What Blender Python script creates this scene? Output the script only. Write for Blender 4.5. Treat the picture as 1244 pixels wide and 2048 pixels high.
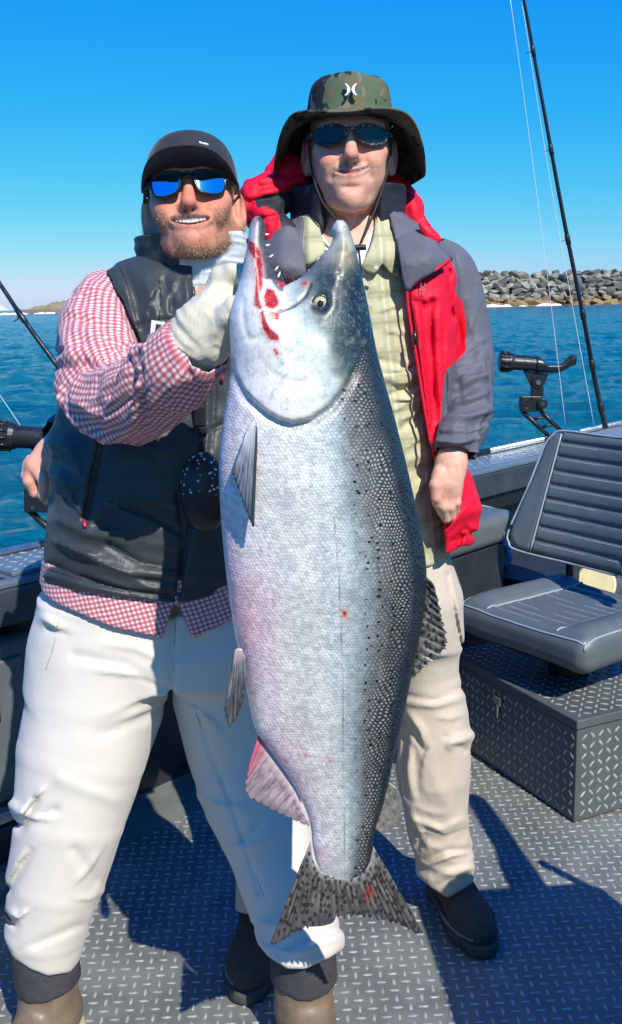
import bpy, bmesh, math, random
import numpy as np
from mathutils import Vector, Matrix

for o in list(bpy.data.objects):
    bpy.data.objects.remove(o)
scene = bpy.context.scene
COL = scene.collection
R = math.radians

# ------------------------------------------------------------------ camera
FPX = 2000.0          # focal length in photograph pixels (photograph 1244 x 2048)
CAMZ = 1.39
TH = math.atan(0.209)
RO = R(1.3)
_fw = np.array([0, math.cos(TH), -math.sin(TH)])
_u0 = np.array([0, math.sin(TH), math.cos(TH)])
_x0 = np.array([1.0, 0, 0])
_rt = _x0 * math.cos(RO) - _u0 * math.sin(RO)
_up = _x0 * math.sin(RO) + _u0 * math.cos(RO)
_C = np.array([0, 0, CAMZ])
cam = bpy.data.cameras.new('camera')
cam.sensor_fit = 'VERTICAL'
cam.sensor_height = 24.0
cam.lens = 24.0 * FPX / 2048.0
cam.clip_start = 0.05
cam.clip_end = 20000
camo = bpy.data.objects.new('camera', cam)
COL.objects.link(camo)
camo.matrix_world = Matrix(((_rt[0], _up[0], -_fw[0], 0), (_rt[1], _up[1], -_fw[1], 0), (_rt[2], _up[2], -_fw[2], CAMZ), (0, 0, 0, 1)))
scene.camera = camo

# ------------------------------------------------------------------ sky, sun, exposure
SUN = Vector((0.48, -1.0, 1.04)).normalized()     # towards the sun
world = bpy.data.worlds.new('World')
scene.world = world
world.use_nodes = True
wn = world.node_tree
wn.nodes.clear()
SKYS = 0.125
sky = wn.nodes.new('ShaderNodeTexSky')
sky.sky_type = 'NISHITA'
sky.sun_disc = False
sky.sun_elevation = math.asin(SUN.z)
sky.sun_rotation = math.atan2(SUN.x, SUN.y)
sky.altitude = 0
sky.air_density = 1.0
sky.dust_density = 0.25
sky.ozone_density = 2.6
sep = wn.nodes.new('ShaderNodeSeparateColor')
cmb = wn.nodes.new('ShaderNodeCombineColor')
wn.links.new(sky.outputs[0], sep.inputs[0])
for ch, (gain, gam) in enumerate(((0.43, 2.8), (0.60, 0.88), (0.80, 0.05))):     # vivid camera colours: one grade for the whole sky
    v = wn.nodes.new('ShaderNodeMath'); v.operation = 'MULTIPLY'; v.inputs[1].default_value = SKYS
    w_ = wn.nodes.new('ShaderNodeMath'); w_.operation = 'POWER'; w_.inputs[1].default_value = gam
    x_ = wn.nodes.new('ShaderNodeMath'); x_.operation = 'MULTIPLY'; x_.inputs[1].default_value = gain / SKYS
    y_ = wn.nodes.new('ShaderNodeMath'); y_.operation = 'MINIMUM'; y_.inputs[1].default_value = 1.0 / SKYS
    wn.links.new(sep.outputs[ch], v.inputs[0]); wn.links.new(v.outputs[0], w_.inputs[0]); wn.links.new(w_.outputs[0], x_.inputs[0])
    wn.links.new(x_.outputs[0], y_.inputs[0]); wn.links.new(y_.outputs[0], cmb.inputs[ch])
bg = wn.nodes.new('ShaderNodeBackground')
bg.inputs['Strength'].default_value = SKYS
wo = wn.nodes.new('ShaderNodeOutputWorld')
wn.links.new(cmb.outputs[0], bg.inputs['Color'])
wn.links.new(bg.outputs[0], wo.inputs[0])
sl = bpy.data.lights.new('sun', 'SUN')
sl.energy = 5.0
sl.angle = R(0.5)
sl.color = (1.0, 0.945, 0.85)
so = bpy.data.objects.new('sun', sl)
COL.objects.link(so)
so.rotation_euler = SUN.to_track_quat('Z', 'Y').to_euler()
scene.view_settings.view_transform = 'Standard'
scene.view_settings.look = 'None'
scene.view_settings.exposure = 0.22
scene.view_settings.gamma = 1.0
scene.view_settings.use_curve_mapping = False
scene.cycles.max_bounces = 6

# ------------------------------------------------------------------ measuring helpers
def ray(px, py):
    px = np.asarray(px, float); py = np.asarray(py, float)
    return _fw + ((px - 622) / FPX)[..., None] * _rt + ((1024 - py) / FPX)[..., None] * _up
def W(px, py, Y):                       # photograph pixel at world depth Y
    d = ray(px, py)
    return _C + d * (np.asarray(Y, float) / d[..., 1])[..., None]
def G(px, py, z):                       # photograph pixel at height z
    d = ray(px, py)
    return _C + d * ((z - CAMZ) / d[..., 2])[..., None]
def PJ(P):
    q = np.asarray(P, float) - _C
    z = q @ _fw
    return 622 + FPX * (q @ _rt) / z, 1024 - FPX * (q @ _up) / z
def WV(px, py, Y): return Vector(W(px, py, Y))
def pts(lst):                           # [(px,py,Y), ...] -> world points
    a = np.array(lst, float)
    return W(a[:, 0], a[:, 1], a[:, 2])

# ------------------------------------------------------------------ numpy noise
def _hash(i, j, k, s):
    h = (i * 374761393 + j * 668265263 + k * 2147483647 + s * 974634541) & 0xFFFFFFFF
    h = ((h ^ (h >> 13)) * 1274126177) & 0xFFFFFFFF
    h = (h ^ (h >> 16)) & 0xFFFF
    return h.astype(np.float32) / 32768.0 - 1.0
def vn(P, s=0):
    P = np.asarray(P)
    I = np.floor(P).astype(np.int64); f = (P - I).astype(np.float32); f = f * f * (3 - 2 * f)
    i, j, k = I[..., 0], I[..., 1], I[..., 2]
    fx, fy, fz = f[..., 0], f[..., 1], f[..., 2]
    def L(a, b, t): return a + (b - a) * t
    c = [[[_hash(i + a, j + b, k + d, s) for d in (0, 1)] for b in (0, 1)] for a in (0, 1)]
    return L(L(L(c[0][0][0], c[1][0][0], fx), L(c[0][1][0], c[1][1][0], fx), fy),
             L(L(c[0][0][1], c[1][0][1], fx), L(c[0][1][1], c[1][1][1], fx), fy), fz)
def fbm(P, o=3, s=0):
    t = 0; a = 1.0
    for q in range(o):
        t = t + a * vn(P * (2.0 ** q) + q * 17.3, s + q); a *= .5
    return t
def ridge(P, o=2, s=0):                  # sharp crests, cloth folds
    t = 0; a = 1.0
    for q in range(o):
        t = t + a * (1 - 2 * np.abs(vn(P * (2.0 ** q) + q * 9.1, s + q))); a *= .45
    return t
def sm(a, b, x):
    t = np.clip((x - a) / (b - a), 0, 1)
    return t * t * (3 - 2 * t)
def A3(*v): return np.array(v, np.float32)

# ------------------------------------------------------------------ signed distance shapes
def s_ell(P, c, r):
    q = (P - A3(*c)) / A3(*r)
    k0 = np.sqrt((q * q).sum(-1)) + 1e-9
    q2 = q / A3(*r)
    k1 = np.sqrt((q2 * q2).sum(-1)) + 1e-9
    return k0 * (k0 - 1) / k1
def s_sph(P, c, r): return np.sqrt(((P - A3(*c)) ** 2).sum(-1)) - r
def s_cone(P, a, b, ra, rb):
    a = np.asarray(a, np.float32); b = np.asarray(b, np.float32)
    ba = b - a; h = np.clip(((P - a) @ ba) / (ba @ ba + 1e-12), 0, 1)
    return np.sqrt(((P - a - h[:, None] * ba) ** 2).sum(-1)) - (ra + (rb - ra) * h)
def su(a, b, k):                         # smooth union
    h = np.clip(.5 + .5 * (b - a) / k, 0, 1)
    return b + (a - b) * h - k * h * (1 - h)
def ss(a, b, k):                         # a minus b, smooth
    h = np.clip(.5 - .5 * (b + a) / k, 0, 1)
    return a + (-b - a) * h + k * h * (1 - h)
def s_chain(P, ps, rs, k=0.0):
    d = None
    for i in range(len(ps) - 1):
        e = s_cone(P, ps[i], ps[i + 1], rs[i], rs[i + 1])
        d = e if d is None else (su(d, e, k) if k else np.minimum(d, e))
    return d
def s_box(P, c, hs_, r, M=None):
    q = P - A3(*c)
    if M is not None: q = q @ np.array(M, np.float32)
    q = np.abs(q) - (A3(*hs_) - r)
    return np.sqrt((np.maximum(q, 0) ** 2).sum(-1)) + np.minimum(q.max(-1), 0) - r
def s_stack(P, st, e=2.0):               # stack of ellipses: rows z, cx, cy, a, b
    st = np.array(sorted(st)); z = P[:, 2]
    g = [np.interp(z, st[:, 0], st[:, i]) for i in (1, 2, 3, 4)]
    q = (np.abs((P[:, 0] - g[0]) / g[2]) ** e + np.abs((P[:, 1] - g[1]) / g[3]) ** e) ** (1 / e)
    d = (q - 1) * np.minimum(g[2], g[3])
    return np.maximum(d, np.maximum(st[0, 0] - z, z - st[-1, 0]))
def seg2(px, py, poly):                  # 2D distance to an open polyline
    d = np.full(np.shape(px), 1e9)
    for (x0, y0), (x1, y1) in zip(poly[:-1], poly[1:]):
        dx, dy = x1 - x0, y1 - y0
        t = np.clip(((px - x0) * dx + (py - y0) * dy) / (dx * dx + dy * dy + 1e-9), 0, 1)
        d = np.minimum(d, np.hypot(px - x0 - t * dx, py - y0 - t * dy))
    return d
def inpoly(px, py, poly):
    ins = np.zeros(np.shape(px), bool)
    n = len(poly)
    for i in range(n):
        x0, y0 = poly[i]; x1, y1 = poly[(i + 1) % n]
        c = ((y0 > py) != (y1 > py))
        with np.errstate(divide='ignore', invalid='ignore'):
            xi = (x1 - x0) * (py - y0) / ((y1 - y0) if y1 != y0 else 1e-9) + x0
        ins ^= c & (px < xi)
    return ins
def sdpoly(px, py, poly):                # positive inside
    d = seg2(px, py, list(poly) + [poly[0]])
    return np.where(inpoly(px, py, poly), d, -d)
def spline(p, n=12, closed=False):       # Catmull-Rom through points (any dimension)
    p = [np.array(q, float) for q in p]
    if closed: q = [p[-1]] + p + [p[0], p[1]]
    else: q = [2 * p[0] - p[1]] + p + [2 * p[-1] - p[-2]]
    out = []
    for i in range(1, len(q) - 2):
        for j in range(n):
            t = j / n
            out.append(.5 * (2 * q[i] + (q[i + 1] - q[i - 1]) * t + (2 * q[i - 1] - 5 * q[i] + 4 * q[i + 1] - q[i + 2]) * t * t
                             + (3 * q[i] - q[i - 1] - 3 * q[i + 1] + q[i + 2]) * t ** 3))
    if not closed: out.append(p[-1])
    return np.array(out)
def creases(P, segs):                    # soft folds placed where the photograph shows them: (polyline px, width px, height m)
    PX, PY = PJ(P)
    out = np.zeros(len(P))
    for poly, w, h in segs:
        a = np.array(poly, float); e_ = w * 2.6
        I = np.nonzero((PX > a[:, 0].min() - e_) & (PX < a[:, 0].max() + e_) & (PY > a[:, 1].min() - e_) & (PY < a[:, 1].max() + e_))[0]
        if len(I): out[I] += h * np.exp(-(seg2(PX[I], PY[I], poly) / w) ** 2)
    return out

def folds(P, segs):                      # overlapping cloth folds: a soft rise that drops sharply on the left of the line
    PX, PY = PJ(P)
    out = np.zeros(len(P))
    for poly, h, run in segs:
        a = np.array(poly, float); e_ = run * 2.6 + 8
        I = np.nonzero((PX > a[:, 0].min() - e_) & (PX < a[:, 0].max() + e_) & (PY > a[:, 1].min() - e_) & (PY < a[:, 1].max() + e_))[0]
        if not len(I): continue
        px, py = PX[I], PY[I]
        best = np.full(len(I), 1e9); sg = np.zeros(len(I)); along = np.zeros(len(I)); n = len(poly) - 1
        for i, ((x0, y0), (x1, y1)) in enumerate(zip(poly[:-1], poly[1:])):
            dx, dy = x1 - x0, y1 - y0
            t = np.clip(((px - x0) * dx + (py - y0) * dy) / (dx * dx + dy * dy + 1e-9), 0, 1)
            ex, ey = px - x0 - t * dx, py - y0 - t * dy
            d = np.hypot(ex, ey); k = d < best
            best = np.where(k, d, best); sg = np.where(k, np.sign(dx * ey - dy * ex), sg); along = np.where(k, (i + t) / n, along)
        s = best * sg
        end = np.clip(np.sin(np.pi * np.clip(along, 0.02, .98)), 0, 1) ** .6 * np.exp(-(np.maximum(best - run * 2.5, 0) / 4) ** 2)
        out[I] += h * end * np.where(s > 0, np.exp(-(s / run) ** 2), np.exp(-(s / 2.2) ** 2))
    return out

def mesh_sdf(fn, lo, hi, h):
    """surface nets over fn; a coarse pass finds the blocks worth sampling"""
    lo = np.array(lo, np.float32); hi = np.array(hi, np.float32)
    B = 4
    nb = np.ceil((hi - lo) / (h * B)).astype(int) + 1
    n = nb * B
    ax = [lo[i] + h * B * (np.arange(nb[i]) + .375) for i in range(3)]
    Cg = np.stack(np.meshgrid(*ax, indexing='ij'), -1).reshape(-1, 3).astype(np.float32)
    Fc = fn(Cg).reshape(nb).astype(np.float32)
    act = np.abs(Fc) < h * B * 2.2
    F = np.repeat(np.repeat(np.repeat(Fc, B, 0), B, 1), B, 2)
    m = np.repeat(np.repeat(np.repeat(act, B, 0), B, 1), B, 2)
    ids = np.argwhere(m)
    for c in range(0, len(ids), 400000):
        q = ids[c:c + 400000]
        F[q[:, 0], q[:, 1], q[:, 2]] = fn((lo + h * q).astype(np.float32))
    F[F == 0] = 1e-7
    S = F < 0
    c8 = sum(S[a:n[0] - 1 + a, b:n[1] - 1 + b, c:n[2] - 1 + c].astype(np.int8) for a in (0, 1) for b in (0, 1) for c in (0, 1))
    ac = (c8 > 0) & (c8 < 8)
    ids = np.argwhere(ac)
    idx = np.full(ac.shape, -1, np.int64); idx[ac] = np.arange(len(ids))
    acc = np.zeros((len(ids), 3)); cnt = np.zeros(len(ids))
    cor = [(a, b, c) for a in (0, 1) for b in (0, 1) for c in (0, 1)]
    for a in cor:
        for b in cor:
            if sum(abs(a[i] - b[i]) for i in range(3)) == 1 and a < b:
                fa = F[ids[:, 0] + a[0], ids[:, 1] + a[1], ids[:, 2] + a[2]]
                fb = F[ids[:, 0] + b[0], ids[:, 1] + b[1], ids[:, 2] + b[2]]
                cr = (fa < 0) != (fb < 0)
                t = np.where(cr, fa / np.where(cr, fa - fb, 1), 0)
                p = np.array(a) + t[:, None] * (np.array(b) - np.array(a))
                acc += np.where(cr[:, None], p, 0); cnt += cr
    V = lo + h * (ids + acc / cnt[:, None])
    Q = []
    for axx in range(3):
        o = [i for i in range(3) if i != axx]
        s0 = [slice(None)] * 3; s1 = [slice(None)] * 3
        s0[axx] = slice(0, -1); s1[axx] = slice(1, None)
        e = np.argwhere(S[tuple(s0)] != S[tuple(s1)])
        ok = (e[:, o[0]] >= 1) & (e[:, o[1]] >= 1) & (e[:, o[0]] < n[o[0]] - 1) & (e[:, o[1]] < n[o[1]] - 1)
        e = e[ok]
        def cell(du, dv):
            q = e.copy(); q[:, o[0]] += du; q[:, o[1]] += dv
            return idx[q[:, 0], q[:, 1], q[:, 2]]
        f = np.stack([cell(-1, -1), cell(0, -1), cell(0, 0), cell(-1, 0)], 1)
        flip = S[e[:, 0], e[:, 1], e[:, 2]]
        if axx == 1: flip = ~flip
        f[~flip] = f[~flip][:, ::-1]
        Q.append(f)
    Q = np.concatenate(Q)
    Q = Q[(Q >= 0).all(1)]
    return V, Q

# ------------------------------------------------------------------ meshes and objects
def mkmesh(name, V, F, smooth=True, attrs=None, cols=None):
    me = bpy.data.meshes.new(name)
    V = np.asarray(V, np.float32)
    if isinstance(F, np.ndarray):
        k = F.shape[1]
        me.vertices.add(len(V)); me.vertices.foreach_set('co', V.ravel())
        me.loops.add(F.size); me.loops.foreach_set('vertex_index', F.ravel().astype(np.int32))
        me.polygons.add(len(F))
        me.polygons.foreach_set('loop_start', np.arange(0, F.size, k, dtype=np.int32))
        me.update(calc_edges=True)
    else:
        me.from_pydata([tuple(v) for v in V.tolist()], [], [tuple(f) for f in F])
        me.update()
    me.validate()
    me.polygons.foreach_set('use_smooth', np.full(len(me.polygons), smooth))
    for n, a in (attrs or {}).items():
        a = np.asarray(a, np.float32)
        if a.ndim == 1:
            t = me.attributes.new(n, 'FLOAT', 'POINT'); t.data.foreach_set('value', a)
        else:
            t = me.attributes.new(n, 'FLOAT_VECTOR', 'POINT'); t.data.foreach_set('vector', a.ravel())
    for n, a in (cols or {}).items():
        a = np.asarray(a, np.float32)
        a = np.concatenate([a, np.ones((len(a), 1), np.float32)], 1)
        t = me.attributes.new(n, 'FLOAT_COLOR', 'POINT'); t.data.foreach_set('color', a.ravel())
    return me
def obj(name, me, m, parent=None, label=None, kind=None):
    o = bpy.data.objects.new(name, me)
    COL.objects.link(o)
    if m is not None:
        me.materials.clear(); me.materials.append(m)
    if parent is not None: o.parent = parent
    if label: o['label'] = label
    if kind: o['kind'] = kind
    return o
def thing(name, label, cat, loc=(0, 0, 0), group=None):
    o = bpy.data.objects.new(name, None)
    COL.objects.link(o)
    o['label'] = label; o['category'] = cat
    if group: o['group'] = group
    return o
def sobj(name, fn, lo, hi, h, m, parent, attrs=None, cols=None, M=None, label=None):
    V, Q = mesh_sdf(fn, lo, hi, h)
    at = {k: f(V) for k, f in (attrs or {}).items()}
    co = {k: f(V) for k, f in (cols or {}).items()}
    if M is not None: V = V @ np.array(M.to_3x3()).T + np.array(M.translation)
    return obj(name, mkmesh(name, V, Q, True, at, co), m, parent, label)
class MB:                                # collects simple solids into one mesh
    def __init__(s): s.v = []; s.f = []
    def add(s, v, f):
        n = len(s.v); s.v += [tuple(map(float, q)) for q in v]; s.f += [tuple(i + n for i in q) for q in f]; return s
    def hexa(s, b, t):                   # bottom 4, top 4
        return s.add(list(b) + list(t), [(3, 2, 1, 0), (4, 5, 6, 7), (0, 1, 5, 4), (1, 2, 6, 5), (2, 3, 7, 6), (3, 0, 4, 7)])
    def box(s, c, ex, ey, ez):           # centre + half axis vectors
        c = np.array(c, float); ex = np.array(ex, float); ey = np.array(ey, float); ez = np.array(ez, float)
        q = [c - ex - ey, c + ex - ey, c + ex + ey, c - ex + ey]
        return s.hexa([p - ez for p in q], [p + ez for p in q])
    def tube(s, ps, r, n=10, cap=True):
        ps = np.array(ps, float); r = np.broadcast_to(np.array(r, float), (len(ps),))
        T = np.gradient(ps, axis=0); T /= np.linalg.norm(T, axis=1)[:, None] + 1e-12
        u = np.cross(T[0], [0.3, 0.2, 0.93]); u /= np.linalg.norm(u) + 1e-12
        V = []
        for i in range(len(ps)):
            u = u - T[i] * (u @ T[i]); u /= np.linalg.norm(u) + 1e-12
            w = np.cross(T[i], u)
            for j in range(n):
                a = 2 * math.pi * j / n
                V.append(ps[i] + r[i] * (math.cos(a) * u + math.sin(a) * w))
        Fs = [(i * n + j, i * n + (j + 1) % n, (i + 1) * n + (j + 1) % n, (i + 1) * n + j) for i in range(len(ps) - 1) for j in range(n)]
        if cap: Fs += [tuple(range(n))[::-1], tuple((len(ps) - 1) * n + j for j in range(n))]
        return s.add(V, Fs)
    def grid(s, A, closed_u=False):      # A (n,m,3)
        n, m = A.shape[:2]
        Fs = []
        for i in range(n - 1 + (1 if closed_u else 0)):
            for j in range(m - 1):
                Fs.append((i * m + j, ((i + 1) % n) * m + j, ((i + 1) % n) * m + j + 1, i * m + j + 1))
        return s.add(A.reshape(-1, 3), Fs)
    def mesh(s, name, smooth=False): return mkmesh(name, np.array(s.v), s.f, smooth)
    def build(s, name, m, parent=None, smooth=False, bevel=0, seg=2, solid=0, offs=0, sub=0, label=None, kind=None):
        o = obj(name, s.mesh(name, smooth or bevel > 0), m, parent, label, kind)
        if sub:
            q = o.modifiers.new('sub', 'SUBSURF'); q.levels = q.render_levels = sub
        if solid:
            q = o.modifiers.new('solid', 'SOLIDIFY'); q.thickness = solid; q.offset = offs
        if bevel:
            q = o.modifiers.new('bevel', 'BEVEL'); q.width = bevel; q.segments = seg; q.limit_method = 'ANGLE'; q.angle_limit = R(35)
            q.harden_normals = False
            me = o.data; me.polygons.foreach_set('use_smooth', np.full(len(me.polygons), True))
            w = o.modifiers.new('wn', 'WEIGHTED_NORMAL'); w.keep_sharp = True
        return o
def loft(ps, a, b, n=64, up=(0, 0, 1), disp=None, cap=True):
    """tube with elliptic rings; returns V, F, (u along in m, v around in m, angle)"""
    ps = np.array(ps, float)
    k = len(ps)
    T = np.gradient(ps, axis=0); T /= np.linalg.norm(T, axis=1)[:, None]
    u = np.array(up, float)
    L = np.concatenate([[0], np.cumsum(np.linalg.norm(np.diff(ps, axis=0), axis=1))])
    ph = 2 * np.pi * np.arange(n) / n
    V = np.zeros((k, n, 3)); Nn = np.zeros((k, n, 3))
    for i in range(k):
        u = u - T[i] * (u @ T[i]); u /= np.linalg.norm(u)
        w = np.cross(T[i], u)
        d = np.cos(ph)[:, None] * u * a[i] + np.sin(ph)[:, None] * w * b[i]
        V[i] = ps[i] + d
        Nn[i] = d / np.linalg.norm(d, axis=1)[:, None]
    S, PHI = np.meshgrid(L, ph, indexing='ij')
    if disp is not None: V = V + Nn * disp(S, PHI, V)[..., None]
    i, j = np.meshgrid(np.arange(k - 1), np.arange(n), indexing='ij')
    F = np.stack([i * n + j, i * n + (j + 1) % n, (i + 1) * n + (j + 1) % n, (i + 1) * n + j], -1).reshape(-1, 4)
    ra = np.sqrt(np.array(a) * np.array(b)).mean()
    return V.reshape(-1, 3), F, S.ravel(), (np.where(PHI > np.pi, PHI - 2 * np.pi, PHI) * ra).ravel(), PHI.ravel()

# ------------------------------------------------------------------ material helper
def NN(nt, t, props=None, **ins):
    n = nt.nodes.new(t)
    for k, v in (props or {}).items(): setattr(n, k, v)
    for k, v in ins.items():
        key = k.replace('_', ' ')
        s = n.inputs[int(key[1:])] if key[0] == 'i' and key[1:].isdigit() else n.inputs[key]
        if isinstance(v, bpy.types.NodeSocket): nt.links.new(v, s)
        else:
            try: s.default_value = v
            except Exception: s.default_value = (*v, 1.0)
    return n
def MATH(nt, op, a, b=0.0, c=0.0, clamp=False):
    n = NN(nt, 'ShaderNodeMath', {'operation': op, 'use_clamp': clamp}, i0=a, i1=b)
    if isinstance(c, bpy.types.NodeSocket) or c: NN_set(nt, n, 2, c)
    return n.outputs[0]
def NN_set(nt, n, i, v):
    if isinstance(v, bpy.types.NodeSocket): nt.links.new(v, n.inputs[i])
    else: n.inputs[i].default_value = v
def MIX(nt, f, a, b, bt='MIX'):
    n = nt.nodes.new('ShaderNodeMix'); n.data_type = 'RGBA'; n.blend_type = bt
    for i, v in ((0, f), (6, a), (7, b)):
        if isinstance(v, bpy.types.NodeSocket): nt.links.new(v, n.inputs[i])
        elif i == 0: n.inputs[0].default_value = v
        else: n.inputs[i].default_value = (*v[:3], 1)
    return n.outputs[2]
def RAMP(nt, f, stops, interp='LINEAR'):
    n = nt.nodes.new('ShaderNodeValToRGB'); n.color_ramp.interpolation = interp
    e = n.color_ramp.elements
    while len(e) < len(stops): e.new(0.5)
    for q, (p, c) in zip(e, stops):
        q.position = p; q.color = (*c, 1) if len(c) == 3 else c
    nt.links.new(f, n.inputs[0])
    return n.outputs[0]
def ATT(nt, name, out='Fac'):
    n = nt.nodes.new('ShaderNodeAttribute'); n.attribute_name = name
    return n.outputs[out]
def newmat(name):
    m = bpy.data.materials.new(name); m.use_nodes = True
    nt = m.node_tree; nt.nodes.clear()
    o = nt.nodes.new('ShaderNodeOutputMaterial')
    b = nt.nodes.new('ShaderNodeBsdfPrincipled')
    nt.links.new(b.outputs[0], o.inputs[0])
    return m, nt, b
def setb(nt, b, **k):
    names = dict(col='Base Color', rough='Roughness', metal='Metallic', spec='Specular IOR Level', sss='Subsurface Weight', coat='Coat Weight',
                 coatr='Coat Roughness', sheen='Sheen Weight', trans='Transmission Weight', ior='IOR', nrm='Normal', alpha='Alpha', aniso='Anisotropic')
    for q, v in k.items():
        s = b.inputs[names[q]]
        if isinstance(v, bpy.types.NodeSocket): nt.links.new(v, s)
        elif q == 'col': s.default_value = (*v[:3], 1)
        else: s.default_value = v
def simple(name, col, rough=0.5, metal=0, var=0.12, vs=40, bump=0.0, bs=300, spec=0.5, coat=0, sheen=0, rv=0.1, wear=None):
    m, nt, b = newmat(name)
    tc = nt.nodes.new('ShaderNodeTexCoord').outputs['Object']
    n1 = NN(nt, 'ShaderNodeTexNoise', Vector=tc, Scale=vs, Detail=5.0, Roughness=.6).outputs[0]
    f = NN(nt, 'ShaderNodeMapRange', Value=n1, From_Min=.3, From_Max=.7, To_Min=1 - var, To_Max=1 + var).outputs[0]
    c = MIX(nt, 1.0, col, f, 'MULTIPLY')
    if wear:
        n3 = NN(nt, 'ShaderNodeTexNoise', Vector=tc, Scale=wear[1], Detail=7.0, Roughness=.7).outputs[0]
        w = NN(nt, 'ShaderNodeMapRange', Value=n3, From_Min=wear[2], From_Max=wear[2] + .08).outputs[0]
        c = MIX(nt, w, c, wear[0])
    r = NN(nt, 'ShaderNodeMapRange', Value=n1, From_Min=.3, From_Max=.7, To_Min=max(rough - rv, .02), To_Max=min(rough + rv, 1)).outputs[0]
    setb(nt, b, col=c, rough=r, metal=metal, spec=spec, coat=coat, sheen=sheen)
    if bump:
        n2 = NN(nt, 'ShaderNodeTexNoise', Vector=tc, Scale=bs, Detail=3.0).outputs[0]
        setb(nt, b, nrm=NN(nt, 'ShaderNodeBump', Strength=1.0, Distance=bump, Height=n2).outputs[0])
    return m
# ================================================================== MATERIALS OF THE PLACE
M_deck = simple('deck_paint', (0.150, 0.160, 0.142), .5, var=.28, vs=6, bump=.0006, bs=120, wear=((.34, .38, .39), 14, .66))
M_lug = simple('tread_lug', (0.34, 0.375, 0.365), .36, metal=.15, var=.35, vs=60)
M_boxp = simple('box_plate', (0.085, 0.097, 0.097), .40, var=.14, vs=14, bump=.0004, bs=150)
M_black = simple('black_plastic', (0.012, 0.013, 0.015), .33, var=.2, vs=50, bump=.0004, bs=400)
M_dark = simple('dark_panel', (0.022, 0.026, 0.031), .45, var=.25, vs=8, bump=.0006, bs=90, wear=((.06, .065, .07), 30, .69))
M_fascia = simple('fascia', (0.035, 0.047, 0.058), .38, var=.25, vs=7, wear=((.22, .24, .25), 40, .66))
M_gun = simple('gunwale_paint', (0.13, 0.175, 0.21), .33, var=.12, vs=10, metal=.2)
M_alu = simple('aluminium', (0.62, 0.63, 0.62), .30, metal=.9, var=.12, vs=60, rv=.12)
M_chrome = simple('steel', (0.75, 0.75, 0.74), .15, metal=1.0, var=.1, vs=60)
M_vinyl = simple('grey_vinyl', (0.100, 0.120, 0.126), .45, var=.06, vs=25, bump=.0007, bs=520, spec=.5)
M_pipe = simple('piping', (0.30, 0.35, 0.37), .38, var=.08)
M_stitch = simple('stitch', (0.62, 0.66, 0.66), .7, var=.15)
M_pocket = simple('grey_plastic', (0.095, 0.115, 0.12), .5, var=.10, vs=18, bump=.0005, bs=260, wear=((.28, .30, .30), 55, .72))
M_line = simple('nylon_line', (0.75, 0.78, 0.78), .3, var=.05)
M_cream = simple('cream_lid', (0.78, 0.68, 0.38), .5, var=.12, vs=14)
M_blue = simple('blue_cloth', (0.13, 0.20, 0.42), .8, var=.3, vs=30, bump=.002, bs=60)

# ================================================================== WATER
def water():
    rng = np.concatenate([np.geomspace(2.2, 400, 430), np.geomspace(420, 15000, 24)])
    an = np.concatenate([np.linspace(-180, -26, 60)[:-1], np.linspace(-26, 26, 470), np.linspace(26, 180, 60)[1:]])
    A, Rr = np.meshgrid(np.radians(an), rng, indexing='ij')
    x = Rr * np.sin(A); y = Rr * np.cos(A)
    P = np.stack([x, y, np.zeros_like(x)], -1).reshape(-1, 3)
    r = np.hypot(P[:, 0], P[:, 1])
    c, s = math.cos(.5), math.sin(.5)
    q = np.stack([P[:, 0] * c + P[:, 1] * s, -P[:, 0] * s + P[:, 1] * c, np.zeros(len(P))], 1)
    wq = q + .5 * np.stack([vn(q * .6, 3), vn(q * .6, 4), 0 * r], 1)
    h = .055 * ridge(wq * np.array([.55, .95, 1]), 2, 11) + .035 * ridge(wq * np.array([1.5, 2.3, 1]), 2, 21) + .09 * vn(q * .13, 31)
    h = h * (1 - sm(90, 380, r)) + .02 * vn(q * .05, 7) * (1 - sm(300, 400, r))
    V = P.copy(); V[:, 2] = -.5 + h
    n, m = len(an), len(rng)
    i, j = np.meshgrid(np.arange(n - 1), np.arange(m - 1), indexing='ij')
    F = np.stack([i * m + j, i * m + j + 1, (i + 1) * m + j + 1, (i + 1) * m + j], -1).reshape(-1, 4)[:, ::-1]
    mt, nt, b = newmat('sea_water')
    geo = nt.nodes.new('ShaderNodeNewGeometry').outputs['Position']
    mp = NN(nt, 'ShaderNodeMapping', Vector=geo); mp.inputs['Rotation'].default_value = (0, 0, -.5); mp.inputs['Scale'].default_value = (1, 1.7, 1)
    n1 = NN(nt, 'ShaderNodeTexNoise', Vector=mp.outputs[0], Scale=3.4, Detail=6.0, Roughness=.66, Distortion=.5).outputs[0]
    n2 = NN(nt, 'ShaderNodeTexNoise', Vector=mp.outputs[0], Scale=.28, Detail=3.0).outputs[0]
    n3 = NN(nt, 'ShaderNodeTexNoise', Vector=mp.outputs[0], Scale=.035, Detail=4.0).outputs[0]
    hh = MATH(nt, 'ADD', MATH(nt, 'MULTIPLY', n1, .24), MATH(nt, 'ADD', MATH(nt, 'MULTIPLY', n2, .5), MATH(nt, 'MULTIPLY', n3, 2.2)))
    col = MIX(nt, NN(nt, 'ShaderNodeMapRange', Value=n2, From_Min=.35, From_Max=.65).outputs[0], (0.0, .090, .160), (0.0, .146, .212))
    setb(nt, b, col=col, rough=.13, ior=1.27, spec=.5, nrm=NN(nt, 'ShaderNodeBump', Strength=1.0, Distance=.8, Height=hh).outputs[0])
    o = obj('water', mkmesh('water', V, F), mt, kind='structure')
    return o
water()

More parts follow.
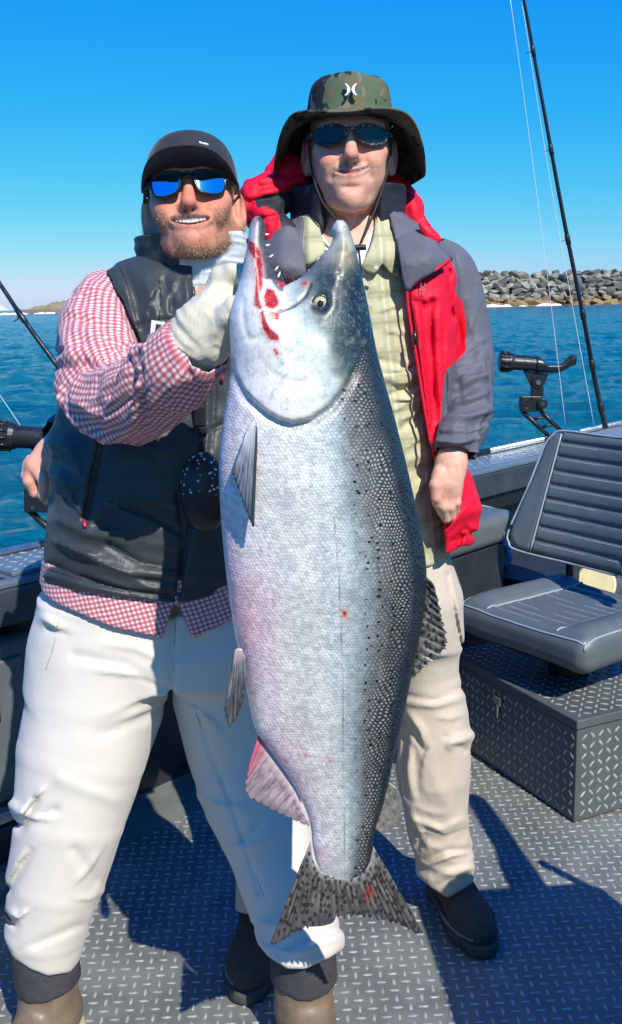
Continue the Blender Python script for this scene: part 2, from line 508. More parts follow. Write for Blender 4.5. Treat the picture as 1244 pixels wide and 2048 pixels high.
# ================================================================== JETTY, HEADLAND, FAR ISLAND
def rockmat(name, a, b_, wet):
    m, nt, b = newmat(name)
    tc = nt.nodes.new('ShaderNodeTexCoord').outputs['Object']
    geo = nt.nodes.new('ShaderNodeNewGeometry').outputs['Position']
    oi = nt.nodes.new('ShaderNodeObjectInfo').outputs['Random']
    n = NN(nt, 'ShaderNodeTexNoise', Vector=geo, Scale=.7, Detail=8.0, Roughness=.7).outputs[0]
    f = MATH(nt, 'ADD', MATH(nt, 'MULTIPLY', n, .6), MATH(nt, 'MULTIPLY', oi, .5))
    c = RAMP(nt, f, [(.3, a), (.8, b_)])
    z = nt.nodes.new('ShaderNodeSeparateXYZ'); nt.links.new(geo, z.inputs[0])
    w = NN(nt, 'ShaderNodeMapRange', Value=MATH(nt, 'ADD', z.outputs[2], MATH(nt, 'MULTIPLY', n, 1.2)), From_Min=2.4, From_Max=1.5).outputs[0]
    c = MIX(nt, w, c, wet)
    setb(nt, b, col=c, rough=.8, nrm=NN(nt, 'ShaderNodeBump', Strength=.8, Distance=.35, Height=n).outputs[0])
    return m
M_rock = rockmat('jetty_rock', (.085, .088, .074), (.33, .32, .26), (.27, .18, .085))
M_head = rockmat('headland_rock', (.16, .13, .07), (.30, .26, .15), (.18, .14, .08))
M_foam = simple('foam', (.85, .87, .88), .9, var=.1)
def rock_mesh(seed):
    rnd = random.Random(seed)
    bm = bmesh.new()
    for _ in range(16):
        v = Vector((rnd.gauss(0, 1), rnd.gauss(0, 1), rnd.gauss(0, 1))).normalized()
        v = Vector((max(-.8, min(.8, v.x)), max(-.8, min(.8, v.y)), max(-.7, min(.7, v.z)))) * rnd.uniform(.85, 1.15)
        bm.verts.new(v)
    bmesh.ops.convex_hull(bm, input=bm.verts[:])
    bmesh.ops.delete(bm, geom=[v for v in bm.verts if not v.link_faces], context='VERTS')
    bmesh.ops.bevel(bm, geom=bm.edges[:], offset=.035, segments=1, affect='EDGES')
    me = bpy.data.meshes.new('rock'); bm.to_mesh(me); bm.free()
    return me
def jetty():
    j = thing('jetty', 'long jetty of piled grey boulders across the water', 'jetty')
    rm = [rock_mesh(s) for s in range(14)]
    rnd = random.Random(5)
    D = 250.0
    core = MB()
    x0, x1 = 35, 104
    prof = [(D - 4.5, -3), (D - 1.0, 4.6), (D + 4, 6.4), (D + 14, 6.4), (D + 22, -3)]
    for xx in (x0, x1): core.v += [(xx, y, z) for y, z in prof]
    core.f += [(i, i + 1, i + 6, i + 5) for i in range(4)] + [(4, 3, 2, 1, 0), (5, 6, 7, 8, 9)]
    core.build('core', M_rock, j)
    for r in range(9):
        x = x0 + rnd.uniform(0, 2)
        while x < x1:
            sx = rnd.uniform(1.15, 2.2) * (1.18 if r < 2 else 1)
            z = -.9 + r * 0.98 + rnd.uniform(-.3, .3)
            if r == 8: z = 6.9 + rnd.uniform(-.3, .35)
            y = D - 6.2 + r * .80 + rnd.uniform(-.5, .5)
            o = obj('rock', rm[rnd.randrange(14)], None, j)
            if not o.data.materials: o.data.materials.append(M_rock)
            o.location = (x, y, z)
            o.scale = (sx, rnd.uniform(1.2, 1.8), rnd.uniform(.8, 1.35))
            o.rotation_euler = (rnd.uniform(-.5, .5), rnd.uniform(-.6, .6), rnd.uniform(-1.5, 1.5))
            x += sx * rnd.uniform(1.1, 1.45)
    # surf along the foot of the rocks
    def foam(name, xa, xb, y, wid, seed, parent, lab=None):
        n = 160
        xs = np.linspace(xa, xb, n)
        P = np.stack([xs * .25, np.zeros(n) + seed, np.zeros(n)], 1)
        h = np.clip(.55 * fbm(P * 1.2, 3, seed) + .35, .02, None)
        A = np.zeros((n, 6, 3))
        for k, (dy, dz) in enumerate([(-1.6, -.05), (-.8, .5), (-.3, .9), (.2, 1.0), (.8, .5), (1.6, -.1)]):
            A[:, k, 0] = xs; A[:, k, 1] = y + dy * wid + .8 * fbm(P * 2 + k, 2, 3); A[:, k, 2] = -.55 + dz * h * wid
        MB().grid(A).build(name, M_foam, parent, smooth=True)
    foam('surf', 30, 60, D - 9, 1.1, 4, j)
    foam('surf', 74, 84, D - 8.6, .35, 9, j)
    h = thing('headland', 'low brown rocky headland with surf at its foot, far left', 'headland')
    D2 = 420.0
    a = np.array([(35, 2), (48, 5), (60, 10), (74, 14), (84, 20), (90, 30), (100, 32), (110, 36), (118, 46), (126, 50), (150, 52), (200, 40), (260, 20), (320, 4)], float)
    xs = np.linspace(35, 320, 190)
    hp = np.interp(xs, a[:, 0], a[:, 1]) / 4.75 * .30
    X = (xs - 622) / FPX * D2 / .98 * 1.0
    A = np.zeros((190, 24, 3))
    for k in range(24):
        t = k / 23.0
        A[:, k, 0] = X; A[:, k, 1] = D2 - 8 + 40 * t
        pr = min(1, (t * 3.2)) ** .7 * (1 if t < .7 else (1 - t) / .3)
        P = np.stack([X * .12, np.full(190, t * 6), np.zeros(190)], 1)
        A[:, k, 2] = -1.2 + (hp + 1) * pr * (1 + .25 * ridge(P, 3, 8)) + .5 * vn(P * 4, 2)
    MB().grid(A).build('slope', M_head, h, smooth=False)
    foam('surf', X[0] - 12, X[80], D2 - 13, 1.5, 2, h)
    isl = thing('far_island', 'pale hazy sea stack on the horizon behind the left rod', 'island')
    xs = np.linspace(-1120, -990, 60)
    hp = 27 * np.exp(-((xs + 1040) / 24) ** 2) + 12 * np.exp(-((xs + 1075) / 16) ** 2)
    A = np.zeros((60, 9, 3))
    for k in range(9):
        t = k / 8.0
        A[:, k, 0] = xs; A[:, k, 1] = 3400 + 120 * t
        A[:, k, 2] = -2 + (hp * (1 + .3 * fbm(np.stack([xs * .06, xs * 0 + t * 5, xs * 0], 1), 3, 5))) * math.sin(math.pi * min(1, t * 1.1 + .0)) ** .6
    MB().grid(A).build('rock_face', simple('hazed_rock', (.60, .56, .56), .9, var=.15, vs=.02), isl, smooth=True)  # distance haze is put into the rock colour as paleness
jetty()

# ================================================================== BOAT
boat = thing('fishing_boat', 'grey aluminium fishing boat with diamond tread deck and black gunwale', 'boat')
GO = np.array([-.742, 2.596, 0.0]); GD = np.array([.695, .719, 0.0]); GD /= np.linalg.norm(GD); GN = np.array([GD[1], -GD[0], 0.0])
UZ = np.array([0, 0, 1.0])
def gp(t, n, z): return GO + GD * t + GN * n + UZ * z
def gbox(mb, t0, t1, n0, n1, z0, z1):
    q = [(t0, n0), (t1, n0), (t1, n1), (t0, n1)]
    return mb.hexa([gp(t, n, z0) for t, n in q][::-1], [gp(t, n, z1) for t, n in q][::-1])
T0, T1 = -2.6, 7.0
# deck sheet
dk = MB()
q = [gp(T0, .1, 0), gp(T0, 3.0, 0), gp(T1, 3.0, 0), gp(T1, .1, 0)]
dk.hexa([p - UZ * .06 for p in q], q).build('deck', M_deck, boat)
def lugs(name, o, ex, ey, nx, ny, sp, L, wd, h, rot, mat_, parent, keep=None, seed=1):
    """raised diamond-tread bars, alternately turned"""
    o = np.array(o); ex = np.array(ex); ey = np.array(ey); nz = np.cross(ex, ey)
    i, j = np.meshgrid(np.arange(nx), np.arange(ny), indexing='ij')
    i = i.ravel(); j = j.ravel()
    c = o + np.outer((i + .5) * sp, ex) + np.outer((j + .5) * sp, ey)
    if keep is not None:
        k = keep(c); i, j, c = i[k], j[k], c[k]
    rs = np.random.RandomState(seed)
    a = rot + ((i + j) % 2) * math.pi / 2 + rs.normal(0, .02, len(i))
    d = np.cos(a)[:, None] * ex + np.sin(a)[:, None] * ey
    s = -np.sin(a)[:, None] * ex + np.cos(a)[:, None] * ey
    c = c + rs.normal(0, sp * .012, (len(i), 1)) * ex
    hz = nz * h
    P = [c + d * L / 2, c + d * L * .22 + s * wd / 2, c - d * L * .22 + s * wd / 2, c - d * L / 2, c - d * L * .22 - s * wd / 2, c + d * L * .22 - s * wd / 2,
         c + d * L * .26 + hz, c - d * L * .26 + hz]
    V = np.stack(P, 1).reshape(-1, 3)
    b = (np.arange(len(i)) * 8)[:, None]
    tri = np.array([(0, 1, 6), (1, 2, 7), (1, 7, 6), (2, 3, 7), (3, 4, 7), (4, 5, 6), (4, 6, 7), (5, 0, 6)])
    F = (b[:, :, None] + tri[None]).reshape(-1, 3)
    return obj(name, mkmesh(name, V, F, True), mat_, parent, kind='stuff')
def keepdeck(c):
    r = c - GO
    return ((r @ GN) > .30) & ((r @ GN) < 2.9)
lugs('tread_pattern', (-1.3, .7, .0004), (math.cos(.03), math.sin(.03), 0), (-math.sin(.03), math.cos(.03), 0), 116, 138, .0258, .0235, .0066, .0024, 0, M_lug, boat, keepdeck)
# inner side of the hull
sw = MB(); gbox(sw, T0, T1, .06, .10, -.5, .735); sw.build('side_wall', M_dark, boat)
hl = MB(); gbox(hl, T0, T1, .0, .045, -.62, .728); hl.build('outer_hull', M_fascia, boat)
ld = MB(); gbox(ld, T0, -.02, .09, .285, -.02, .034); ld.build('side_ledge', M_pocket, boat, bevel=.006)
tr = MB(); gbox(tr, T0, T1, -.02, .205, .7355, .752); tr.build('gunwale', M_gun, boat, bevel=.004)
fa = MB(); gbox(fa, T0, T1, .19, .212, .645, .7352); fa.build('gunwale_lip', M_fascia, boat, bevel=.006)
fb = MB(); gbox(fb, .75, T1, .1005, .19, .585, .645); fb.build('lip_underside', M_black, boat)
gt = lugs('gunwale_tread', gp(-.40, .165, .7524), GD, np.cross(UZ, GD), 220, 5, .033, .027, .008, .0022, R(45), M_lug, boat)
for (ta, tb, mm) in ((-2.6, .02, M_alu), (.02, 1.75, M_black), (1.75, 2.02, M_alu), (2.02, 2.16, M_black), (2.16, 7.0, M_alu)):
    MB().tube([gp(ta, -.012, .766), gp((ta + tb) / 2, -.012, .766), gp(tb, -.012, .766)], .013, 12).build('rub_rail', mm, boat, smooth=True)
# recessed step cut in the gunwale at the left
rc = MB(); gbox(rc, -.36, -.185, .01, .175, .7522, .7545); rc.build('gunwale_recess', M_dark, boat)
tp = MB(); gbox(tp, -.165, .2, .004, .176, .7522, .764); tp.build('gunwale_step', M_gun, boat, bevel=.003)
lugs('step_tread', gp(-.160, .170, .7642), GD, np.cross(UZ, GD), 10, 5, .034, .027, .008, .0024, R(40), M_lug, boat)
# moulded pocket on the side wall at the left
pk = MB(); gbox(pk, -1.1, -.10, .1005, .165, .17, .60); pk.build('side_pocket', M_pocket, boat, bevel=.03, seg=4)
pr_ = MB(); gbox(pr_, -1.05, -.155, .1652, .176, .21, .55); pr_.build('pocket_door', M_pocket, boat, bevel=.008, seg=3)
pl = MB(); gbox(pl, -.60, -.232, .1765, .185, .40, .53); pl.build('pocket_latch', M_black, boat, bevel=.006, seg=3)
rg = MB(); aa = np.linspace(0, 2 * np.pi, 21)
rg.tube([gp(-.262 + .016 * math.cos(t), .188, .435 + .016 * math.sin(t)) for t in aa], .003, 6, cap=False).build('latch_ring', M_chrome, boat, smooth=True)
br = MB(); gbox(br, -.9, -.09, .1005, .19, .135, .165); br.build('pocket_bracket', M_alu, boat, bevel=.004)
lw = MB(); gbox(lw, -1.2, -.06, .1005, .20, .05, .13); lw.build('side_kick_panel', M_dark, boat, bevel=.008)

ow = MB(); gbox(ow, T0, T1, 2.86, 2.90, -.5, .735); ow.build('side_wall', M_dark, boat)
og = MB(); gbox(og, T0, T1, 2.68, 2.90, .7355, .752); og.build('gunwale', M_gun, boat, bevel=.004)
# bench at the right behind the man
bench = thing('padded_bench', 'low bench with rounded grey vinyl cushion behind the man in red', 'bench')
e1 = np.array([.57, -.82, 0]); e1 /= np.linalg.norm(e1); e2 = np.array([-e1[1], e1[0], 0])
E1_, E2_ = e1, e2
pc = W(928, 1040, 3.30)
ax = GD
bb = MB()
def obx(mb, c, hx, hy, hz, x=GD, y=np.cross(UZ, GD)): return mb.box(c, x * hx, y * hy, UZ * hz)
obx(bb, pc + GD * -.23 + UZ * -.005, .30, .17, .052).build('cushion', M_vinyl, bench, bevel=.035, seg=5)
cpp = pc + GD * .068
MB().tube([cpp + np.cross(UZ, GD) * (.16 * math.cos(t)) + UZ * (-.004 + .046 * math.sin(t)) for t in np.linspace(0, 2 * np.pi, 40)], .004, 6, cap=False).build('piping', M_pipe, bench, smooth=True)
base = MB(); obx(base, np.array([*(pc + GD * -.25)[:2], (pc[2] - .058) / 2]), .27, .15, (pc[2] - .058) / 2).build('base', M_dark, bench, bevel=.004)
# bundle of cloth behind the bench
cl = thing('cloth_bundle', 'crumpled blue cloth stuffed behind the seat', 'cloth')
cc = W(1003, 1102, 3.42)
sobj('cloth', lambda P: s_ell(P, cc, (.045, .05, .06)) + .016 * ridge(P * 22, 2, 3), cc - .1, cc + .1, .005, M_blue, cl)
sb = MB(); q0 = W(985, 1128, 3.42); obx(sb, np.array([q0[0] + .12, q0[1], q0[2] / 2 - .005]), .16, .12, q0[2] / 2 - .01).build('shelf', M_dark, boat)
# round tub
tub = thing('round_tub', 'round cream-lidded tub behind the seat cushion', 'tub')
tc_ = W(1192, 1168, 3.55); fd = np.array([-.45, -.86, .22]); fd /= np.linalg.norm(fd)
sx = np.cross(fd, UZ); sx /= np.linalg.norm(sx); sy = np.cross(sx, fd)
r_ = .075
MB().tube([tc_ - fd * .22, tc_ - fd * .02, tc_ - fd * .012, tc_], [r_ * .97, r_ * .97, r_ * 1.05, r_ * 1.05], 40).build('drum', M_pocket, tub, smooth=False)
MB().tube([tc_ + fd * .0005, tc_ + fd * .004, tc_ + fd * .007], [r_ * .98, r_ * .98, r_ * .9], 40).build('lid', M_cream, tub)
MB().box([tc_[0], tc_[1] + .1, (tc_[2] - .09) / 2], [.1, 0, 0], [0, .12, 0], [0, 0, (tc_[2] - .09) / 2]).build('pedestal', M_dark, tub)

# storage box under the seat
bx = thing('storage_box', 'grey diamond tread storage box under the boat seat', 'box')
c0 = np.array([.69, 2.463, 0.004]); ba = np.array([.9075, .42, 0]); bb_ = np.array([-.42, .9075, 0]); H = .293
LA, LB = .50, .62
q = [c0, c0 + ba * LA, c0 + ba * LA + bb_ * LB, c0 + bb_ * LB]
MB().hexa(q, [p + UZ * (H - .026) for p in q]).build('shell', M_boxp, bx, bevel=.004)
o_ = .006
q2 = [c0 + (-ba - bb_) * o_, c0 + ba * (LA + o_) - bb_ * o_, c0 + ba * (LA + o_) + bb_ * (LB + o_), c0 + bb_ * (LB + o_) - ba * o_]
MB().hexa([p + UZ * (H - .024) for p in q2], [p + UZ * (H + .002) for p in q2]).build('lid', M_boxp, bx, bevel=.004)
lugs('side_tread', c0 - ba * .0004 + bb_ * (LB - .01) + UZ * .008, -bb_, UZ, 22, 9, .0275, .026, .0068, .0022, R(52), M_lug, bx)
lugs('end_tread', c0 - bb_ * .0004 + ba * .012 + UZ * .008, ba, UZ, 17, 9, .0275, .025, .0068, .0022, R(40), M_lug, bx)
lugs('lid_tread', c0 + UZ * (H + .0023) + ba * .01 + bb_ * .01, ba, bb_, 17, 22, .0275, .025, .0068, .0022, R(45), M_lug, bx)
lt = MB(); lc = c0 - ba * .008 + bb_ * .345 + UZ * .225
lt.box(lc, ba * .004, bb_ * .017, UZ * .012).box(lc - UZ * .032, ba * .003, bb_ * .005, UZ * .022).build('latch', M_chrome, bx, bevel=.002)

# ================================================================== BOAT SEATS
def seat(label, P0, ax=None, pedestal=0.0, group='boat seats'):
    e1, e2 = ax if ax is not None else (E1_, E2_)
    t = thing('boat_seat', label, 'seat', group=group)
    wd, dp = .50, .46
    def fc(P):
        x, y, z = P[:, 0], P[:, 1], P[:, 2]
        d = s_box(P, (wd / 2, dp / 2, .055), (wd / 2, dp / 2, .052), .042)
        ctr = sm(.115, .128, x) * (1 - sm(.372, .385, x))
        ed = sm(.03, .06, y) * (1 - sm(.40, .44, y)) * sm(.06, .09, z)
        gr = np.abs(((y + .012) % .042) - .021)
        d += ctr * ed * (.003 + .0075 * np.exp(-((.021 - gr) / .0055) ** 2))
        d += ed * .008 * (np.exp(-((x - .118) / .006) ** 2) + np.exp(-((x - .382) / .006) ** 2))
        d -= .018 * sm(.07, .1, z) * (np.exp(-((x - .055) / .05) ** 2) + np.exp(-((x - .445) / .05) ** 2)) * sm(0, .08, y)
        return d + .0022 * fbm(P * 9, 2, 3)
    E = Matrix(((e1[0], e2[0], 0, P0[0]), (e1[1], e2[1], 0, P0[1]), (0, 0, 1, P0[2]), (0, 0, 0, 1)))
    sobj('cushion', fc, (-.02, -.02, -.02), (wd + .02, dp + .02, .15), .0045, M_vinyl, t, M=E)
    def tp(x, y, z): return np.array(E @ Vector((x, y, z)))
    def zt(x, y):
        z = np.linspace(.14, .03, 221); P = np.stack([np.full(221, x), np.full(221, y), z], 1).astype(np.float32)
        return float(z[int(np.argmax(fc(P) < 0))])
    # piping and stitching of the cushion
    pp = MB()
    for xx in (.118, .382):
        pp.tube([tp(xx, y, zt(xx, y) + .002) for y in np.linspace(.02, .44, 22)], .0032, 6)
    ring = [(.014, .43), (.012, .05), (.020, .020), (.05, .012), (.25, .011), (.45, .012), (.480, .020), (.488, .05), (.486, .43)]
    pp.tube([tp(x, y, zt(x, y) + .0005) for x, y in spline(ring, 8)], .0032, 6)
    pp.build('cushion_piping', M_pipe, t, smooth=True)
    stt = MB(); rnd = random.Random(4)
    for k in range(9):
        y = .052 + .042 * k - .012 + .0
        if y > .40: continue
        for xx in np.arange(.135, .36, .0085):
            if vn(np.array([[xx * 12, k * 3.1, 0]]), 2)[0] > -.35:
                stt.box(tp(xx, y + .0075, zt(xx, y + .0075) + .0002), e1 * .0026, e2 * .0006, UZ * .0006)
    stt.build('cushion_stitching', M_stitch, t, kind='stuff')
    # backrest
    yb = .40; tilt = R(17)
    bh = .40; bw = .54; bt = .05
    bx_ = -.085
    ux = e1; uy = e2 * math.sin(tilt) + UZ * math.cos(tilt); uz = -e2 * math.cos(tilt) + UZ * math.sin(tilt)
    O = tp(bx_, yb - .05, .19)
    EB = Matrix(((ux[0], uy[0], uz[0], O[0]), (ux[1], uy[1], uz[1], O[1]), (ux[2], uy[2], uz[2], O[2]), (0, 0, 0, 1)))
    def fbk(P):
        x, y, z = P[:, 0], P[:, 1], P[:, 2]
        # outline: rounded, narrower to the top
        ins = .055 * sm(0, bh, y)
        qx = np.abs(x - bw / 2) - (bw / 2 - ins) + .06; qy = np.abs(y - bh / 2) - bh / 2 + .06
        d2 = np.hypot(np.maximum(qx, 0), np.maximum(qy, 0)) + np.minimum(np.maximum(qx, qy), 0) - .06
        bow = .035 * ((x - bw / 2) / (bw / 2)) ** 2
        qz = np.abs(z - bow) - bt / 2 + .022
        d2 += .022
        d = np.hypot(np.maximum(d2, 0), np.maximum(qz, 0)) + np.minimum(np.maximum(d2, qz), 0) - .022
        pxl = .095 + .015 * y / bh
        ctr = sm(pxl, pxl + .01, x) * (1 - sm(bw - pxl - .01, bw - pxl, x))
        fr = sm(-.01, .01, z - bow)
        ch = (y % .0455) / .0455
        d += fr * ctr * (.002 + .0065 * np.exp(-(np.minimum(ch, 1 - ch) / .11) ** 2) - .0025 * np.sin(np.pi * ch))
        d += fr * .006 * (np.exp(-((x - pxl) / .005) ** 2) + np.exp(-((x - bw + pxl) / .005) ** 2))
        return d + .0012 * fbm(P * 14, 2, 9)
    sobj('backrest', fbk, (-.02, -.02, -.05), (bw + .02, bh + .02, .09), .0042, M_vinyl, t, M=EB)
    def bp(x, y, z): return np.array(EB @ Vector((x, y, z)))
    def bow(x): return .035 * ((x - bw / 2) / (bw / 2)) ** 2
    pp = MB()
    for sgn in (0, 1):
        l = []
        for y in np.linspace(.012, bh - .012, 16):
            xx = .095 + .015 * y / bh
            if sgn: xx = bw - xx
            l.append(bp(xx, y, bt / 2 + bow(xx) - .0015))
        pp.tube(l, .0032, 6)
    ol = [(.0, .06), (.008, .02), (.05, .0), (bw / 2, -.0), (bw - .05, .0), (bw - .008, .02), (bw, .06), (bw - .03, bh * .5), (bw - .054, bh - .06), (bw - .075, bh - .018), (bw - .11, bh),
          (bw / 2, bh), (.11, bh), (.075, bh - .018), (.054, bh - .06), (.03, bh * .5)]
    pp.tube([bp(x, y, bow(x) + .016) for x, y in spline(ol, 6, True)] , .0035, 6, cap=False)
    pp.build('backrest_piping', M_pipe, t, smooth=True)
    stt = MB()
    for k in range(1, 9):
        y = .0455 * k
        for xx in np.arange(.12, bw - .12, .0085):
            if vn(np.array([[xx * 9, k * 2.3, 5]]), 2)[0] > -.3:
                stt.box(bp(xx, y - .009, bt / 2 + bow(xx) - .0005), ux * .0026, uy * .0006, uz * .0008)
    stt.build('backrest_stitching', M_stitch, t, kind='stuff')
    for xx in (.06, .44):
        MB().tube([tp(xx, .40, .03), tp(xx, .455, .05), tp(xx, .445, .15), tp(xx, .415, .26)], .012, 8).build('hinge', M_black, t, smooth=True)
    zs = P0[2]
    if pedestal:
        cx = tp(wd / 2, dp / 2, 0)
        MB().tube([[cx[0], cx[1], .016], [cx[0], cx[1], zs - .03]], .036, 16).build('pedestal', M_alu, t, smooth=False)
        MB().tube([[cx[0], cx[1], .004], [cx[0], cx[1], .016]], .15, 28).build('base_plate', M_black, t)
        MB().box([cx[0], cx[1], zs - .018], e1 * .15, e2 * .15, UZ * .016).build('seat_plate', M_black, t)
    else:
        cx = tp(wd / 2, dp / 2, 0)
        MB().box([cx[0], cx[1], zs - .012], e1 * .17, e2 * .15, UZ * .012).build('seat_plate', M_black, t)
        MB().tube([[cx[0], cx[1], H + .006], [cx[0], cx[1], zs - .02]], .06, 18).build('swivel', M_black, t)
    return t
seat('grey ribbed vinyl boat seat on the storage box', np.array([.425, 2.895, .398]))
# ================================================================== SALMON
FY = 1.33                      # the plane the fish hangs in
FS = 1 / 1470.0                # metres to one photograph pixel there
fish = thing('salmon', 'huge silver salmon with dark speckled back held up by its jaw', 'fish')
F_right = [(672, 441), (684, 440), (693, 447), (702, 468), (712, 500), (721, 540), (736, 610), (753, 700), (770, 765), (790, 838), (808, 908), (823, 972), (839, 1050), (850, 1110), (853, 1160), (848, 1220),
           (838, 1280), (823, 1350), (813, 1400), (803, 1445), (790, 1505), (777, 1565), (765, 1615), (752, 1655), (745, 1690), (742, 1720), (728, 1750), (706, 1766), (690, 1768)]
F_left = [(672, 1768), (650, 1752), (634, 1728), (625, 1690), (622, 1655), (612, 1620), (592, 1578), (566, 1536), (535, 1492), (513, 1462), (503, 1430), (495, 1390), (484, 1320), (472, 1278), (463, 1225), (454, 1160),
          (446, 1085), (440, 1005), (438, 930), (442, 873), (451, 805), (459, 757), (462, 712), (459, 660), (462, 620), (474, 580), (483, 550), (489, 520), (496, 480), (499, 452), (507, 436), (517, 431)]
F_mouth = [(526, 438), (531, 452), (529, 482), (534, 512), (545, 540), (556, 560), (566, 572), (580, 566), (600, 556), (622, 536), (640, 514), (656, 496), (665, 478), (662, 458)]
F_out = [tuple(p) for p in spline(F_right, 3)] + [tuple(p) for p in spline(F_left, 3)] + [tuple(p) for p in spline(F_mouth, 3)]
_fl = np.array(F_left)[::-1]; _fr = np.array(F_right)
def fish_u(px, py):            # -1 belly .. +1 back
    l = np.interp(py, _fl[:, 1], _fl[:, 0]); r = np.interp(py, _fr[:, 1], _fr[:, 0])
    return (px - (l + r) / 2) / ((r - l) / 2)
_rw = np.array([(430, 24), (480, 40), (530, 55), (570, 88), (650, 128), (750, 150), (900, 178), (1050, 192), (1200, 186), (1350, 158), (1450, 136), (1550, 100), (1650, 66), (1700, 60), (1770, 58)])
_t0 = np.array([(430, 20), (480, 30), (530, 42), (570, 58), (650, 84), (780, 104), (950, 116), (1150, 110), (1350, 84), (1500, 60), (1600, 44), (1680, 32), (1740, 17), (1768, 5)])
F_oper = [(463, 706), (474, 745), (490, 772), (504, 788), (536, 813), (560, 826), (586, 833), (622, 825), (657, 801), (680, 772), (698, 745)]
def sd_head(px, py):           # positive on the head side of the gill cover's edge
    ys = np.interp(px, [p[0] for p in F_oper] + [720, 760], [p[1] for p in F_oper] + [700, 640])
    d = seg2(px, py, F_oper)
    return np.where(py < ys, d, -d)
F_pre = [(520, 700), (531, 720), (552, 741), (582, 754), (606, 750), (622, 742)]
F_jawline = [(489, 600), (489, 627), (494, 659), (504, 678), (522, 672), (536, 660)]
F_max = [(612, 567), (596, 588), (566, 606), (540, 618)]
F_slit = [(622, 570), (612, 594), (590, 612), (560, 623)]
_grid_d = {}
def fish_g(px, py):
    d = sdpoly(px, py, F_out)
    Rw = np.interp(py, _rw[:, 0], _rw[:, 1])
    q = np.clip(d / Rw, -1, 1)
    return np.where(q > 0, q * (2 - q), 2 * q)
def fish_T0(px, py):
    T = np.interp(py, _t0[:, 0], _t0[:, 1])
    s = sd_head(px, py)
    near = (py < 900)
    T = T + near * (10 * sm(-1, 6, s) * (1 - .55 * sm(30, 170, s)) - 9 * np.exp(-((s + 7) / 7) ** 2) * (seg2(px, py, F_oper) < 40))
    T = T - near * 1.3 * np.exp(-(seg2(px, py, F_pre) / 5) ** 2) - near * 4 * np.exp(-(seg2(px, py, F_jawline) / 5) ** 2)
    T = T + near * 4 * np.exp(-(seg2(px, py, F_max) / 10) ** 2) - near * 5 * np.exp(-(seg2(px, py, F_slit) / 4) ** 2)
    e = np.hypot(px - 640, py - 606)
    T = T - near * (8 * np.exp(-(e / 16) ** 2) - 1.5 * np.exp(-((e - 25) / 7) ** 2))
    T = T - near * 4 * np.exp(-(np.hypot(px - 676, py - 545) / 5) ** 2)
    P = np.stack([px * .02, py * .02, px * 0], -1)
    T = T + 1.6 * fbm(P, 3, 5)
    return np.maximum(T, 1.5)
def fish_z(px, py):            # half thickness in photograph pixels
    return fish_T0(px, py) * np.sqrt(np.clip(fish_g(px, py), 0, 1))
_cache = {}
def fish_F(P):
    px, py = P[:, 0].astype(float), -P[:, 1].astype(float)
    # two dimensional field looked up once for each (px,py)
    key = np.round(px * 8).astype(np.int64) * 1000003 + np.round(py * 8).astype(np.int64)
    u, i, inv = np.unique(key, return_index=True, return_inverse=True)
    g = fish_g(px[i], py[i])[inv]; T = fish_T0(px[i], py[i])[inv]
    return (np.sqrt((P[:, 2] / T) ** 2 + np.maximum(1 - g, 0)) - 1) * np.minimum(T, 60)
def fmap(px, py, z):           # z in pixels towards the camera
    p = W(px, py, np.full(np.shape(px), FY))
    p[..., 1] -= np.asarray(z) * FS
    return p
V, Q = mesh_sdf(fish_F, (425, -1785, -130), (870, -420, 130), 4.2)
px, py, pz = V[:, 0], -V[:, 1], V[:, 2]
u = fish_u(px, py); sh = sd_head(px, py)
hd = sm(-2, 2, sh) * (py < 860)
def lerp(stops, x):
    s = np.array([q[0] for q in stops]); c = np.array([q[1] for q in stops])
    return np.stack([np.interp(x, s, c[:, k]) for k in range(3)], -1)
body_c = lerp([(-1, (.66, .60, .58)), (-.75, (.72, .655, .63)), (-.5, (.62, .585, .545)), (-.1, (.56, .555, .525)), (.12, (.49, .515, .50)), (.32, (.35, .40, .41)), (.48, (.13, .14, .138)), (.66, (.032, .033, .032)), (.8, (.008, .013, .018)), (1, (.004, .010, .016))], u + .04 * fbm(np.stack([px * .02, py * .008, px * 0], 1), 3, 2))
# the rear half is darker and greener on the back
rear = sm(1250, 1650, py)
body_c = body_c * (1 - .32 * rear * sm(-.3, .5, u))[:, None]
pnk = np.exp(-(np.hypot((px - 490) / 60, (py - 1250) / 130)) ** 2) + .7 * np.exp(-(np.hypot((px - 560) / 70, (py - 1560) / 120)) ** 2) + .5 * np.exp(-(np.hypot((px - 455) / 25, (py - 1000) / 300)) ** 2) + .9 * np.exp(-(np.hypot((px - 622) / 26, (py - 1705) / 34)) ** 2)
body_c = body_c * (1 - np.clip(pnk, 0, 1)[:, None] * np.array([-.05, .33, .27]))
vh = (px - np.interp(py, [440, 560, 640, 740, 800], [480, 520, 545, 590, 600])) / 190
head_c = lerp([(-.6, (.70, .64, .60)), (-.1, (.66, .63, .59)), (.15, (.56, .575, .55)), (.36, (.42, .47, .45)), (.50, (.15, .19, .17)), (.62, (.03, .055, .062)), (.9, (.006, .020, .032))],
              vh + .13 * fbm(np.stack([px * .022, py * .022, px * 0], 1), 4, 3) * sm(.1, .5, vh))
snout = sm(560, 470, py) * sm(600, 640, px)
head_c = head_c * (1 - snout[:, None]) + snout[:, None] * lerp([(0, (.52, .50, .44)), (.5, (.24, .26, .22)), (1, (.05, .08, .085))], (px - (640 + (560 - py) * .25)) / 70 + .3 * fbm(np.stack([px * .05, py * .05, px * 0], 1), 3, 4))
gold = np.exp(-(np.hypot((px - 690) / 16, (py - 515) / 24)) ** 2)
head_c = head_c * (1 - .8 * gold[:, None]) + .8 * gold[:, None] * np.array([.46, .38, .22]) * (1 + .5 * vn(np.stack([px * .12, py * .12, px * 0], 1), 4))[:, None]
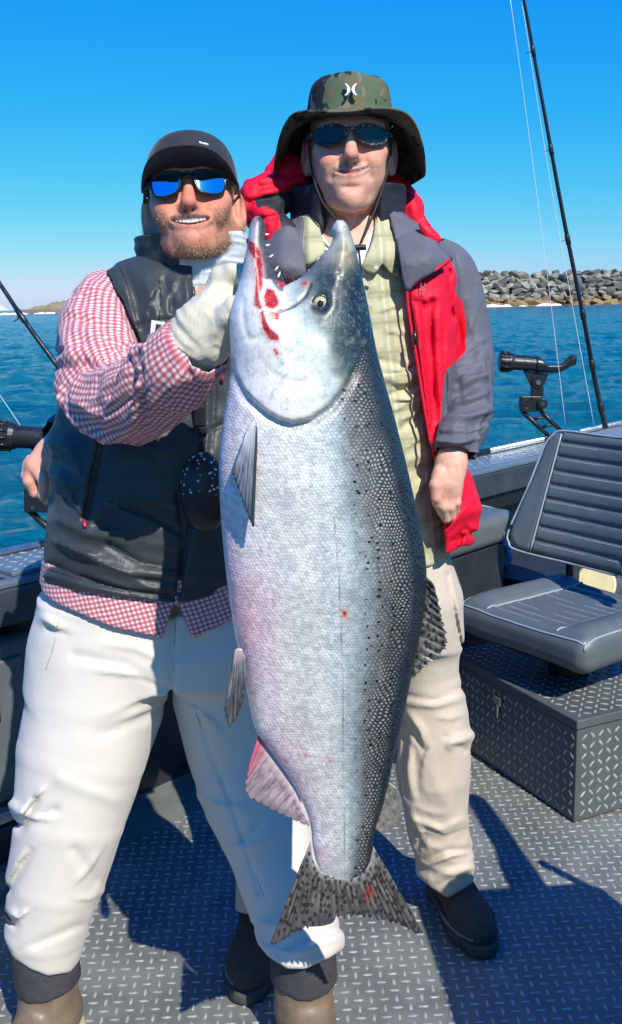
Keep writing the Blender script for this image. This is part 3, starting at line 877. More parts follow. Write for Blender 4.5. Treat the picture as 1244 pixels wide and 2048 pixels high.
jaw = (px < 560) & (py < 560)
head_c = np.where(jaw[:, None], lerp([(0, (.52, .46, .42)), (.45, (.62, .55, .51)), (.62, (.30, .25, .26)), (.8, (.045, .04, .05)), (1, (.05, .045, .05))], (px - 490) / 60), head_c)
jin = (1 - sm(8, 15, seg2(px, py, F_mouth[:7]))) * (px < 566)
head_c = head_c * (1 - .9 * jin[:, None]) + .9 * jin[:, None] * np.array([.05, .045, .055])
jt = sm(470, 440, py) * (px < 545)
head_c = head_c * (1 - .55 * jt[:, None])
bc = body_c * (1 - hd[:, None]) + head_c * hd[:, None]
crs = np.exp(-((sh + 9) / 8) ** 2) * (py < 860) * (np.abs(sh) < 30)          # crescent of shade behind the gill cover, painted into the colour
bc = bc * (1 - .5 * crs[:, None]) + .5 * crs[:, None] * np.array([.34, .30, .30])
eye_d = np.hypot((px - 638) / .9, py - 608)
bc = bc * (1 - .86 * (1 - sm(15, 27, eye_d))[:, None])
nos = np.hypot(px - 676, py - 545)
bc = bc * (1 - .8 * (1 - sm(4, 9, nos))[:, None])
slt = np.minimum(seg2(px, py, F_slit), 40)
bc = bc * (1 - .8 * (1 - sm(2, 5, slt))[:, None])
pre = np.minimum(seg2(px, py, F_pre), 40)
bc = bc * (1 - (1 - sm(1.5, 4.5, pre))[:, None] * np.array([.03, .12, .12]))
def z2p(l): return [(x / 3.456 + 420, y / 3.456 + 410) for x, y in l]
B1 = z2p([(262, 240), (300, 265), (345, 320), (362, 400), (366, 560), (350, 640), (372, 720), (402, 800), (425, 850), (485, 890), (480, 925), (420, 915), (375, 830), (360, 720), (322, 690), (328, 560), (322, 380), (276, 330)])
B2 = z2p([(400, 580), (440, 590), (470, 640), (480, 690), (440, 720), (400, 700), (380, 640)])
B3 = z2p([(410, 740), (480, 745), (485, 785), (420, 785)])
B4 = z2p([(455, 980), (478, 995), (475, 1015), (460, 1010)])
B5 = [(683, 1190), (689, 1192), (687, 1204), (682, 1202)]
B6 = z2p([(640, 540), (662, 535), (668, 555), (645, 558)])
bl = np.max([sdpoly(px, py, b) for b in (B1, B2, B3, B4, B5, B6)] + [np.full(len(px), -60.)], 0)
spk = np.max([-np.hypot(px - a, py - b) + r for a, b, r in ((573, 1506, 4), (533, 1515, 5), (612, 1485, 4), (640, 1240, 2), (660, 1495, 6), (650, 1430, 0))], 0)
bc_attr = {'fp': np.stack([px, py, pz], 1) * .01, 'uu': u, 'headm': hd, 'blood': np.maximum(bl, -30), 'graze': np.maximum(spk, -30),
           'latl': np.minimum(seg2(px, py, [(664, 1000), (674, 1120), (681, 1280), (684, 1450), (686, 1600), (690, 1750)]), 30)}
mf, nt, b = newmat('salmon_skin')
vc = ATT(nt, 'col', 'Color'); fp = ATT(nt, 'fp', 'Vector'); uu = ATT(nt, 'uu'); hm = ATT(nt, 'headm')
bodym = MATH(nt, 'SUBTRACT', 1.0, hm, clamp=True)
wob = NN(nt, 'ShaderNodeTexNoise', Vector=fp, Scale=1.3, Detail=2.0).outputs['Color']
wv = NN(nt, 'ShaderNodeVectorMath', {'operation': 'MULTIPLY_ADD'}, i0=wob, i1=(.35, .35, 0), i2=fp).outputs[0]
def lattice(off):
    q = NN(nt, 'ShaderNodeVectorMath', {'operation': 'MULTIPLY_ADD'}, i0=wv, i1=(12.6, 7.6, 0), i2=(off, off, 0)).outputs[0]
    q = NN(nt, 'ShaderNodeVectorMath', {'operation': 'FRACTION'}, i0=q).outputs[0]
    q = NN(nt, 'ShaderNodeVectorMath', {'operation': 'MULTIPLY_ADD'}, i0=q, i1=(1, 1.66, 0), i2=(-.5, -.83, 0)).outputs[0]
    return NN(nt, 'ShaderNodeVectorMath', {'operation': 'LENGTH'}, i0=q).outputs['Value']
hexd = MATH(nt, 'MINIMUM', lattice(0.0), lattice(.5))
dot = NN(nt, 'ShaderNodeMapRange', Value=hexd, From_Min=.16, From_Max=.52, To_Min=1, To_Max=0).outputs[0]
backm = NN(nt, 'ShaderNodeMapRange', Value=uu, From_Min=.28, From_Max=.58).outputs[0]
edge = NN(nt, 'ShaderNodeMapRange', Value=uu, From_Min=.86, From_Max=.74).outputs[0]
nz = NN(nt, 'ShaderNodeTexNoise', Vector=fp, Scale=1.1, Detail=4.0).outputs[0]
nzb = NN(nt, 'ShaderNodeMapRange', Value=nz, From_Min=.35, From_Max=.65, To_Min=.25, To_Max=1.0).outputs[0]
bk = MATH(nt, 'MULTIPLY', MATH(nt, 'MULTIPLY', backm, edge), MATH(nt, 'MULTIPLY', bodym, nzb))
dotb = NN(nt, 'ShaderNodeMapRange', Value=hexd, From_Min=.12, From_Max=.33, To_Min=1, To_Max=0).outputs[0]
c1 = MIX(nt, MATH(nt, 'MULTIPLY', MATH(nt, 'MULTIPLY', dotb, bk), .85), vc, (.60, .54, .48))  # pale scale centres, with specular sparkle put into the colour
# faint scale rims over the silver side
sd_ = MATH(nt, 'MULTIPLY', MATH(nt, 'SUBTRACT', 1.0, dot), bodym)
c2 = MIX(nt, MATH(nt, 'MULTIPLY', sd_, NN(nt, 'ShaderNodeMapRange', Value=uu, From_Min=-.6, From_Max=.4, To_Min=.05, To_Max=.20).outputs[0]), c1, (.10, .135, .16))
col_n = NN(nt, 'ShaderNodeTexNoise', Vector=fp, Scale=3.0, Detail=6.0, Roughness=.75).outputs[0]
c2 = MIX(nt, .55, c2, RAMP(nt, col_n, [(.3, (.42, .44, .46)), (.7, (.62, .61, .60))]), 'OVERLAY')
vcell = NN(nt, 'ShaderNodeTexVoronoi', {'feature': 'F1', 'voronoi_dimensions': '2D'}, Vector=NN(nt, 'ShaderNodeVectorMath', {'operation': 'MULTIPLY'}, i0=fp, i1=(12.6, 14.0, 0)).outputs[0], Scale=1.0, Randomness=.6).outputs['Color']
vg = NN(nt, 'ShaderNodeMapRange', Value=NN(nt, 'ShaderNodeSeparateColor', Color=vcell).outputs[0], To_Min=.74, To_Max=1.20).outputs[0]
c2 = MIX(nt, MATH(nt, 'MULTIPLY', bodym, .8), c2, MIX(nt, 1.0, c2, vg, 'MULTIPLY'))
stre = NN(nt, 'ShaderNodeMapping', Vector=fp); stre.inputs['Scale'].default_value = (1.6, .28, 0)
sn_ = NN(nt, 'ShaderNodeTexNoise', Vector=stre.outputs[0], Scale=1.6, Detail=6.0, Roughness=.65).outputs[0]
c2 = MIX(nt, .6, c2, RAMP(nt, sn_, [(.35, (.40, .42, .44)), (.65, (.60, .59, .57))]), 'OVERLAY')
ir = NN(nt, 'ShaderNodeTexNoise', Vector=fp, Scale=7.0, Detail=3.0).outputs['Color']
c2 = MIX(nt, .10, c2, ir, 'SOFT_LIGHT')
# black spots over the back
ms = NN(nt, 'ShaderNodeMapping', Vector=fp); ms.inputs['Scale'].default_value = (4.2, 5.6, 0)
vs = NN(nt, 'ShaderNodeTexVoronoi', {'feature': 'F1', 'voronoi_dimensions': '2D'}, Vector=ms.outputs[0], Scale=1.0, Randomness=1.0)
dn = NN(nt, 'ShaderNodeTexNoise', Vector=fp, Scale=16.0, Detail=3.0).outputs[0]
sp = NN(nt, 'ShaderNodeMapRange', Value=MATH(nt, 'ADD', vs.outputs['Distance'], MATH(nt, 'MULTIPLY', dn, .42)), From_Min=.36, From_Max=.31).outputs[0]
pick = NN(nt, 'ShaderNodeMapRange', Value=NN(nt, 'ShaderNodeSeparateColor', Color=vs.outputs['Color']).outputs[0], From_Min=.38, From_Max=.40).outputs[0]
zone = MATH(nt, 'MULTIPLY', NN(nt, 'ShaderNodeMapRange', Value=uu, From_Min=.30, From_Max=.40).outputs[0], bodym)
c3 = MIX(nt, MATH(nt, 'MULTIPLY', MATH(nt, 'MULTIPLY', sp, pick), zone), c2, (.008, .009, .010))
ll = NN(nt, 'ShaderNodeMapRange', Value=ATT(nt, 'latl'), From_Min=.6, From_Max=2.4, To_Min=.6, To_Max=0).outputs[0]
c3 = MIX(nt, ll, c3, (.10, .12, .13))
bn = NN(nt, 'ShaderNodeTexNoise', Vector=fp, Scale=14.0, Detail=4.0).outputs[0]
bv = MATH(nt, 'ADD', ATT(nt, 'blood'), MATH(nt, 'MULTIPLY', MATH(nt, 'SUBTRACT', bn, .5), 9.0))
bm_ = NN(nt, 'ShaderNodeMapRange', Value=bv, From_Min=-2.0, From_Max=1.2).outputs[0]
c4 = MIX(nt, NN(nt, 'ShaderNodeMapRange', Value=bv, From_Min=-9, From_Max=0, To_Min=0, To_Max=.55).outputs[0], c3, (.62, .20, .17))
c4 = MIX(nt, bm_, c4, RAMP(nt, bn, [(.35, (.30, .004, .008)), (.65, (.55, .008, .016))]))
gz = NN(nt, 'ShaderNodeMapRange', Value=MATH(nt, 'ADD', ATT(nt, 'graze'), MATH(nt, 'MULTIPLY', MATH(nt, 'SUBTRACT', bn, .5), 12.0)), From_Min=-4.0, From_Max=3.0, To_Max=.7).outputs[0]
c4 = MIX(nt, gz, c4, (.55, .20, .15))
ths = NN(nt, 'ShaderNodeMapping', Vector=fp); ths.inputs['Rotation'].default_value = (0, 0, .35); ths.inputs['Scale'].default_value = (14, 2.0, 0)
thn = NN(nt, 'ShaderNodeTexNoise', Vector=ths.outputs[0], Scale=1.0, Detail=3.0).outputs[0]
hn = NN(nt, 'ShaderNodeTexNoise', Vector=fp, Scale=5.5, Detail=8.0, Roughness=.75, Distortion=.6).outputs[0]
c4 = MIX(nt, MATH(nt, 'MULTIPLY', NN(nt, 'ShaderNodeMapRange', Value=hn, From_Min=.50, From_Max=.66, To_Max=.55).outputs[0], hm), c4, (.20, .225, .19))
c4 = MIX(nt, MATH(nt, 'MULTIPLY', NN(nt, 'ShaderNodeMapRange', Value=hn, From_Min=.42, From_Max=.30, To_Max=.35).outputs[0], hm), c4, (.74, .70, .64))
bmp = MATH(nt, 'MULTIPLY', dot, bodym)
n0 = NN(nt, 'ShaderNodeBump', Strength=.35, Distance=.0008, Height=bmp)
n1a = NN(nt, 'ShaderNodeBump', Strength=.22, Distance=.0014, Height=MATH(nt, 'MULTIPLY', thn, hm), Normal=n0.outputs[0])
n1_ = NN(nt, 'ShaderNodeBump', Strength=.6, Distance=.0014, Height=col_n, Normal=n1a.outputs[0])
rr = NN(nt, 'ShaderNodeMapRange', Value=col_n, From_Min=.3, From_Max=.7, To_Min=.22, To_Max=.55).outputs[0]
setb(nt, b, col=c4, rough=rr, metal=NN(nt, 'ShaderNodeMapRange', Value=uu, From_Min=.9, From_Max=.3, To_Min=.0, To_Max=.12).outputs[0], spec=.5, coat=NN(nt, 'ShaderNodeMapRange', Value=uu, From_Min=.6, From_Max=.1, To_Min=.04, To_Max=.10).outputs[0], coatr=.35, nrm=n1_.outputs[0])
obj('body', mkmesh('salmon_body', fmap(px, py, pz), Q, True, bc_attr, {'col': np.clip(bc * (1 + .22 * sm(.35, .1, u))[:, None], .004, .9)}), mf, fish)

# eye
ez = float(fish_z(np.array([640.]), np.array([606.]))[0])
ec = fmap(np.array([640.]), np.array([607.]), ez - 8)[0]
sobj('eye', lambda P: s_ell(P, ec, (.0108, .0108, .0108)), ec - .02, ec + .02, .0014, simple('eye_iris', (.50, .46, .26), .2, var=.3, vs=300, coat=.8), fish)
pu = MB(); d0 = np.array([0, -1, .02])
eo = fish.children[-1]
MB().tube([ec + d0 * .0095, ec + d0 * .0108, ec + d0 * .0112], [.0042, .0040, .002], 20).build('pupil', simple('pupil', (.004, .004, .005), .08, coat=1), eo, smooth=False)
aa = np.linspace(0, 2 * np.pi, 33)
MB().tube([ec + np.array([0.0098 * math.cos(t), -.0052, .0098 * math.sin(t)]) for t in aa], .0018, 8, cap=False).build('eye_rim', simple('eye_rim', (.05, .065, .07), .25, var=.2), eo, smooth=True)
# mouth lining between the jaws
M_mouth = simple('mouth_flesh', (.42, .03, .035), .25, var=.5, vs=120, bump=.002, bs=160, coat=.6)
mc = fmap(np.array([556.]), np.array([590.]), 0)[0]
def mouthf(P):
    d = s_ell(P, mc + A3(-.008, 0, -.012), (.024, .02, .034))
    d = su(d, s_cone(P, mc + A3(-.020, 0, .0), mc + A3(-.024, .0, .05), .010, .006), .012)
    return d + .004 * ridge(P * 70, 2, 3)
sobj('mouth_lining', mouthf, mc - .11, mc + .12, .0025, M_mouth, fish)
rnd = random.Random(3)
M_tooth = simple('tooth', (.80, .76, .66), .3, var=.1)
for (x, y, dx, dy) in [(531, 470, 6, -1), (532, 492, 7, -2), (538, 515, 7, -5), (549, 542, 6, -8), (556, 555, 4, -9), (600, 558, -3, 8), (620, 540, -5, 7), (640, 516, -6, 6), (655, 498, -6, 4), (584, 566, -2, 9), (664, 470, -6, 2), (570, 572, 0, 9)]:
    z = rnd.choice((8, -8))
    a = fmap(np.array([x, x + dx * 1.3]), np.array([y, y + dy * 1.3]), np.array([z, z * .8]))
    MB().tube([a[0], (a[0] + a[1]) / 2, a[1]], [.0019, .0014, .0003], 6).build('tooth', M_tooth, fish, smooth=True)

# fins
def fin(name, base, outer, zb, zo, rays, m, n=70, k=26, thick=.0028, jag=4.0, seed=1, wave=3.0, relief=1.2, col=None):
    B_ = spline(base, 10); O_ = spline(outer, 10)
    tb = np.linspace(0, 1, n)
    def rs(c):
        L = np.concatenate([[0], np.cumsum(np.linalg.norm(np.diff(c, axis=0), axis=1))]); L /= L[-1]
        return np.stack([np.interp(tb, L, c[:, i]) for i in (0, 1)], 1)
    Bq, Oq = rs(B_), rs(O_)
    rnd = np.random.RandomState(seed)
    j = np.abs(np.sin(tb * rays * math.pi)) * jag + rnd.uniform(0, jag, n)
    dr = Oq - Bq; dr /= np.linalg.norm(dr, axis=1)[:, None]
    env = np.sin(np.pi * np.clip(tb, .02, .98)) ** .5
    Oq = Oq - dr * (j * env)[:, None]
    v = np.linspace(0, 1, k)
    PX = Bq[:, None, 0] + (Oq - Bq)[:, None, 0] * v[None]; PY = Bq[:, None, 1] + (Oq - Bq)[:, None, 1] * v[None]
    Z = zb + (zo - zb) * v[None] + relief * np.sin(tb * rays * 2 * math.pi)[:, None] * sm(.05, .3, v)[None] + wave * np.sin(tb * 5 + seed)[:, None] * v[None] ** 1.5
    A = fmap(PX.ravel(), PY.ravel(), Z.ravel()).reshape(n, k, 3)
    mb = MB().grid(A)
    U, Vv = np.meshgrid(tb, v, indexing='ij')
    me = mkmesh(name, np.array(mb.v), mb.f, True, {'fuv': np.stack([U.ravel(), Vv.ravel(), 0 * U.ravel()], 1), 'fp': np.stack([PX.ravel(), PY.ravel(), 0 * PX.ravel()], 1) * .01})
    o = obj(name, me, m, fish)
    s = o.modifiers.new('solid', 'SOLIDIFY'); s.thickness = thick; s.offset = 0
    return o
def finmat(name, c0, c1, tip, rays, spots=0.0, basec=None, baset=.3, lead=None, torn=False):
    m, nt, b = newmat(name)
    fv = ATT(nt, 'fuv', 'Vector'); fp = ATT(nt, 'fp', 'Vector')
    s = nt.nodes.new('ShaderNodeSeparateXYZ'); nt.links.new(fv, s.inputs[0])
    mp = NN(nt, 'ShaderNodeMapping', Vector=fv); mp.inputs['Scale'].default_value = (rays * 1.4, 2.5, 1)
    n = NN(nt, 'ShaderNodeTexNoise', Vector=mp.outputs[0], Scale=1.0, Detail=3.0, Roughness=.6).outputs[0]
    c = RAMP(nt, n, [(.36, c0), (.64, c1)])
    c = MIX(nt, NN(nt, 'ShaderNodeMapRange', Value=s.outputs[1], From_Min=.35, From_Max=1.0, To_Max=.75).outputs[0], c, tip)
    if basec: c = MIX(nt, NN(nt, 'ShaderNodeMapRange', Value=MATH(nt, 'ADD', s.outputs[1], MATH(nt, 'MULTIPLY', MATH(nt, 'SUBTRACT', n, .5), .4)), From_Min=baset, From_Max=0.0).outputs[0], c, basec)
    if lead: c = MIX(nt, NN(nt, 'ShaderNodeMapRange', Value=s.outputs[0], From_Min=.22, From_Max=.04).outputs[0], c, lead)
    if spots:
        ms = NN(nt, 'ShaderNodeMapping', Vector=fp); ms.inputs['Scale'].default_value = (9.0, 6.5, 0)
        v = NN(nt, 'ShaderNodeTexVoronoi', {'feature': 'F1', 'voronoi_dimensions': '2D'}, Vector=ms.outputs[0], Scale=1.0, Randomness=.8)
        c = MIX(nt, NN(nt, 'ShaderNodeMapRange', Value=v.outputs['Distance'], From_Min=.34, From_Max=.24, To_Max=spots).outputs[0], c, (.006, .007, .008))
    if torn:
        dd = NN(nt, 'ShaderNodeVectorMath', {'operation': 'DISTANCE'}, i0=fp, i1=(7.38, 17.83, 0)).outputs['Value']
        tn = NN(nt, 'ShaderNodeTexNoise', Vector=fp, Scale=9.0, Detail=3.0).outputs[0]
        c = MIX(nt, NN(nt, 'ShaderNodeMapRange', Value=MATH(nt, 'ADD', dd, MATH(nt, 'MULTIPLY', tn, .28)), From_Min=.30, From_Max=.18, To_Max=.75).outputs[0], c, (.26, .025, .03))
    setb(nt, b, col=c, rough=.35, spec=.5, coat=.25, nrm=NN(nt, 'ShaderNodeBump', Strength=.7, Distance=.001, Height=n).outputs[0])
    return m
tb_ = [(621, 1680), (628, 1722), (650, 1744), (690, 1754), (716, 1748), (736, 1726), (746, 1690)]
to_ = [(541, 1884), (556, 1882), (590, 1864), (635, 1850), (690, 1840), (750, 1842), (800, 1853), (832, 1866), (844, 1864)]
fin('tail_fin', tb_, to_, 5, 4, 24, finmat('tail_fin', (.040, .038, .036), (.19, .175, .145), (.075, .066, .070), 24, .75, (.30, .30, .29), .16, None, True), n=150, k=34, jag=9, wave=6, relief=1.8)
fin('dorsal_fin', [(846, 1146), (851, 1180), (847, 1225), (838, 1280), (822, 1352)], [(866, 1165), (880, 1205), (896, 1268), (894, 1302), (828, 1352)], 0, 10, 13, finmat('dorsal_fin', (.030, .034, .036), (.20, .18, .14), (.05, .05, .05), 13, .85), n=110, jag=9, wave=4)
fin('anal_fin', [(517, 1468), (545, 1508), (580, 1560), (608, 1622), (619, 1646)], [(499, 1530), (491, 1584), (530, 1612), (580, 1636), (617, 1650)], 4, 6, 12, finmat('anal_fin', (.14, .11, .13), (.50, .36, .39), (.20, .16, .18), 13, 0, (.62, .50, .50), .22, (.52, .12, .17)), n=90, jag=3, wave=3, relief=2.2)
fin('adipose_fin', [(778, 1562), (770, 1590), (760, 1625), (748, 1652)], [(793, 1572), (803, 1605), (795, 1640), (760, 1662)], 2, 4, 3, finmat('adipose_fin', (.10, .10, .085), (.30, .27, .22), (.20, .19, .18), 4, .2), n=40, thick=.007, jag=0, relief=.3)
pz0 = float(fish_z(np.array([508.]), np.array([850.]))[0])
fin('pectoral_fin', [(519, 836), (513, 834), (505, 838), (499, 850)], [(513, 1027), (505, 1010), (488, 968), (474, 928)], pz0 + 1, pz0 + 34, 7, finmat('pectoral_fin', (.05, .068, .095), (.27, .29, .34), (.030, .038, .055), 8, 0, (.52, .49, .50), .45, (.018, .022, .03)), n=50, jag=3, wave=4, relief=1.6)
fin('pelvic_fin', [(492, 1292), (486, 1288), (478, 1286), (472, 1290)], [(493, 1350), (484, 1398), (463, 1436), (454, 1400)], 30, 52, 7, finmat('pelvic_fin', (.035, .038, .045), (.22, .21, .22), (.03, .03, .035), 7, 0, (.42, .32, .33), .25), n=50, jag=3, wave=3, relief=1.6)
# ================================================================== PEOPLE: shared pieces
def skin_mat(name):
    m, nt, b = newmat(name)
    c = ATT(nt, 'col', 'Color')
    tc = nt.nodes.new('ShaderNodeTexCoord').outputs['Object']
    n = NN(nt, 'ShaderNodeTexNoise', Vector=tc, Scale=90.0, Detail=5.0, Roughness=.65).outputs[0]
    n2 = NN(nt, 'ShaderNodeTexNoise', Vector=tc, Scale=28.0, Detail=3.0).outputs[0]
    c = MIX(nt, .35, c, RAMP(nt, n, [(.3, (.34, .30, .29)), (.7, (.64, .65, .66))]), 'OVERLAY')
    c = MIX(nt, NN(nt, 'ShaderNodeMapRange', Value=n2, From_Min=.42, From_Max=.66, To_Max=.34).outputs[0], c, (.60, .17, .12))
    fine = NN(nt, 'ShaderNodeTexVoronoi', Vector=tc, Scale=700.0).outputs[0]
    wr_ = NN(nt, 'ShaderNodeTexNoise', Vector=tc, Scale=240.0, Detail=6.0, Roughness=.7).outputs[0]
    md_ = NN(nt, 'ShaderNodeTexNoise', Vector=tc, Scale=95.0, Detail=5.0, Roughness=.65, Distortion=.5).outputs[0]
    bp_ = NN(nt, 'ShaderNodeBump', Strength=.45, Distance=.0028, Height=md_, Normal=NN(nt, 'ShaderNodeBump', Strength=.3, Distance=.0012, Height=MATH(nt, 'ADD', fine, wr_)).outputs[0])
    rg_ = NN(nt, 'ShaderNodeMapRange', Value=n2, From_Min=.3, From_Max=.7, To_Min=.34, To_Max=.60).outputs[0]
    setb(nt, b, col=c, rough=rg_, spec=.42, sss=.06, nrm=bp_.outputs[0])
    b.inputs['Subsurface Radius'].default_value = (.012, .004, .002)
    return m
M_skin = skin_mat('skin')
def mir(P): return np.stack([np.abs(P[:, 0]), P[:, 1], P[:, 2]], 1)
def head_sdf(P, p):
    Q = mir(P)
    jw = p['jw']; jl = p['jl']
    d = s_ell(P, (0, .008, .03), (.074, .097, .086))
    d = su(d, s_ell(P, (0, -.027, -.040 * jl), (.060 * jw, .066, .078 * jl)), .03)
    d = su(d, s_chain(Q, [(.055 * jw, .012, -.045), (.050 * p.get('cw', jw), -.012, -.080 * jl), (.026 * p.get('cw', jw), -.062, -.103 * jl), (0, -.076, -.108 * jl)], [.018, .017, .017, .018]), .026)
    if 'cheek' in p: d = su(d, s_ell(Q, (.036, -.052, -.058), (.027, .030, .034)), .02)
    d = su(d, s_ell(P, (0, -.078, -.100 * jl), (.024, .022, .019)), .014)
    d = su(d, s_ell(Q, (.043, -.060, -.022), (.025, .023, .020)), .018)
    d = su(d, s_ell(Q, (.037, -.074, -.044), (.020, .021, .020)), .014)                     # cheeks raised by the smile
    d = su(d, s_chain(Q, [(.052, -.066, .017), (.024, -.084, .020), (0, -.083, .015)], [.010, .010, .009]), .014)
    d = su(d, s_ell(P, (0, -.074, -.072 * jl), (.036, .028, .030)), .016)
    d = ss(d, s_ell(Q, (.032, -.098, -.002), (.017, .014, .011)), .012)
    # nose
    nl = p['nl']
    d = su(d, s_chain(P, [(0, -.083, .010), (0, -.098, -.014), (0, -.110 - nl, -.037), (0, -.104, -.046)], [.0085, .0090, .0125, .009]), .007)
    d = su(d, s_ell(Q, (.0125, -.099, -.041), (.0085, .012, .0085)), .005)
    d = ss(d, s_ell(Q, (.0062, -.109, -.0505), (.0038, .006, .004)), .003)
    # folds beside the mouth
    d = ss(d, s_chain(Q, [(.017, -.103, -.040), (.029, -.099, -.052), (.037, -.089, -.074)], [.0025, .0038, .002]), .009)
    # lips
    zm = p.get('mz', -.068 * jl)
    zc = lambda x: zm + p['smile'] * x * x + p['skew'] * x
    w = p['mw']
    xs = np.linspace(-w, w, 7)
    def ly(x): return -.1005 + 9.0 * x * x
    if p['open']:
        gp_ = p['open']
        up_ = [(x, ly(x) - .001, zc(x) + gp_ * (1 - (x / w) ** 2) + .0035) for x in xs]
        lo_ = [(x, ly(x) + .001, zc(x) - gp_ * (1 - (x / w) ** 2) - .0035) for x in xs]
        rr = [.0024 + .0022 * (1 - (x / w) ** 2) for x in xs]
        d = su(d, s_chain(P, up_, rr), .005)
        d = su(d, s_chain(P, lo_, [r * 1.2 for r in rr]), .005)
        zz = P[:, 2] - (zm + p['smile'] * P[:, 0] ** 2 + p['skew'] * P[:, 0])
        gap = gp_ * np.clip(1 - (P[:, 0] / (w * .98)) ** 2, 0, 1) ** .8
        cav = np.maximum(np.abs(zz) - gap, np.maximum(np.abs(P[:, 0]) - w, P[:, 1] + .070))
        d = np.maximum(d, -cav)
    else:
        up_ = [(x, ly(x), zc(x) + .0030) for x in xs]
        lo_ = [(x, ly(x) + .0005, zc(x) - .0042) for x in xs]
        d = su(d, s_chain(P, up_, [.0022 + .0012 * (1 - (x / w) ** 2) for x in xs]), .005)
        d = su(d, s_chain(P, lo_, [.0024 + .0028 * (1 - (x / w) ** 2) for x in xs]), .005)
        d = ss(d, s_chain(P, [(x, ly(x) - .003, zc(x)) for x in xs], [p.get('slit', .0012)] * 7), .002)
        d = ss(d, s_ell(P, (0, -.1045, -.087 * jl), (.022, .008, .004)), .008)
        for sg in (-1, 1): d = ss(d, s_sph(P, (sg * w * 1.04, ly(w) - .002, zc(sg * w) + .001), .0022), .006)
    d = su(d, s_ell(P, (0, -.085, -.104 * jl), (.015, .014, .012)), .008)
    # ears
    c, s = math.cos(.35), math.sin(.35)
    E = np.stack([(Q[:, 0] - .081) * c - (Q[:, 1] - .006) * s, (Q[:, 0] - .081) * s + (Q[:, 1] - .006) * c, Q[:, 2] + .020], 1)
    e = s_ell(E, (0, 0, 0), (.009, .019, .033))
    e = su(e, s_ell(E, (0, -.006, -.026), (.008, .010, .012)), .006)
    e = ss(e, s_ell(E, (.009, -.002, .004), (.0075, .011, .020)), .004)
    d = su(d, e, .006)
    # neck
    d = su(d, s_cone(P, (0, .030, -.07), (0, .045, -.22), p['nk'], p['nk'] + .006), .03)
    if p.get('adam'): d = su(d, s_ell(P, (0, -.030, -.150), (.012, .012, .018)), .016)
    return d
def head_cols(V, p):
    x, y, z = V[:, 0], V[:, 1], V[:, 2]
    base = np.array(p['tone'])
    c = np.tile(base, (len(V), 1))
    front = sm(-.02, -.06, y)
    red = np.exp(-(np.hypot((np.abs(x) - .040) / .022, (z + .035) / .022)) ** 2) * front + .9 * np.exp(-(np.hypot(x / .014, (z + .035) / .02)) ** 2) * front
    red += .5 * np.exp(-(np.hypot((np.abs(x) - .083) / .012, (z + .012) / .03)) ** 2) + p.get('chinred', 0) * np.exp(-(np.hypot(x / .03, (z + .098) / .016)) ** 2) * front
    c = c * (1 - np.clip(red, 0, 1)[:, None] * p['redk'] * np.array([.02, .34, .36]))
    zm = p.get('mz', -.068 * p['jl']) + p['smile'] * x * x + p['skew'] * x
    w = p['mw']
    g = p['open'] or 0
    t = np.clip(1 - (x / (w * 1.02)) ** 2, 0, 1)
    lip = (np.abs(z - zm) < (g * t + (.0075 if g else .0062) * t ** .6)) & (y < -.085)
    c = np.where(lip[:, None], np.array(p['lip']), c)
    cav = (np.abs(z - zm) < g * t * .9) & (y > -.094) & (y < -.06) & (np.abs(x) < w)
    c = np.where(cav[:, None], np.array([.10, .015, .015]), c)
    if not g:
        sl_ = np.exp(-((z - zm) / .0022) ** 2) * (y < -.085) * (np.abs(x) < w * 1.08)
        c = c * (1 - .85 * sl_[:, None])
    nst = np.exp(-(np.hypot((np.abs(x) - .0062) / .004, (z + .0505) / .004)) ** 2) * (y < -.095)
    c = c * (1 - .85 * nst[:, None])
    if 'beard' in p:
        bw = p['beard'](V)
        c = c * (1 - .42 * bw[:, None]) + .42 * bw[:, None] * np.array(p['beardc'])
    return np.clip(c, .003, .95)
def strands(V, N, wgt, n, ln, wd, seed, down, c0, c1, name, parent, M, kind='stuff', out=.5):
    rs = np.random.RandomState(seed)
    i = rs.choice(len(V), n, p=wgt / wgt.sum())
    p0 = V[i] + rs.normal(0, .0012, (n, 3))
    d = N[i] * out + np.array(down) + rs.normal(0, .28, (n, 3))
    d[:, 0] += .25 * np.sign(p0[:, 0]) * np.abs(p0[:, 0]) / .05
    d /= np.linalg.norm(d, axis=1)[:, None]
    L = ln * rs.uniform(.5, 1.3, n)[:, None]
    sd = np.cross(d, N[i]); sd /= np.linalg.norm(sd, axis=1)[:, None] + 1e-9
    m1 = p0 + d * L * .55 + N[i] * .0006
    t1 = p0 + d * L + np.array(down) * L * .25
    V2 = np.stack([p0 - sd * wd, p0 + sd * wd, m1 + sd * wd * .8, m1 - sd * wd * .8, t1], 1).reshape(-1, 3)
    V2 = V2 @ np.array(M.to_3x3()).T + np.array(M.translation)
    b = np.arange(n) * 5
    F = [(a, a + 1, a + 2, a + 3) for a in b.tolist()] + [(a + 3, a + 2, a + 4) for a in b.tolist()]
    tt = rs.uniform(0, 1, n)[:, None]
    cc = np.repeat(np.array(c0) * (1 - tt) + np.array(c1) * tt, 5, 0)
    m, nt, bb = newmat(name)
    setb(nt, bb, col=ATT(nt, 'col', 'Color'), rough=.45, spec=.4)
    return obj(name, mkmesh(name, V2, F, True, None, {'col': cc}), m, parent, kind=kind)
def vnormals(V, Q):
    fn = np.cross(V[Q[:, 2]] - V[Q[:, 0]], V[Q[:, 3]] - V[Q[:, 1]])
    n = np.zeros_like(V)
    for k in range(4): np.add.at(n, Q[:, k], fn)
    return n / (np.linalg.norm(n, axis=1)[:, None] + 1e-12)
def XF(M, pts_): return np.array([M @ Vector(p) for p in pts_])
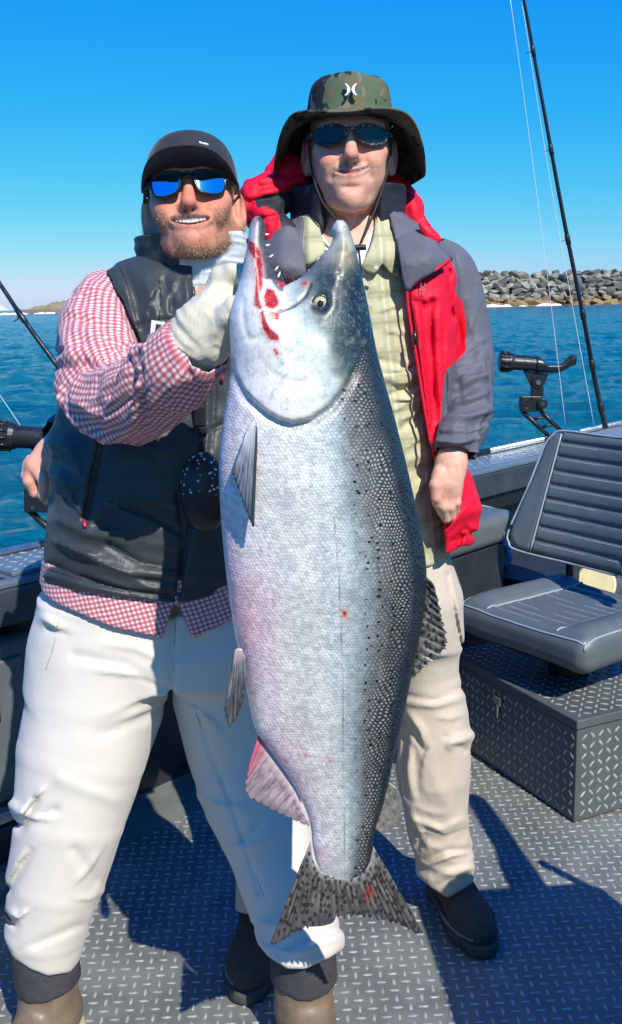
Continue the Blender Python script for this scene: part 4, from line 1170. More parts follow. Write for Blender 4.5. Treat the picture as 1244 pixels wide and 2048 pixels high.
def lens_mesh(ol, yf, off, M, c=None):      # ol: outline (x,z), closed
    ol = spline(ol, 6, True)
    c = ol.mean(0)
    n = len(ol); rings = np.linspace(0.0, 1, 9)[1:]
    P = [(c[0], yf(c[0], c[1]) + off, c[1])]
    for r in rings:
        for q in ol:
            x, z = c + (q - c) * r
            P.append((x, yf(x, z) + off, z))
    F = [(0, 1 + j, 1 + (j + 1) % n) for j in range(n)]
    for k in range(len(rings) - 1):
        for j in range(n):
            a = 1 + k * n; F.append((a + j, a + n + j, a + n + (j + 1) % n, a + (j + 1) % n))
    return mkmesh('lens', XF(M, P), F, True), [(q[0], yf(q[0], q[1]) + off, q[1]) for q in ol]
def glasses(parent, M, ol, yf, ml, mf, fr, bridge, temple, lab):
    g = None
    fm = MB()
    ends = []
    for s in (-1, 1):
        o2 = [(s * x, z) for x, z in ol]
        me, rim = lens_mesh(o2, yf, -.0015, M)
        if s == -1:
            fm.tube(XF(M, rim + rim[:1]), fr, 8, cap=False)
        else:
            fm.tube(XF(M, rim + rim[:1]), fr, 8, cap=False)
        ends.append(me)
    for b in bridge: fm.tube(XF(M, [(x, yf(x, z) - .001, z) for x, z in b]), fr * 1.15, 8)
    for s in (-1, 1):
        fm.tube(XF(M, [(s * x, y, z) for x, y, z in temple]), [fr * 1.7, fr * 1.6, fr * 1.3, fr][:len(temple)], 8)
    g = fm.build('sunglasses', mf, parent, smooth=True, label=lab)
    for me in ends:
        o = obj('lens', me, ml, g)
        s = o.modifiers.new('solid', 'SOLIDIFY'); s.thickness = .002; s.offset = 0
    return g
def cloth_mat(name, col, rough=.75, var=.08, vs=12, weave=900, wb=.0003, sheen=.15, stain=None, spec=.3, big=None, bstr=.55):
    m, nt, b = newmat(name)
    tc = nt.nodes.new('ShaderNodeTexCoord').outputs['Object']
    n = NN(nt, 'ShaderNodeTexNoise', Vector=tc, Scale=vs, Detail=6.0, Roughness=.6).outputs[0]
    f = NN(nt, 'ShaderNodeMapRange', Value=n, From_Min=.3, From_Max=.7, To_Min=1 - var, To_Max=1 + var * .5).outputs[0]
    c = MIX(nt, 1.0, col, f, 'MULTIPLY')
    if stain:
        n3 = NN(nt, 'ShaderNodeTexNoise', Vector=tc, Scale=stain[1], Detail=5.0, Roughness=.7).outputs[0]
        c = MIX(nt, NN(nt, 'ShaderNodeMapRange', Value=n3, From_Min=stain[2], From_Max=stain[2] + .15, To_Max=stain[3]).outputs[0], c, stain[0])
    n2 = NN(nt, 'ShaderNodeTexNoise', Vector=tc, Scale=weave, Detail=2.0).outputs[0]
    bp_ = NN(nt, 'ShaderNodeBump', Strength=.6, Distance=wb, Height=n2)
    mw = NN(nt, 'ShaderNodeMapping', Vector=tc); mw.inputs['Scale'].default_value = (1, 1, .45)
    n4 = NN(nt, 'ShaderNodeTexNoise', Vector=mw.outputs[0], Scale=big or 26.0, Detail=4.0, Roughness=.55, Distortion=.6).outputs[0]
    bp2 = NN(nt, 'ShaderNodeBump', Strength=bstr, Distance=.006, Height=n4, Normal=bp_.outputs[0])
    setb(nt, b, col=c, rough=rough, sheen=sheen, spec=spec, nrm=bp2.outputs[0])
    return m
def hand_sdf(P, H):
    """H: wrist, palm points and five finger chains, all in world metres"""
    d = s_chain(P, H['arm'], H['arm_r'], .02)
    for q, r in H['palm']: d = su(d, s_chain(P, q, r), .012)
    fg = None
    for q, r in H['fingers']:
        e = s_chain(P, q, r, .003)
        fg = e if fg is None else su(fg, e, .0012)
    d = su(d, fg, .0055)
    for q, r in H.get('cut', []): d = ss(d, s_chain(P, q, r), .004)
    return d
def hand_cols(tone, V, kn=()):
    c = np.tile(np.array(tone), (len(V), 1))
    n = fbm(V * 60, 3, 2)
    c = c * (1 - .10 * np.clip(n, -1, 1)[:, None] * np.array([.2, 1, 1]))
    for k in kn:
        w = np.exp(-(((V - np.array(k)) ** 2).sum(1)) / .008 ** 2)
        c = c * (1 - w[:, None] * np.array([.02, .30, .32]))
    return np.clip(c, .01, .95)
def merge(meshes):          # several vertex/quad/colour sets into one mesh
    V = np.concatenate([m[0] for m in meshes]); C_ = np.concatenate([m[2] for m in meshes])
    F = []; n = 0
    for m in meshes: F.append(m[1] + n); n += len(m[0])
    return V, np.concatenate(F), C_
def checks(name, c_white, c_a, c_b, period, ratio=.5, soft=.12, rough=.8, plaid=None):
    """woven check; 'cuv' holds cloth coordinates in metres"""
    m, nt, b = newmat(name)
    cu = ATT(nt, 'cuv', 'Vector')
    wb = NN(nt, 'ShaderNodeTexNoise', Vector=cu, Scale=18.0, Detail=2.0).outputs['Color']
    cu2 = NN(nt, 'ShaderNodeVectorMath', {'operation': 'MULTIPLY_ADD'}, i0=wb, i1=(.004, .004, 0), i2=cu).outputs[0]
    s = nt.nodes.new('ShaderNodeSeparateXYZ'); nt.links.new(cu2, s.inputs[0])
    def stripe(o, per, ra):
        t = MATH(nt, 'PINGPONG', MATH(nt, 'MULTIPLY', o, 2.0 / per), 1.0)
        return NN(nt, 'ShaderNodeMapRange', Value=t, From_Min=ra - soft, From_Max=ra + soft, To_Min=1, To_Max=0).outputs[0]
    if plaid is None:
        a = stripe(s.outputs[0], period, ratio); c = stripe(s.outputs[1], period, ratio)
        k = MIX(nt, MATH(nt, 'MULTIPLY', a, .75), c_white, c_a)
        k = MIX(nt, MATH(nt, 'MULTIPLY', c, .72), k, c_b)
    else:
        k = MIX(nt, 0.0, c_white, c_white)
        for o, per, ra, cc, f in plaid:
            k = MIX(nt, MATH(nt, 'MULTIPLY', stripe(s.outputs[o], per, ra), f), k, cc)
    tc = nt.nodes.new('ShaderNodeTexCoord').outputs['Object']
    n2 = NN(nt, 'ShaderNodeTexNoise', Vector=tc, Scale=800.0, Detail=2.0).outputs[0]
    n4 = NN(nt, 'ShaderNodeTexNoise', Vector=tc, Scale=30.0, Detail=4.0, Distortion=.8).outputs[0]
    bp_ = NN(nt, 'ShaderNodeBump', Strength=.5, Distance=.0003, Height=n2)
    bp2 = NN(nt, 'ShaderNodeBump', Strength=.5, Distance=.006, Height=n4, Normal=bp_.outputs[0])
    setb(nt, b, col=k, rough=rough, spec=.25, sheen=.1, nrm=bp2.outputs[0])
    return m
def stack_px(rows):           # rows: py, left px, right px, half depth, depth Y -> s_stack rows
    out = []
    for py, l, r, b_, Y in rows:
        p = W(np.array([l, r], float), np.array([py, py], float), np.array([Y, Y]))
        out.append((p[:, 2].mean(), p[:, 0].mean(), Y, (p[1, 0] - p[0, 0]) / 2, b_))
    return out
def limb_px(rows):            # rows: left px, right px, py, Y -> chain points and radii from the outline across a limb
    P_, R_ = [], []
    for l, r, py, Y in rows:
        a = W(np.array([l, r], float), np.array([py, py], float), np.array([Y, Y]))
        P_.append(a.mean(0)); R_.append(np.linalg.norm(a[1] - a[0]) / 2)
    return np.array(P_), np.array(R_)
def pxcut(P, poly, sc=1100.0):         # positive outside the polygon, in metres
    x, y = PJ(P)
    return -sdpoly(x, y, poly) / sc
# ================================================================== THE MAN ON THE LEFT
man = thing('person', 'bearded man in black cap, dark vest and gingham shirt, holding the salmon by its jaw', 'person')
TONE_L = (.66, .305, .205)
def beardL(V):
    x, y, z = V[:, 0], V[:, 1], V[:, 2]
    ax = np.abs(x)
    side = sm(.034, .050, ax + .004 * fbm(V * 80, 2, 1)) * sm(-.030, -.052, z) * sm(.045, .015, y)
    low = .8 * sm(-.096, -.108, z) * sm(.03, .0, y)
    mou = np.exp(-(np.hypot((ax - .016) / .024, (z + .0555 + .10 * ax) / .0065)) ** 2) * (y < -.085)
    chin = .45 * np.exp(-(np.hypot(x / .03, (z + .098) / .02)) ** 2) * (y < -.05)
    return np.clip((side + low + 1.1 * mou + chin) * (.74 + .28 * fbm(V * 55, 2, 7)), 0, 1) * (z > -.13)
pL = dict(jw=1.04, cw=1.0, jl=.90, mz=-.0645, nl=.004, smile=5.5, skew=0.0, mw=.033, open=.0064, nk=.066, tone=TONE_L, redk=1.0, chinred=.6, lip=(.52, .17, .14), beard=beardL, beardc=(.30, .165, .09))
HL = Matrix.Translation(WV(385, 404, 1.80)) @ Matrix.Rotation(R(-2), 4, 'Y') @ Matrix.Rotation(R(3), 4, 'Z') @ Matrix.Rotation(R(-13), 4, 'X')
V, Q = mesh_sdf(lambda P: head_sdf(P, pL), (-.10, -.135, -.24), (.10, .125, .13), .0027)
Nh = vnormals(V, Q)
HV = V @ np.array(HL.to_3x3()).T + np.array(HL.translation)
headL = (HV, Q, head_cols(V, pL))
bwt = beardL(V)
strands(V, Nh, np.where(bwt > .15, bwt, 0) + 1e-9, 15000, .0036, .00017, 3, (0, -.05, -.8), (.24, .12, .06), (.66, .47, .29), 'beard', man, HL)
# teeth
tm = MB()
for k in range(-4, 4):
    x = (k + .5) * .0062; xx = abs(x)
    y = -.0985 + 9.5 * x * x
    h_ = .0058 - .25 * xx * .3
    zt = -.0645 + 5.5 * x * x + .0036
    tm.box((x, y + .003, zt), (.00297, 0, 0), (0, .003, 0), (0, 0, h_))
tm.v = [tuple(HL @ Vector(v)) for v in tm.v]
tm.build('teeth', simple('teeth', (.74, .71, .66), .5, var=.02, spec=.2), man, kind='stuff')
# cap
M_cap = cloth_mat('cap_cloth', (.022, .023, .030), .8, var=.12, weave=1200)
A = np.zeros((72, 20, 3))
for i in range(72):
    ph = 2 * math.pi * i / 72
    for j in range(20):
        v = j / 19 * math.pi / 2
        r = math.cos(v) ** .62
        seam = 1 - .006 * math.exp(-((((ph + math.pi / 2) % (math.pi / 3)) - 0) / .03) ** 2)
        z0 = .024 - .012 * math.sin(ph) * (1 if math.sin(ph) > 0 else .0)
        A[i, j] = (.0805 * r * math.cos(ph) * seam, .012 + .1055 * r * math.sin(ph) * seam, z0 + .084 * math.sin(v) ** .92 + (.006 if j and math.sin(ph) < 0 else 0) * math.sin(2 * v))
mb = MB().grid(A, closed_u=True); mb.v = [tuple(HL @ Vector(v)) for v in mb.v]
cap = mb.build('cap', M_cap, man, smooth=True, solid=.003, offs=-1)
A = np.zeros((41, 14, 3))
for i in range(41):
    s = -1 + i / 20; ph = -math.pi / 2 + s * R(72)
    for j in range(14):
        t = j / 13
        x0, y0 = .0795 * math.cos(ph), .012 + .104 * math.sin(ph)
        x1 = .081 * math.sin(s * R(70)) / math.sin(R(70)) * 1.0; y1 = -.095 - .070 * (1 - abs(s) ** 2.6) + .055 * abs(s) ** 3
        A[i, j] = (x0 + (x1 - x0) * t, y0 + (y1 - y0) * t, .0275 + .007 * t * (1 - abs(s) ** 1.5) - .022 * abs(s) ** 2.2 * (.35 + .65 * t) + .004 * math.sin(math.pi * t))
mb = MB().grid(A); mb.v = [tuple(HL @ Vector(v)) for v in mb.v]
mb.build('bill', M_cap, cap, smooth=True, solid=.0035, offs=0)
mb = MB().tube([(.0803 * math.cos(a), .012 + .1055 * math.sin(a), .027 - (.012 * math.sin(a) if math.sin(a) > 0 else 0)) for a in np.linspace(0, 2 * math.pi, 60)], .0024, 6, cap=False); mb.v = [tuple(HL @ Vector(v)) for v in mb.v]
mb.build('sweatband', M_cap, cap, smooth=True)
bd = MB().box((.030, -.101, .060), (.0075, .0018, -.0018), (0, .0012, 0), (.0004, 0, .0018)); bd.v = [tuple(HL @ Vector(v)) for v in bd.v]
bd.build('cap_badge', M_chrome, cap, bevel=.0005)
# mirrored sunglasses
m_lens, nt, b = newmat('blue_mirror_lens')
lw = NN(nt, 'ShaderNodeLayerWeight', Blend=.35).outputs['Facing']
setb(nt, b, col=RAMP(nt, lw, [(.0, (.30, .78, 1.0)), (.5, (.18, .58, 1.0)), (1, (.20, .28, .9))]), rough=.04, metal=1.0)
M_gfr = simple('black_frame', (.01, .011, .013), .25, var=.1)
glasses(man, HL, [(.011, .012), (.030, .0165), (.056, .014), (.0605, .004), (.056, -.016), (.040, -.0235), (.020, -.020), (.0125, -.006)], lambda x, z: -.1065 + 6.2 * x * x + .10 * z, m_lens, M_gfr, .0022,
        [[(-.011, .010), (0, .0125), (.011, .010)], [(-.012, .004), (0, .008), (.012, .004)]], [(.060, -.086, .006), (.074, -.055, .006), (.081, -.010, .004), (.082, .02, -.006)], 'wrap sunglasses with blue mirror lenses')

# ---- gloved hand and its sleeve, the other arm, body under the clothes
def tor(P):
    d = s_stack(P, stack_px([(520, 300, 470, .06, 1.82), (570, 250, 530, .07, 1.83), (700, 170, 530, .10, 1.81), (900, 140, 480, .11, 1.79), (1150, 130, 480, .11, 1.77), (1250, 130, 480, .11, 1.77)]))
    for l in ([(150, 250, 1240, 1.77), (140, 200, 1600, 1.68), (70, 120, 1930, 1.66)], [(400, 500, 1240, 1.79), (450, 540, 1600, 1.79), (570, 640, 1930, 1.67)]):
        p, r = limb_px(l); d = su(d, s_chain(P, p, r * .8), .05)
    a = pts([(238, 615, 1.81), (205, 690, 1.72), (225, 800, 1.59), (395, 700, 1.385)]); d = su(d, s_chain(P, a, [.036, .036, .034, .026]), .02)
    a = pts([(520, 600, 1.82), (560, 800, 1.84), (600, 960, 1.62)]); d = su(d, s_chain(P, a, [.045, .036, .026]), .03)
    return d
Vt, Qt = mesh_sdf(tor, (-.75, 1.30, .08), (.30, 2.0, 1.50), .012)
hw = pts([(600, 955, 1.63), (620, 985, 1.57), (640, 1020, 1.53)])
Hh = dict(arm=hw, arm_r=[.027, .030, .026], palm=[(pts([(622, 990, 1.56), (660, 1040, 1.525)]), [.03, .022])],
          fingers=[(pts([(640 + 8 * k, 1015 + 9 * k, 1.535), (668 + 9 * k, 1030 + 12 * k, 1.515), (690 + 9 * k, 1045 + 13 * k, 1.51)]), [.010, .009, .007]) for k in range(4)] + [(pts([(635, 975, 1.55), (668, 975, 1.525), (690, 982, 1.515)]), [.012, .010, .008])])
Vh, Qh = mesh_sdf(lambda P: hand_sdf(P, Hh), hw.min(0) - .06, hw.max(0) + .10, .004)
V, Q, Cc = merge([headL, (Vt, Qt, np.tile(np.array(TONE_L), (len(Vt), 1))), (Vh, Qh, hand_cols(TONE_L, Vh))])
obj('body', mkmesh('body', V, Q, True, None, {'col': Cc}), M_skin, man)

M_glove = cloth_mat('glove_cloth', (.62, .565, .44), .75, var=.15, vs=20, weave=700, stain=((.22, .24, .26), 22, .58, .5), big=40)
gw = pts([(372, 706, 1.395), (392, 686, 1.390), (418, 652, 1.385), (438, 615, 1.385)])
HG = dict(arm=gw, arm_r=[.036, .036, .034, .028],
          palm=[(pts([(424, 636, 1.385), (446, 585, 1.392)]), [.034, .022]), (pts([(436, 650, 1.375), (462, 640, 1.380)]), [.028, .024])],
          fingers=[(pts([(437, 575, 1.392), (441, 556, 1.388), (464, 547, 1.384), (490, 552, 1.380), (506, 575, 1.365)]), [.0170, .0150, .0138, .0130, .011]),
                   (pts([(440, 590, 1.415), (464, 572, 1.430), (492, 572, 1.420), (510, 590, 1.390)]), [.0155, .0140, .013, .011]),
                   (pts([(442, 612, 1.425), (466, 600, 1.440), (494, 600, 1.430), (512, 612, 1.400)]), [.0155, .0140, .0125, .011]),
                   (pts([(444, 636, 1.425), (468, 628, 1.440), (492, 628, 1.430), (508, 636, 1.405)]), [.015, .013, .012, .010]),
                   (pts([(440, 648, 1.360), (456, 632, 1.348), (470, 614, 1.344), (486, 604, 1.350)]), [.018, .0155, .0135, .011])],
          cut=[(pts([(462, 578, 1.365), (484, 580, 1.365)]), [.008, .010])])
def glovef(P):
    d = hand_sdf(P, HG)
    t = ((P - gw[0]) @ (gw[2] - gw[0])) / ((gw[2] - gw[0]) @ (gw[2] - gw[0]))
    wr = P * 1.0
    return d - .0035 * ridge(np.stack([t * 3.2 + .3 * vn(P * 25, 2), wr[:, 0] * 9, wr[:, 2] * 9], 1), 2, 6) * sm(1.5, .7, t) - .0016 * ridge(P * 42, 2, 3)
sobj('glove', glovef, gw.min(0) - .06, gw.max(0) + np.array([.09, .08, .09]), .0028, M_glove, man, label='cream sun glove gripping the salmon jaw')

# ---- shirt
M_ging = checks('gingham', (.74, .66, .64), (.58, .045, .065), (.33, .03, .08), .0084, .5, .28)
sp_ = pts([(252, 565, 1.83), (228, 600, 1.81), (203, 660, 1.755), (201, 735, 1.68), (222, 798, 1.60), (268, 803, 1.52), (320, 768, 1.46), (362, 728, 1.412), (392, 700, 1.39), (402, 690, 1.384)])
sr = np.array([.030, .056, .0690, .067, .0610, .0575, .0545, .0465, .041, .039])
S2 = spline(np.concatenate([sp_, sr[:, None]], 1), 26)
def slv(S, PHI, V):
    L = S / S.max()
    el = np.exp(-((L - .50) / .16) ** 2)
    co = np.stack([S * 16 + 1.5 * np.sin(PHI + 1.0), np.cos(PHI) * 1.1, np.sin(PHI) * 1.1], -1)
    d = ridge(co.reshape(-1, 3), 2, 4).reshape(S.shape) * (.0028 + .0065 * el)
    co2 = np.stack([S * 7 + 2.6 * PHI / 3.14, np.cos(PHI) * 1.3 + 5, np.sin(PHI) * 1.3], -1)
    d += ridge(co2.reshape(-1, 3), 2, 9).reshape(S.shape) * .0045
    sh = S.shape
    d += creases(V.reshape(-1, 3), [([(120, 735), (165, 722), (215, 735)], 7, -.008), ([(135, 600), (190, 575), (250, 600)], 6, -.004), ([(150, 640), (220, 655)], 6, -.004), ([(120, 705), (170, 690)], 6, -.004),
                                    ([(285, 690), (255, 730), (222, 790)], 8, -.006), ([(300, 692), (280, 740), (270, 800)], 7, -.006), ([(250, 720), (300, 700)], 8, .006),
                                    ([(300, 735), (295, 800), (285, 850)], 6, -.006), ([(190, 800), (230, 760), (290, 735)], 7, .004), ([(200, 840), (260, 800)], 7, -.004),
                                    ([(350, 665), (372, 712), (388, 745)], 5, -.004)]).reshape(sh)
    d += folds(V.reshape(-1, 3), [([(225, 790), (262, 730), (300, 690)], .010, 16), ([(262, 850), (275, 790), (312, 720)], .009, 14), ([(300, 850), (305, 790), (330, 735)], .007, 12), ([(215, 735), (170, 720), (118, 738)], .009, 14), ([(250, 602), (190, 580), (130, 610)], .005, 14),
                                  ([(170, 690), (140, 700), (114, 700)], .006, 10), ([(285, 690), (240, 690), (190, 670)], .006, 14), ([(200, 860), (215, 820), (250, 770)], .006, 14), ([(340, 830), (345, 780), (362, 735)], .005, 10)]).reshape(sh)
    d += .006 * sm(.86, .88, L) * (1 - sm(.985, 1.0, L))
    return d
V, F, su_, sv_, ph_ = loft(S2[:, :3], S2[:, 3], S2[:, 3], 120, up=(0, -.3, 1), disp=slv)
sleeve = (V, F, np.stack([su_, sv_, 0 * su_], 1))
sp2 = spline(np.concatenate([pts([(525, 575, 1.82), (540, 640, 1.83), (562, 800, 1.84), (585, 890, 1.74), (602, 955, 1.64)]), np.array([.075, .07, .06, .052, .042])[:, None]], 1), 12)
V2, F2, a2, b2, _ = loft(sp2[:, :3], sp2[:, 3], sp2[:, 3], 64, disp=lambda S, PHI, V: .005 * ridge(np.stack([S * 14, np.cos(PHI), np.sin(PHI)], -1).reshape(-1, 3), 2, 5).reshape(S.shape))
def hem(P):
    d = s_stack(P, stack_px([(1100, 96, 512, .150, 1.785), (1180, 86, 516, .152, 1.78), (1300, 78, 520, .150, 1.775)]), 2.3)
    fr = [(60, 1120), (80, 1168), (86, 1188), (110, 1206), (160, 1228), (230, 1256), (325, 1276), (346, 1210), (356, 1210), (386, 1277), (470, 1236), (540, 1225), (560, 1120)]
    q = np.abs(d) - .0022 if False else np.maximum(d, -(d + .02))
    q = q - .003 * ridge(np.stack([P[:, 0] * 14, P[:, 1] * 14, P[:, 2] * 4], 1), 2, 5)
    return np.maximum(q, pxcut(P, fr, 1080))
Vm, Qm = mesh_sdf(hem, (-.60, 1.58, .76), (-.02, 1.96, .98), .0042)
V = np.concatenate([V, V2, Vm]); Fq = np.concatenate([F, F2 + len(sleeve[0]), Qm + len(sleeve[0]) + len(V2)])
cuv = np.concatenate([sleeve[2], np.stack([a2, b2, 0 * a2], 1), np.stack([Vm[:, 0] + .3 * Vm[:, 2], Vm[:, 2] - .2 * Vm[:, 0], 0 * Vm[:, 0]], 1)])
shirt = obj('shirt', mkmesh('shirt', V, Fq, True, {'cuv': cuv}), M_ging, man, label='red and white gingham shirt with a turned-up cuff')
# cuff band and buttons
M_btn = simple('red_button', (.42, .03, .05), .3, var=.1)
def disc(name, px_, py_, Y, r, d, m, parent, h=.003, n=20):
    c = W(px_, py_, Y); d = np.array(d, float); d /= np.linalg.norm(d)
    return MB().tube([c, c + d * h * .7, c + d * h], [r, r, r * .75], n).build(name, m, parent, smooth=False)
disc('button', 351, 735, 1.362, .0075, (.1, -1, .1), M_btn, shirt)
disc('button', 187, 684, 1.645, .0055, (0, -1, .1), M_btn, shirt)

# ---- vest
M_vest = cloth_mat('vest_nylon', (.036, .044, .047), .47, var=.2, vs=10, weave=1400, wb=.0001, sheen=.05, spec=.4, big=34, bstr=.4)
vst = stack_px([(505, 300, 478, .070, 1.83), (522, 245, 520, .085, 1.83), (540, 205, 548, .100, 1.83), (580, 188, 566, .118, 1.825), (650, 160, 566, .132, 1.82), (750, 125, 556, .140, 1.81), (850, 110, 535, .150, 1.80), (950, 108, 515, .162, 1.79), (1050, 104, 506, .166, 1.785), (1130, 97, 508, .160, 1.785), (1200, 88, 514, .156, 1.785)])
VC = [([(383, 560), (392, 640), (402, 760), (404, 880), (392, 1000), (368, 1110), (352, 1210)], 5, -.0075),
      ([(395, 560), (404, 640), (414, 760), (415, 880), (403, 1000)], 6, .004), ([(372, 560), (381, 640), (391, 760), (393, 880), (381, 1000)], 6, .004),
      ([(356, 990), (366, 1060), (358, 1180)], 5, -.006), ([(240, 1010), (300, 1032), (362, 1068)], 5, -.007), ([(215, 1090), (280, 1125), (360, 1140)], 6, -.006),
      ([(120, 1080), (200, 1130), (300, 1175), (350, 1180)], 8, .006), ([(100, 1130), (180, 1158), (260, 1185), (350, 1195)], 6, -.006), ([(95, 1150), (180, 1175), (350, 1203)], 7, .006),
      ([(205, 870), (190, 940), (172, 1035)], 6, -.007), ([(192, 870), (178, 940), (160, 1030)], 7, .004), ([(130, 1000), (168, 1040), (215, 1060)], 6, -.006), ([(120, 1040), (170, 1065), (250, 1085)], 8, .005),
      ([(275, 650), (330, 640), (385, 648)], 4, -.004), ([(290, 560), (310, 620), (320, 680)], 9, .006), ([(330, 560), (345, 620)], 8, -.005), ([(250, 540), (275, 600), (285, 660)], 9, -.005), ([(310, 655), (312, 700)], 4, -.004),
      ([(430, 760), (425, 850), (420, 900)], 5, -.006), ([(420, 860), (445, 850)], 5, -.006), ([(300, 1000), (350, 1010)], 8, .004), ([(140, 900), (170, 960)], 10, .004), ([(290, 880), (380, 905)], 6, -.004), ([(300, 830), (375, 850)], 6, -.003)]
VF = [([(170, 1040), (215, 1062), (280, 1062)], .007, 12), ([(350, 1160), (260, 1150), (160, 1110)], .008, 14), ([(340, 1185), (240, 1172), (130, 1140)], .006, 10), ([(110, 1080), (150, 1100), (210, 1110)], .006, 12), ([(215, 1000), (195, 1040), (170, 1060)], .005, 10), ([(130, 960), (150, 1010), (172, 1040)], .006, 12),
      ([(322, 560), (300, 600), (290, 650)], .006, 12), ([(360, 545), (340, 590), (335, 640)], .005, 10), ([(385, 590), (365, 620), (350, 660)], .004, 10), ([(250, 560), (262, 610), (275, 660)], .005, 12), ([(375, 850), (330, 850), (290, 838)], .004, 10), ([(380, 905), (330, 905), (280, 890)], .004, 10)]
def vestf(P):
    d = s_stack(P, vst, 2.25)
    sl = s_chain(P, sp_[:6], sr[:6] + .004)
    d = d - .0045 * ridge(np.stack([P[:, 0] * 7, P[:, 1] * 7, P[:, 2] * 17 + 3 * P[:, 0]], 1), 2, 12) - .0015 * ridge(P * 17, 2, 3)
    d = d - (creases(P, VC) + folds(P, VF)) * (P[:, 1] < 1.82)
    hemc = [(0, 480), (60, 1120), (92, 1166), (150, 1180), (230, 1192), (350, 1206), (400, 1200), (470, 1180), (600, 1170), (700, 480)]
    d = np.maximum(d, pxcut(P, hemc, 1080))
    d = np.where(P[:, 1] < 1.82, np.maximum(d, -pxcut(P, [(384, 470), (385, 560), (393, 614), (425, 604), (480, 560), (500, 470)], 1100)), d)
    # armhole
    return ss(d, sl - .004, .006)
vest = sobj('vest', vestf, (-.60, 1.60, .78), (.02, 2.02, 1.52), .0040, M_vest, man, label='dark grey zipped nylon vest')
def collar(P):
    c = W(388, 530, 1.835)
    q = P - c
    q = np.stack([q[:, 0], q[:, 1] + .25 * q[:, 2], q[:, 2]], 1)
    r = np.hypot(q[:, 0] / .095, q[:, 1] / .099) - 1
    d = np.maximum(np.abs(r * .095) - .0055, np.abs(q[:, 2] - .006) - .040 + .02 * sm(-.02, .1, q[:, 0]))
    a = np.arctan2(q[:, 0], -q[:, 1])
    d = np.maximum(d, np.minimum(a + .12, 1.75 - a) * .08)
    return d - .002 * ridge(np.stack([P[:, 0] * 10, P[:, 1] * 10, P[:, 2] * 40], 1), 2, 5)
cn = W(388, 530, 1.835)
sobj('vest_collar', collar, cn - .13, cn + .13, .003, M_vest, man)
# zips, pulls, chest label
M_zip = simple('zip', (.03, .034, .036), .4, var=.3, vs=300)
def on_vest(l, push=.004):           # points on the front of the vest
    out = []
    for x, y in l:
        r = ray(float(x), float(y)); t = np.linspace(1.50, 2.0, 260)[:, None]
        P = _C + r * (t / r[1]); d = vestf(P.astype(np.float32))
        k = int(np.argmax(d < 0)); out.append(P[k] - r / np.linalg.norm(r) * push)
    return np.array(out)
zp = on_vest([tuple(p) for p in spline([(386, 575), (392, 640), (402, 760), (404, 880), (394, 990), (372, 1100), (354, 1200)], 14)], .0005)
zt_ = MB(); zt_.tube(zp, .0034, 6).build('zip', M_zip, vest, smooth=True)
for (x, y, ln) in ((390, 612, 26), (443, 742, 22), (168, 1040, 14)):
    p = on_vest([(x, y), (x + 2, y + ln)], .006)
    MB().tube([p[0], (p[0] + p[1]) / 2, p[1]], [.0028, .0035, .0025], 8).build('zip_pull', M_chrome if x == 390 else M_btn, vest, smooth=True)
# chest patch with lettering
pc_ = on_vest([(303, 640), (349, 648), (345, 678), (300, 671)], .003)
nrm = np.cross(pc_[1] - pc_[0], pc_[3] - pc_[0]); nrm /= np.linalg.norm(nrm)
if nrm[1] > 0: nrm = -nrm
MB().hexa([p - nrm * .001 for p in pc_], [p + nrm * .0012 for p in pc_]).build('chest_patch', simple('patch_border', (.62, .66, .68), .6), vest, bevel=.0006)
ctr = pc_.mean(0); inn = ctr + (pc_ - ctr) * .84
MB().hexa([p + nrm * .0011 for p in inn], [p + nrm * .0018 for p in inn]).build('patch_field', simple('patch_field', (.80, .84, .86), .6, var=.05), vest)
def text_mesh(s, name, m, parent, o, ex, ey, h, bold=.02):
    cu = bpy.data.curves.new(name, 'FONT'); cu.body = s; cu.size = 1.0; cu.extrude = .01; cu.offset = bold
    t = bpy.data.objects.new(name, cu); COL.objects.link(t)
    me = t.to_mesh(); V = np.array([v.co[:] for v in me.vertices]); F = [tuple(p.vertices) for p in me.polygons]; t.to_mesh_clear()
    bpy.data.objects.remove(t)
    ex = np.array(ex); ey = np.array(ey); ez = np.cross(ex, ey); ez = ez / np.linalg.norm(ez)
    Vw = np.array(o) + V[:, :1] * ex * h + V[:, 1:2] * ey * h + V[:, 2:3] * ez * .03
    return obj(name, mkmesh(name, Vw, F, False), m, parent)
exx = (pc_[1] - pc_[0]); exx /= np.linalg.norm(exx); eyy = np.cross(-nrm, exx) * -1; eyy = np.cross(nrm, exx)
if eyy[2] < 0: eyy = -eyy
text_mesh('FFI', 'patch_lettering', simple('patch_ink', (.02, .025, .04), .6), vest, inn[3] + nrm * .0022 + exx * .003 + eyy * .003, exx, eyy, .022)

# ---- pale neck gaiter
def gait(P):
    c = W(392, 538, 1.825); q = P - c
    q = np.stack([q[:, 0], q[:, 1] + .2 * q[:, 2], q[:, 2] - .12 * q[:, 0]], 1)
    r = (np.hypot(q[:, 0] / .082, q[:, 1] / .088) - 1) * .08
    d = np.maximum(np.abs(r) - .006, np.abs(q[:, 2] + .004) - .052)
    return d - .0035 * ridge(np.stack([P[:, 0] * 9, P[:, 1] * 9, P[:, 2] * 46 + 5 * P[:, 0]], 1), 2, 6)
cg = W(392, 545, 1.825)
sobj('neck_gaiter', gait, cg - .12, cg + .12, .003, cloth_mat('gaiter_cloth', (.66, .70, .72), .8, var=.15, vs=40), man)

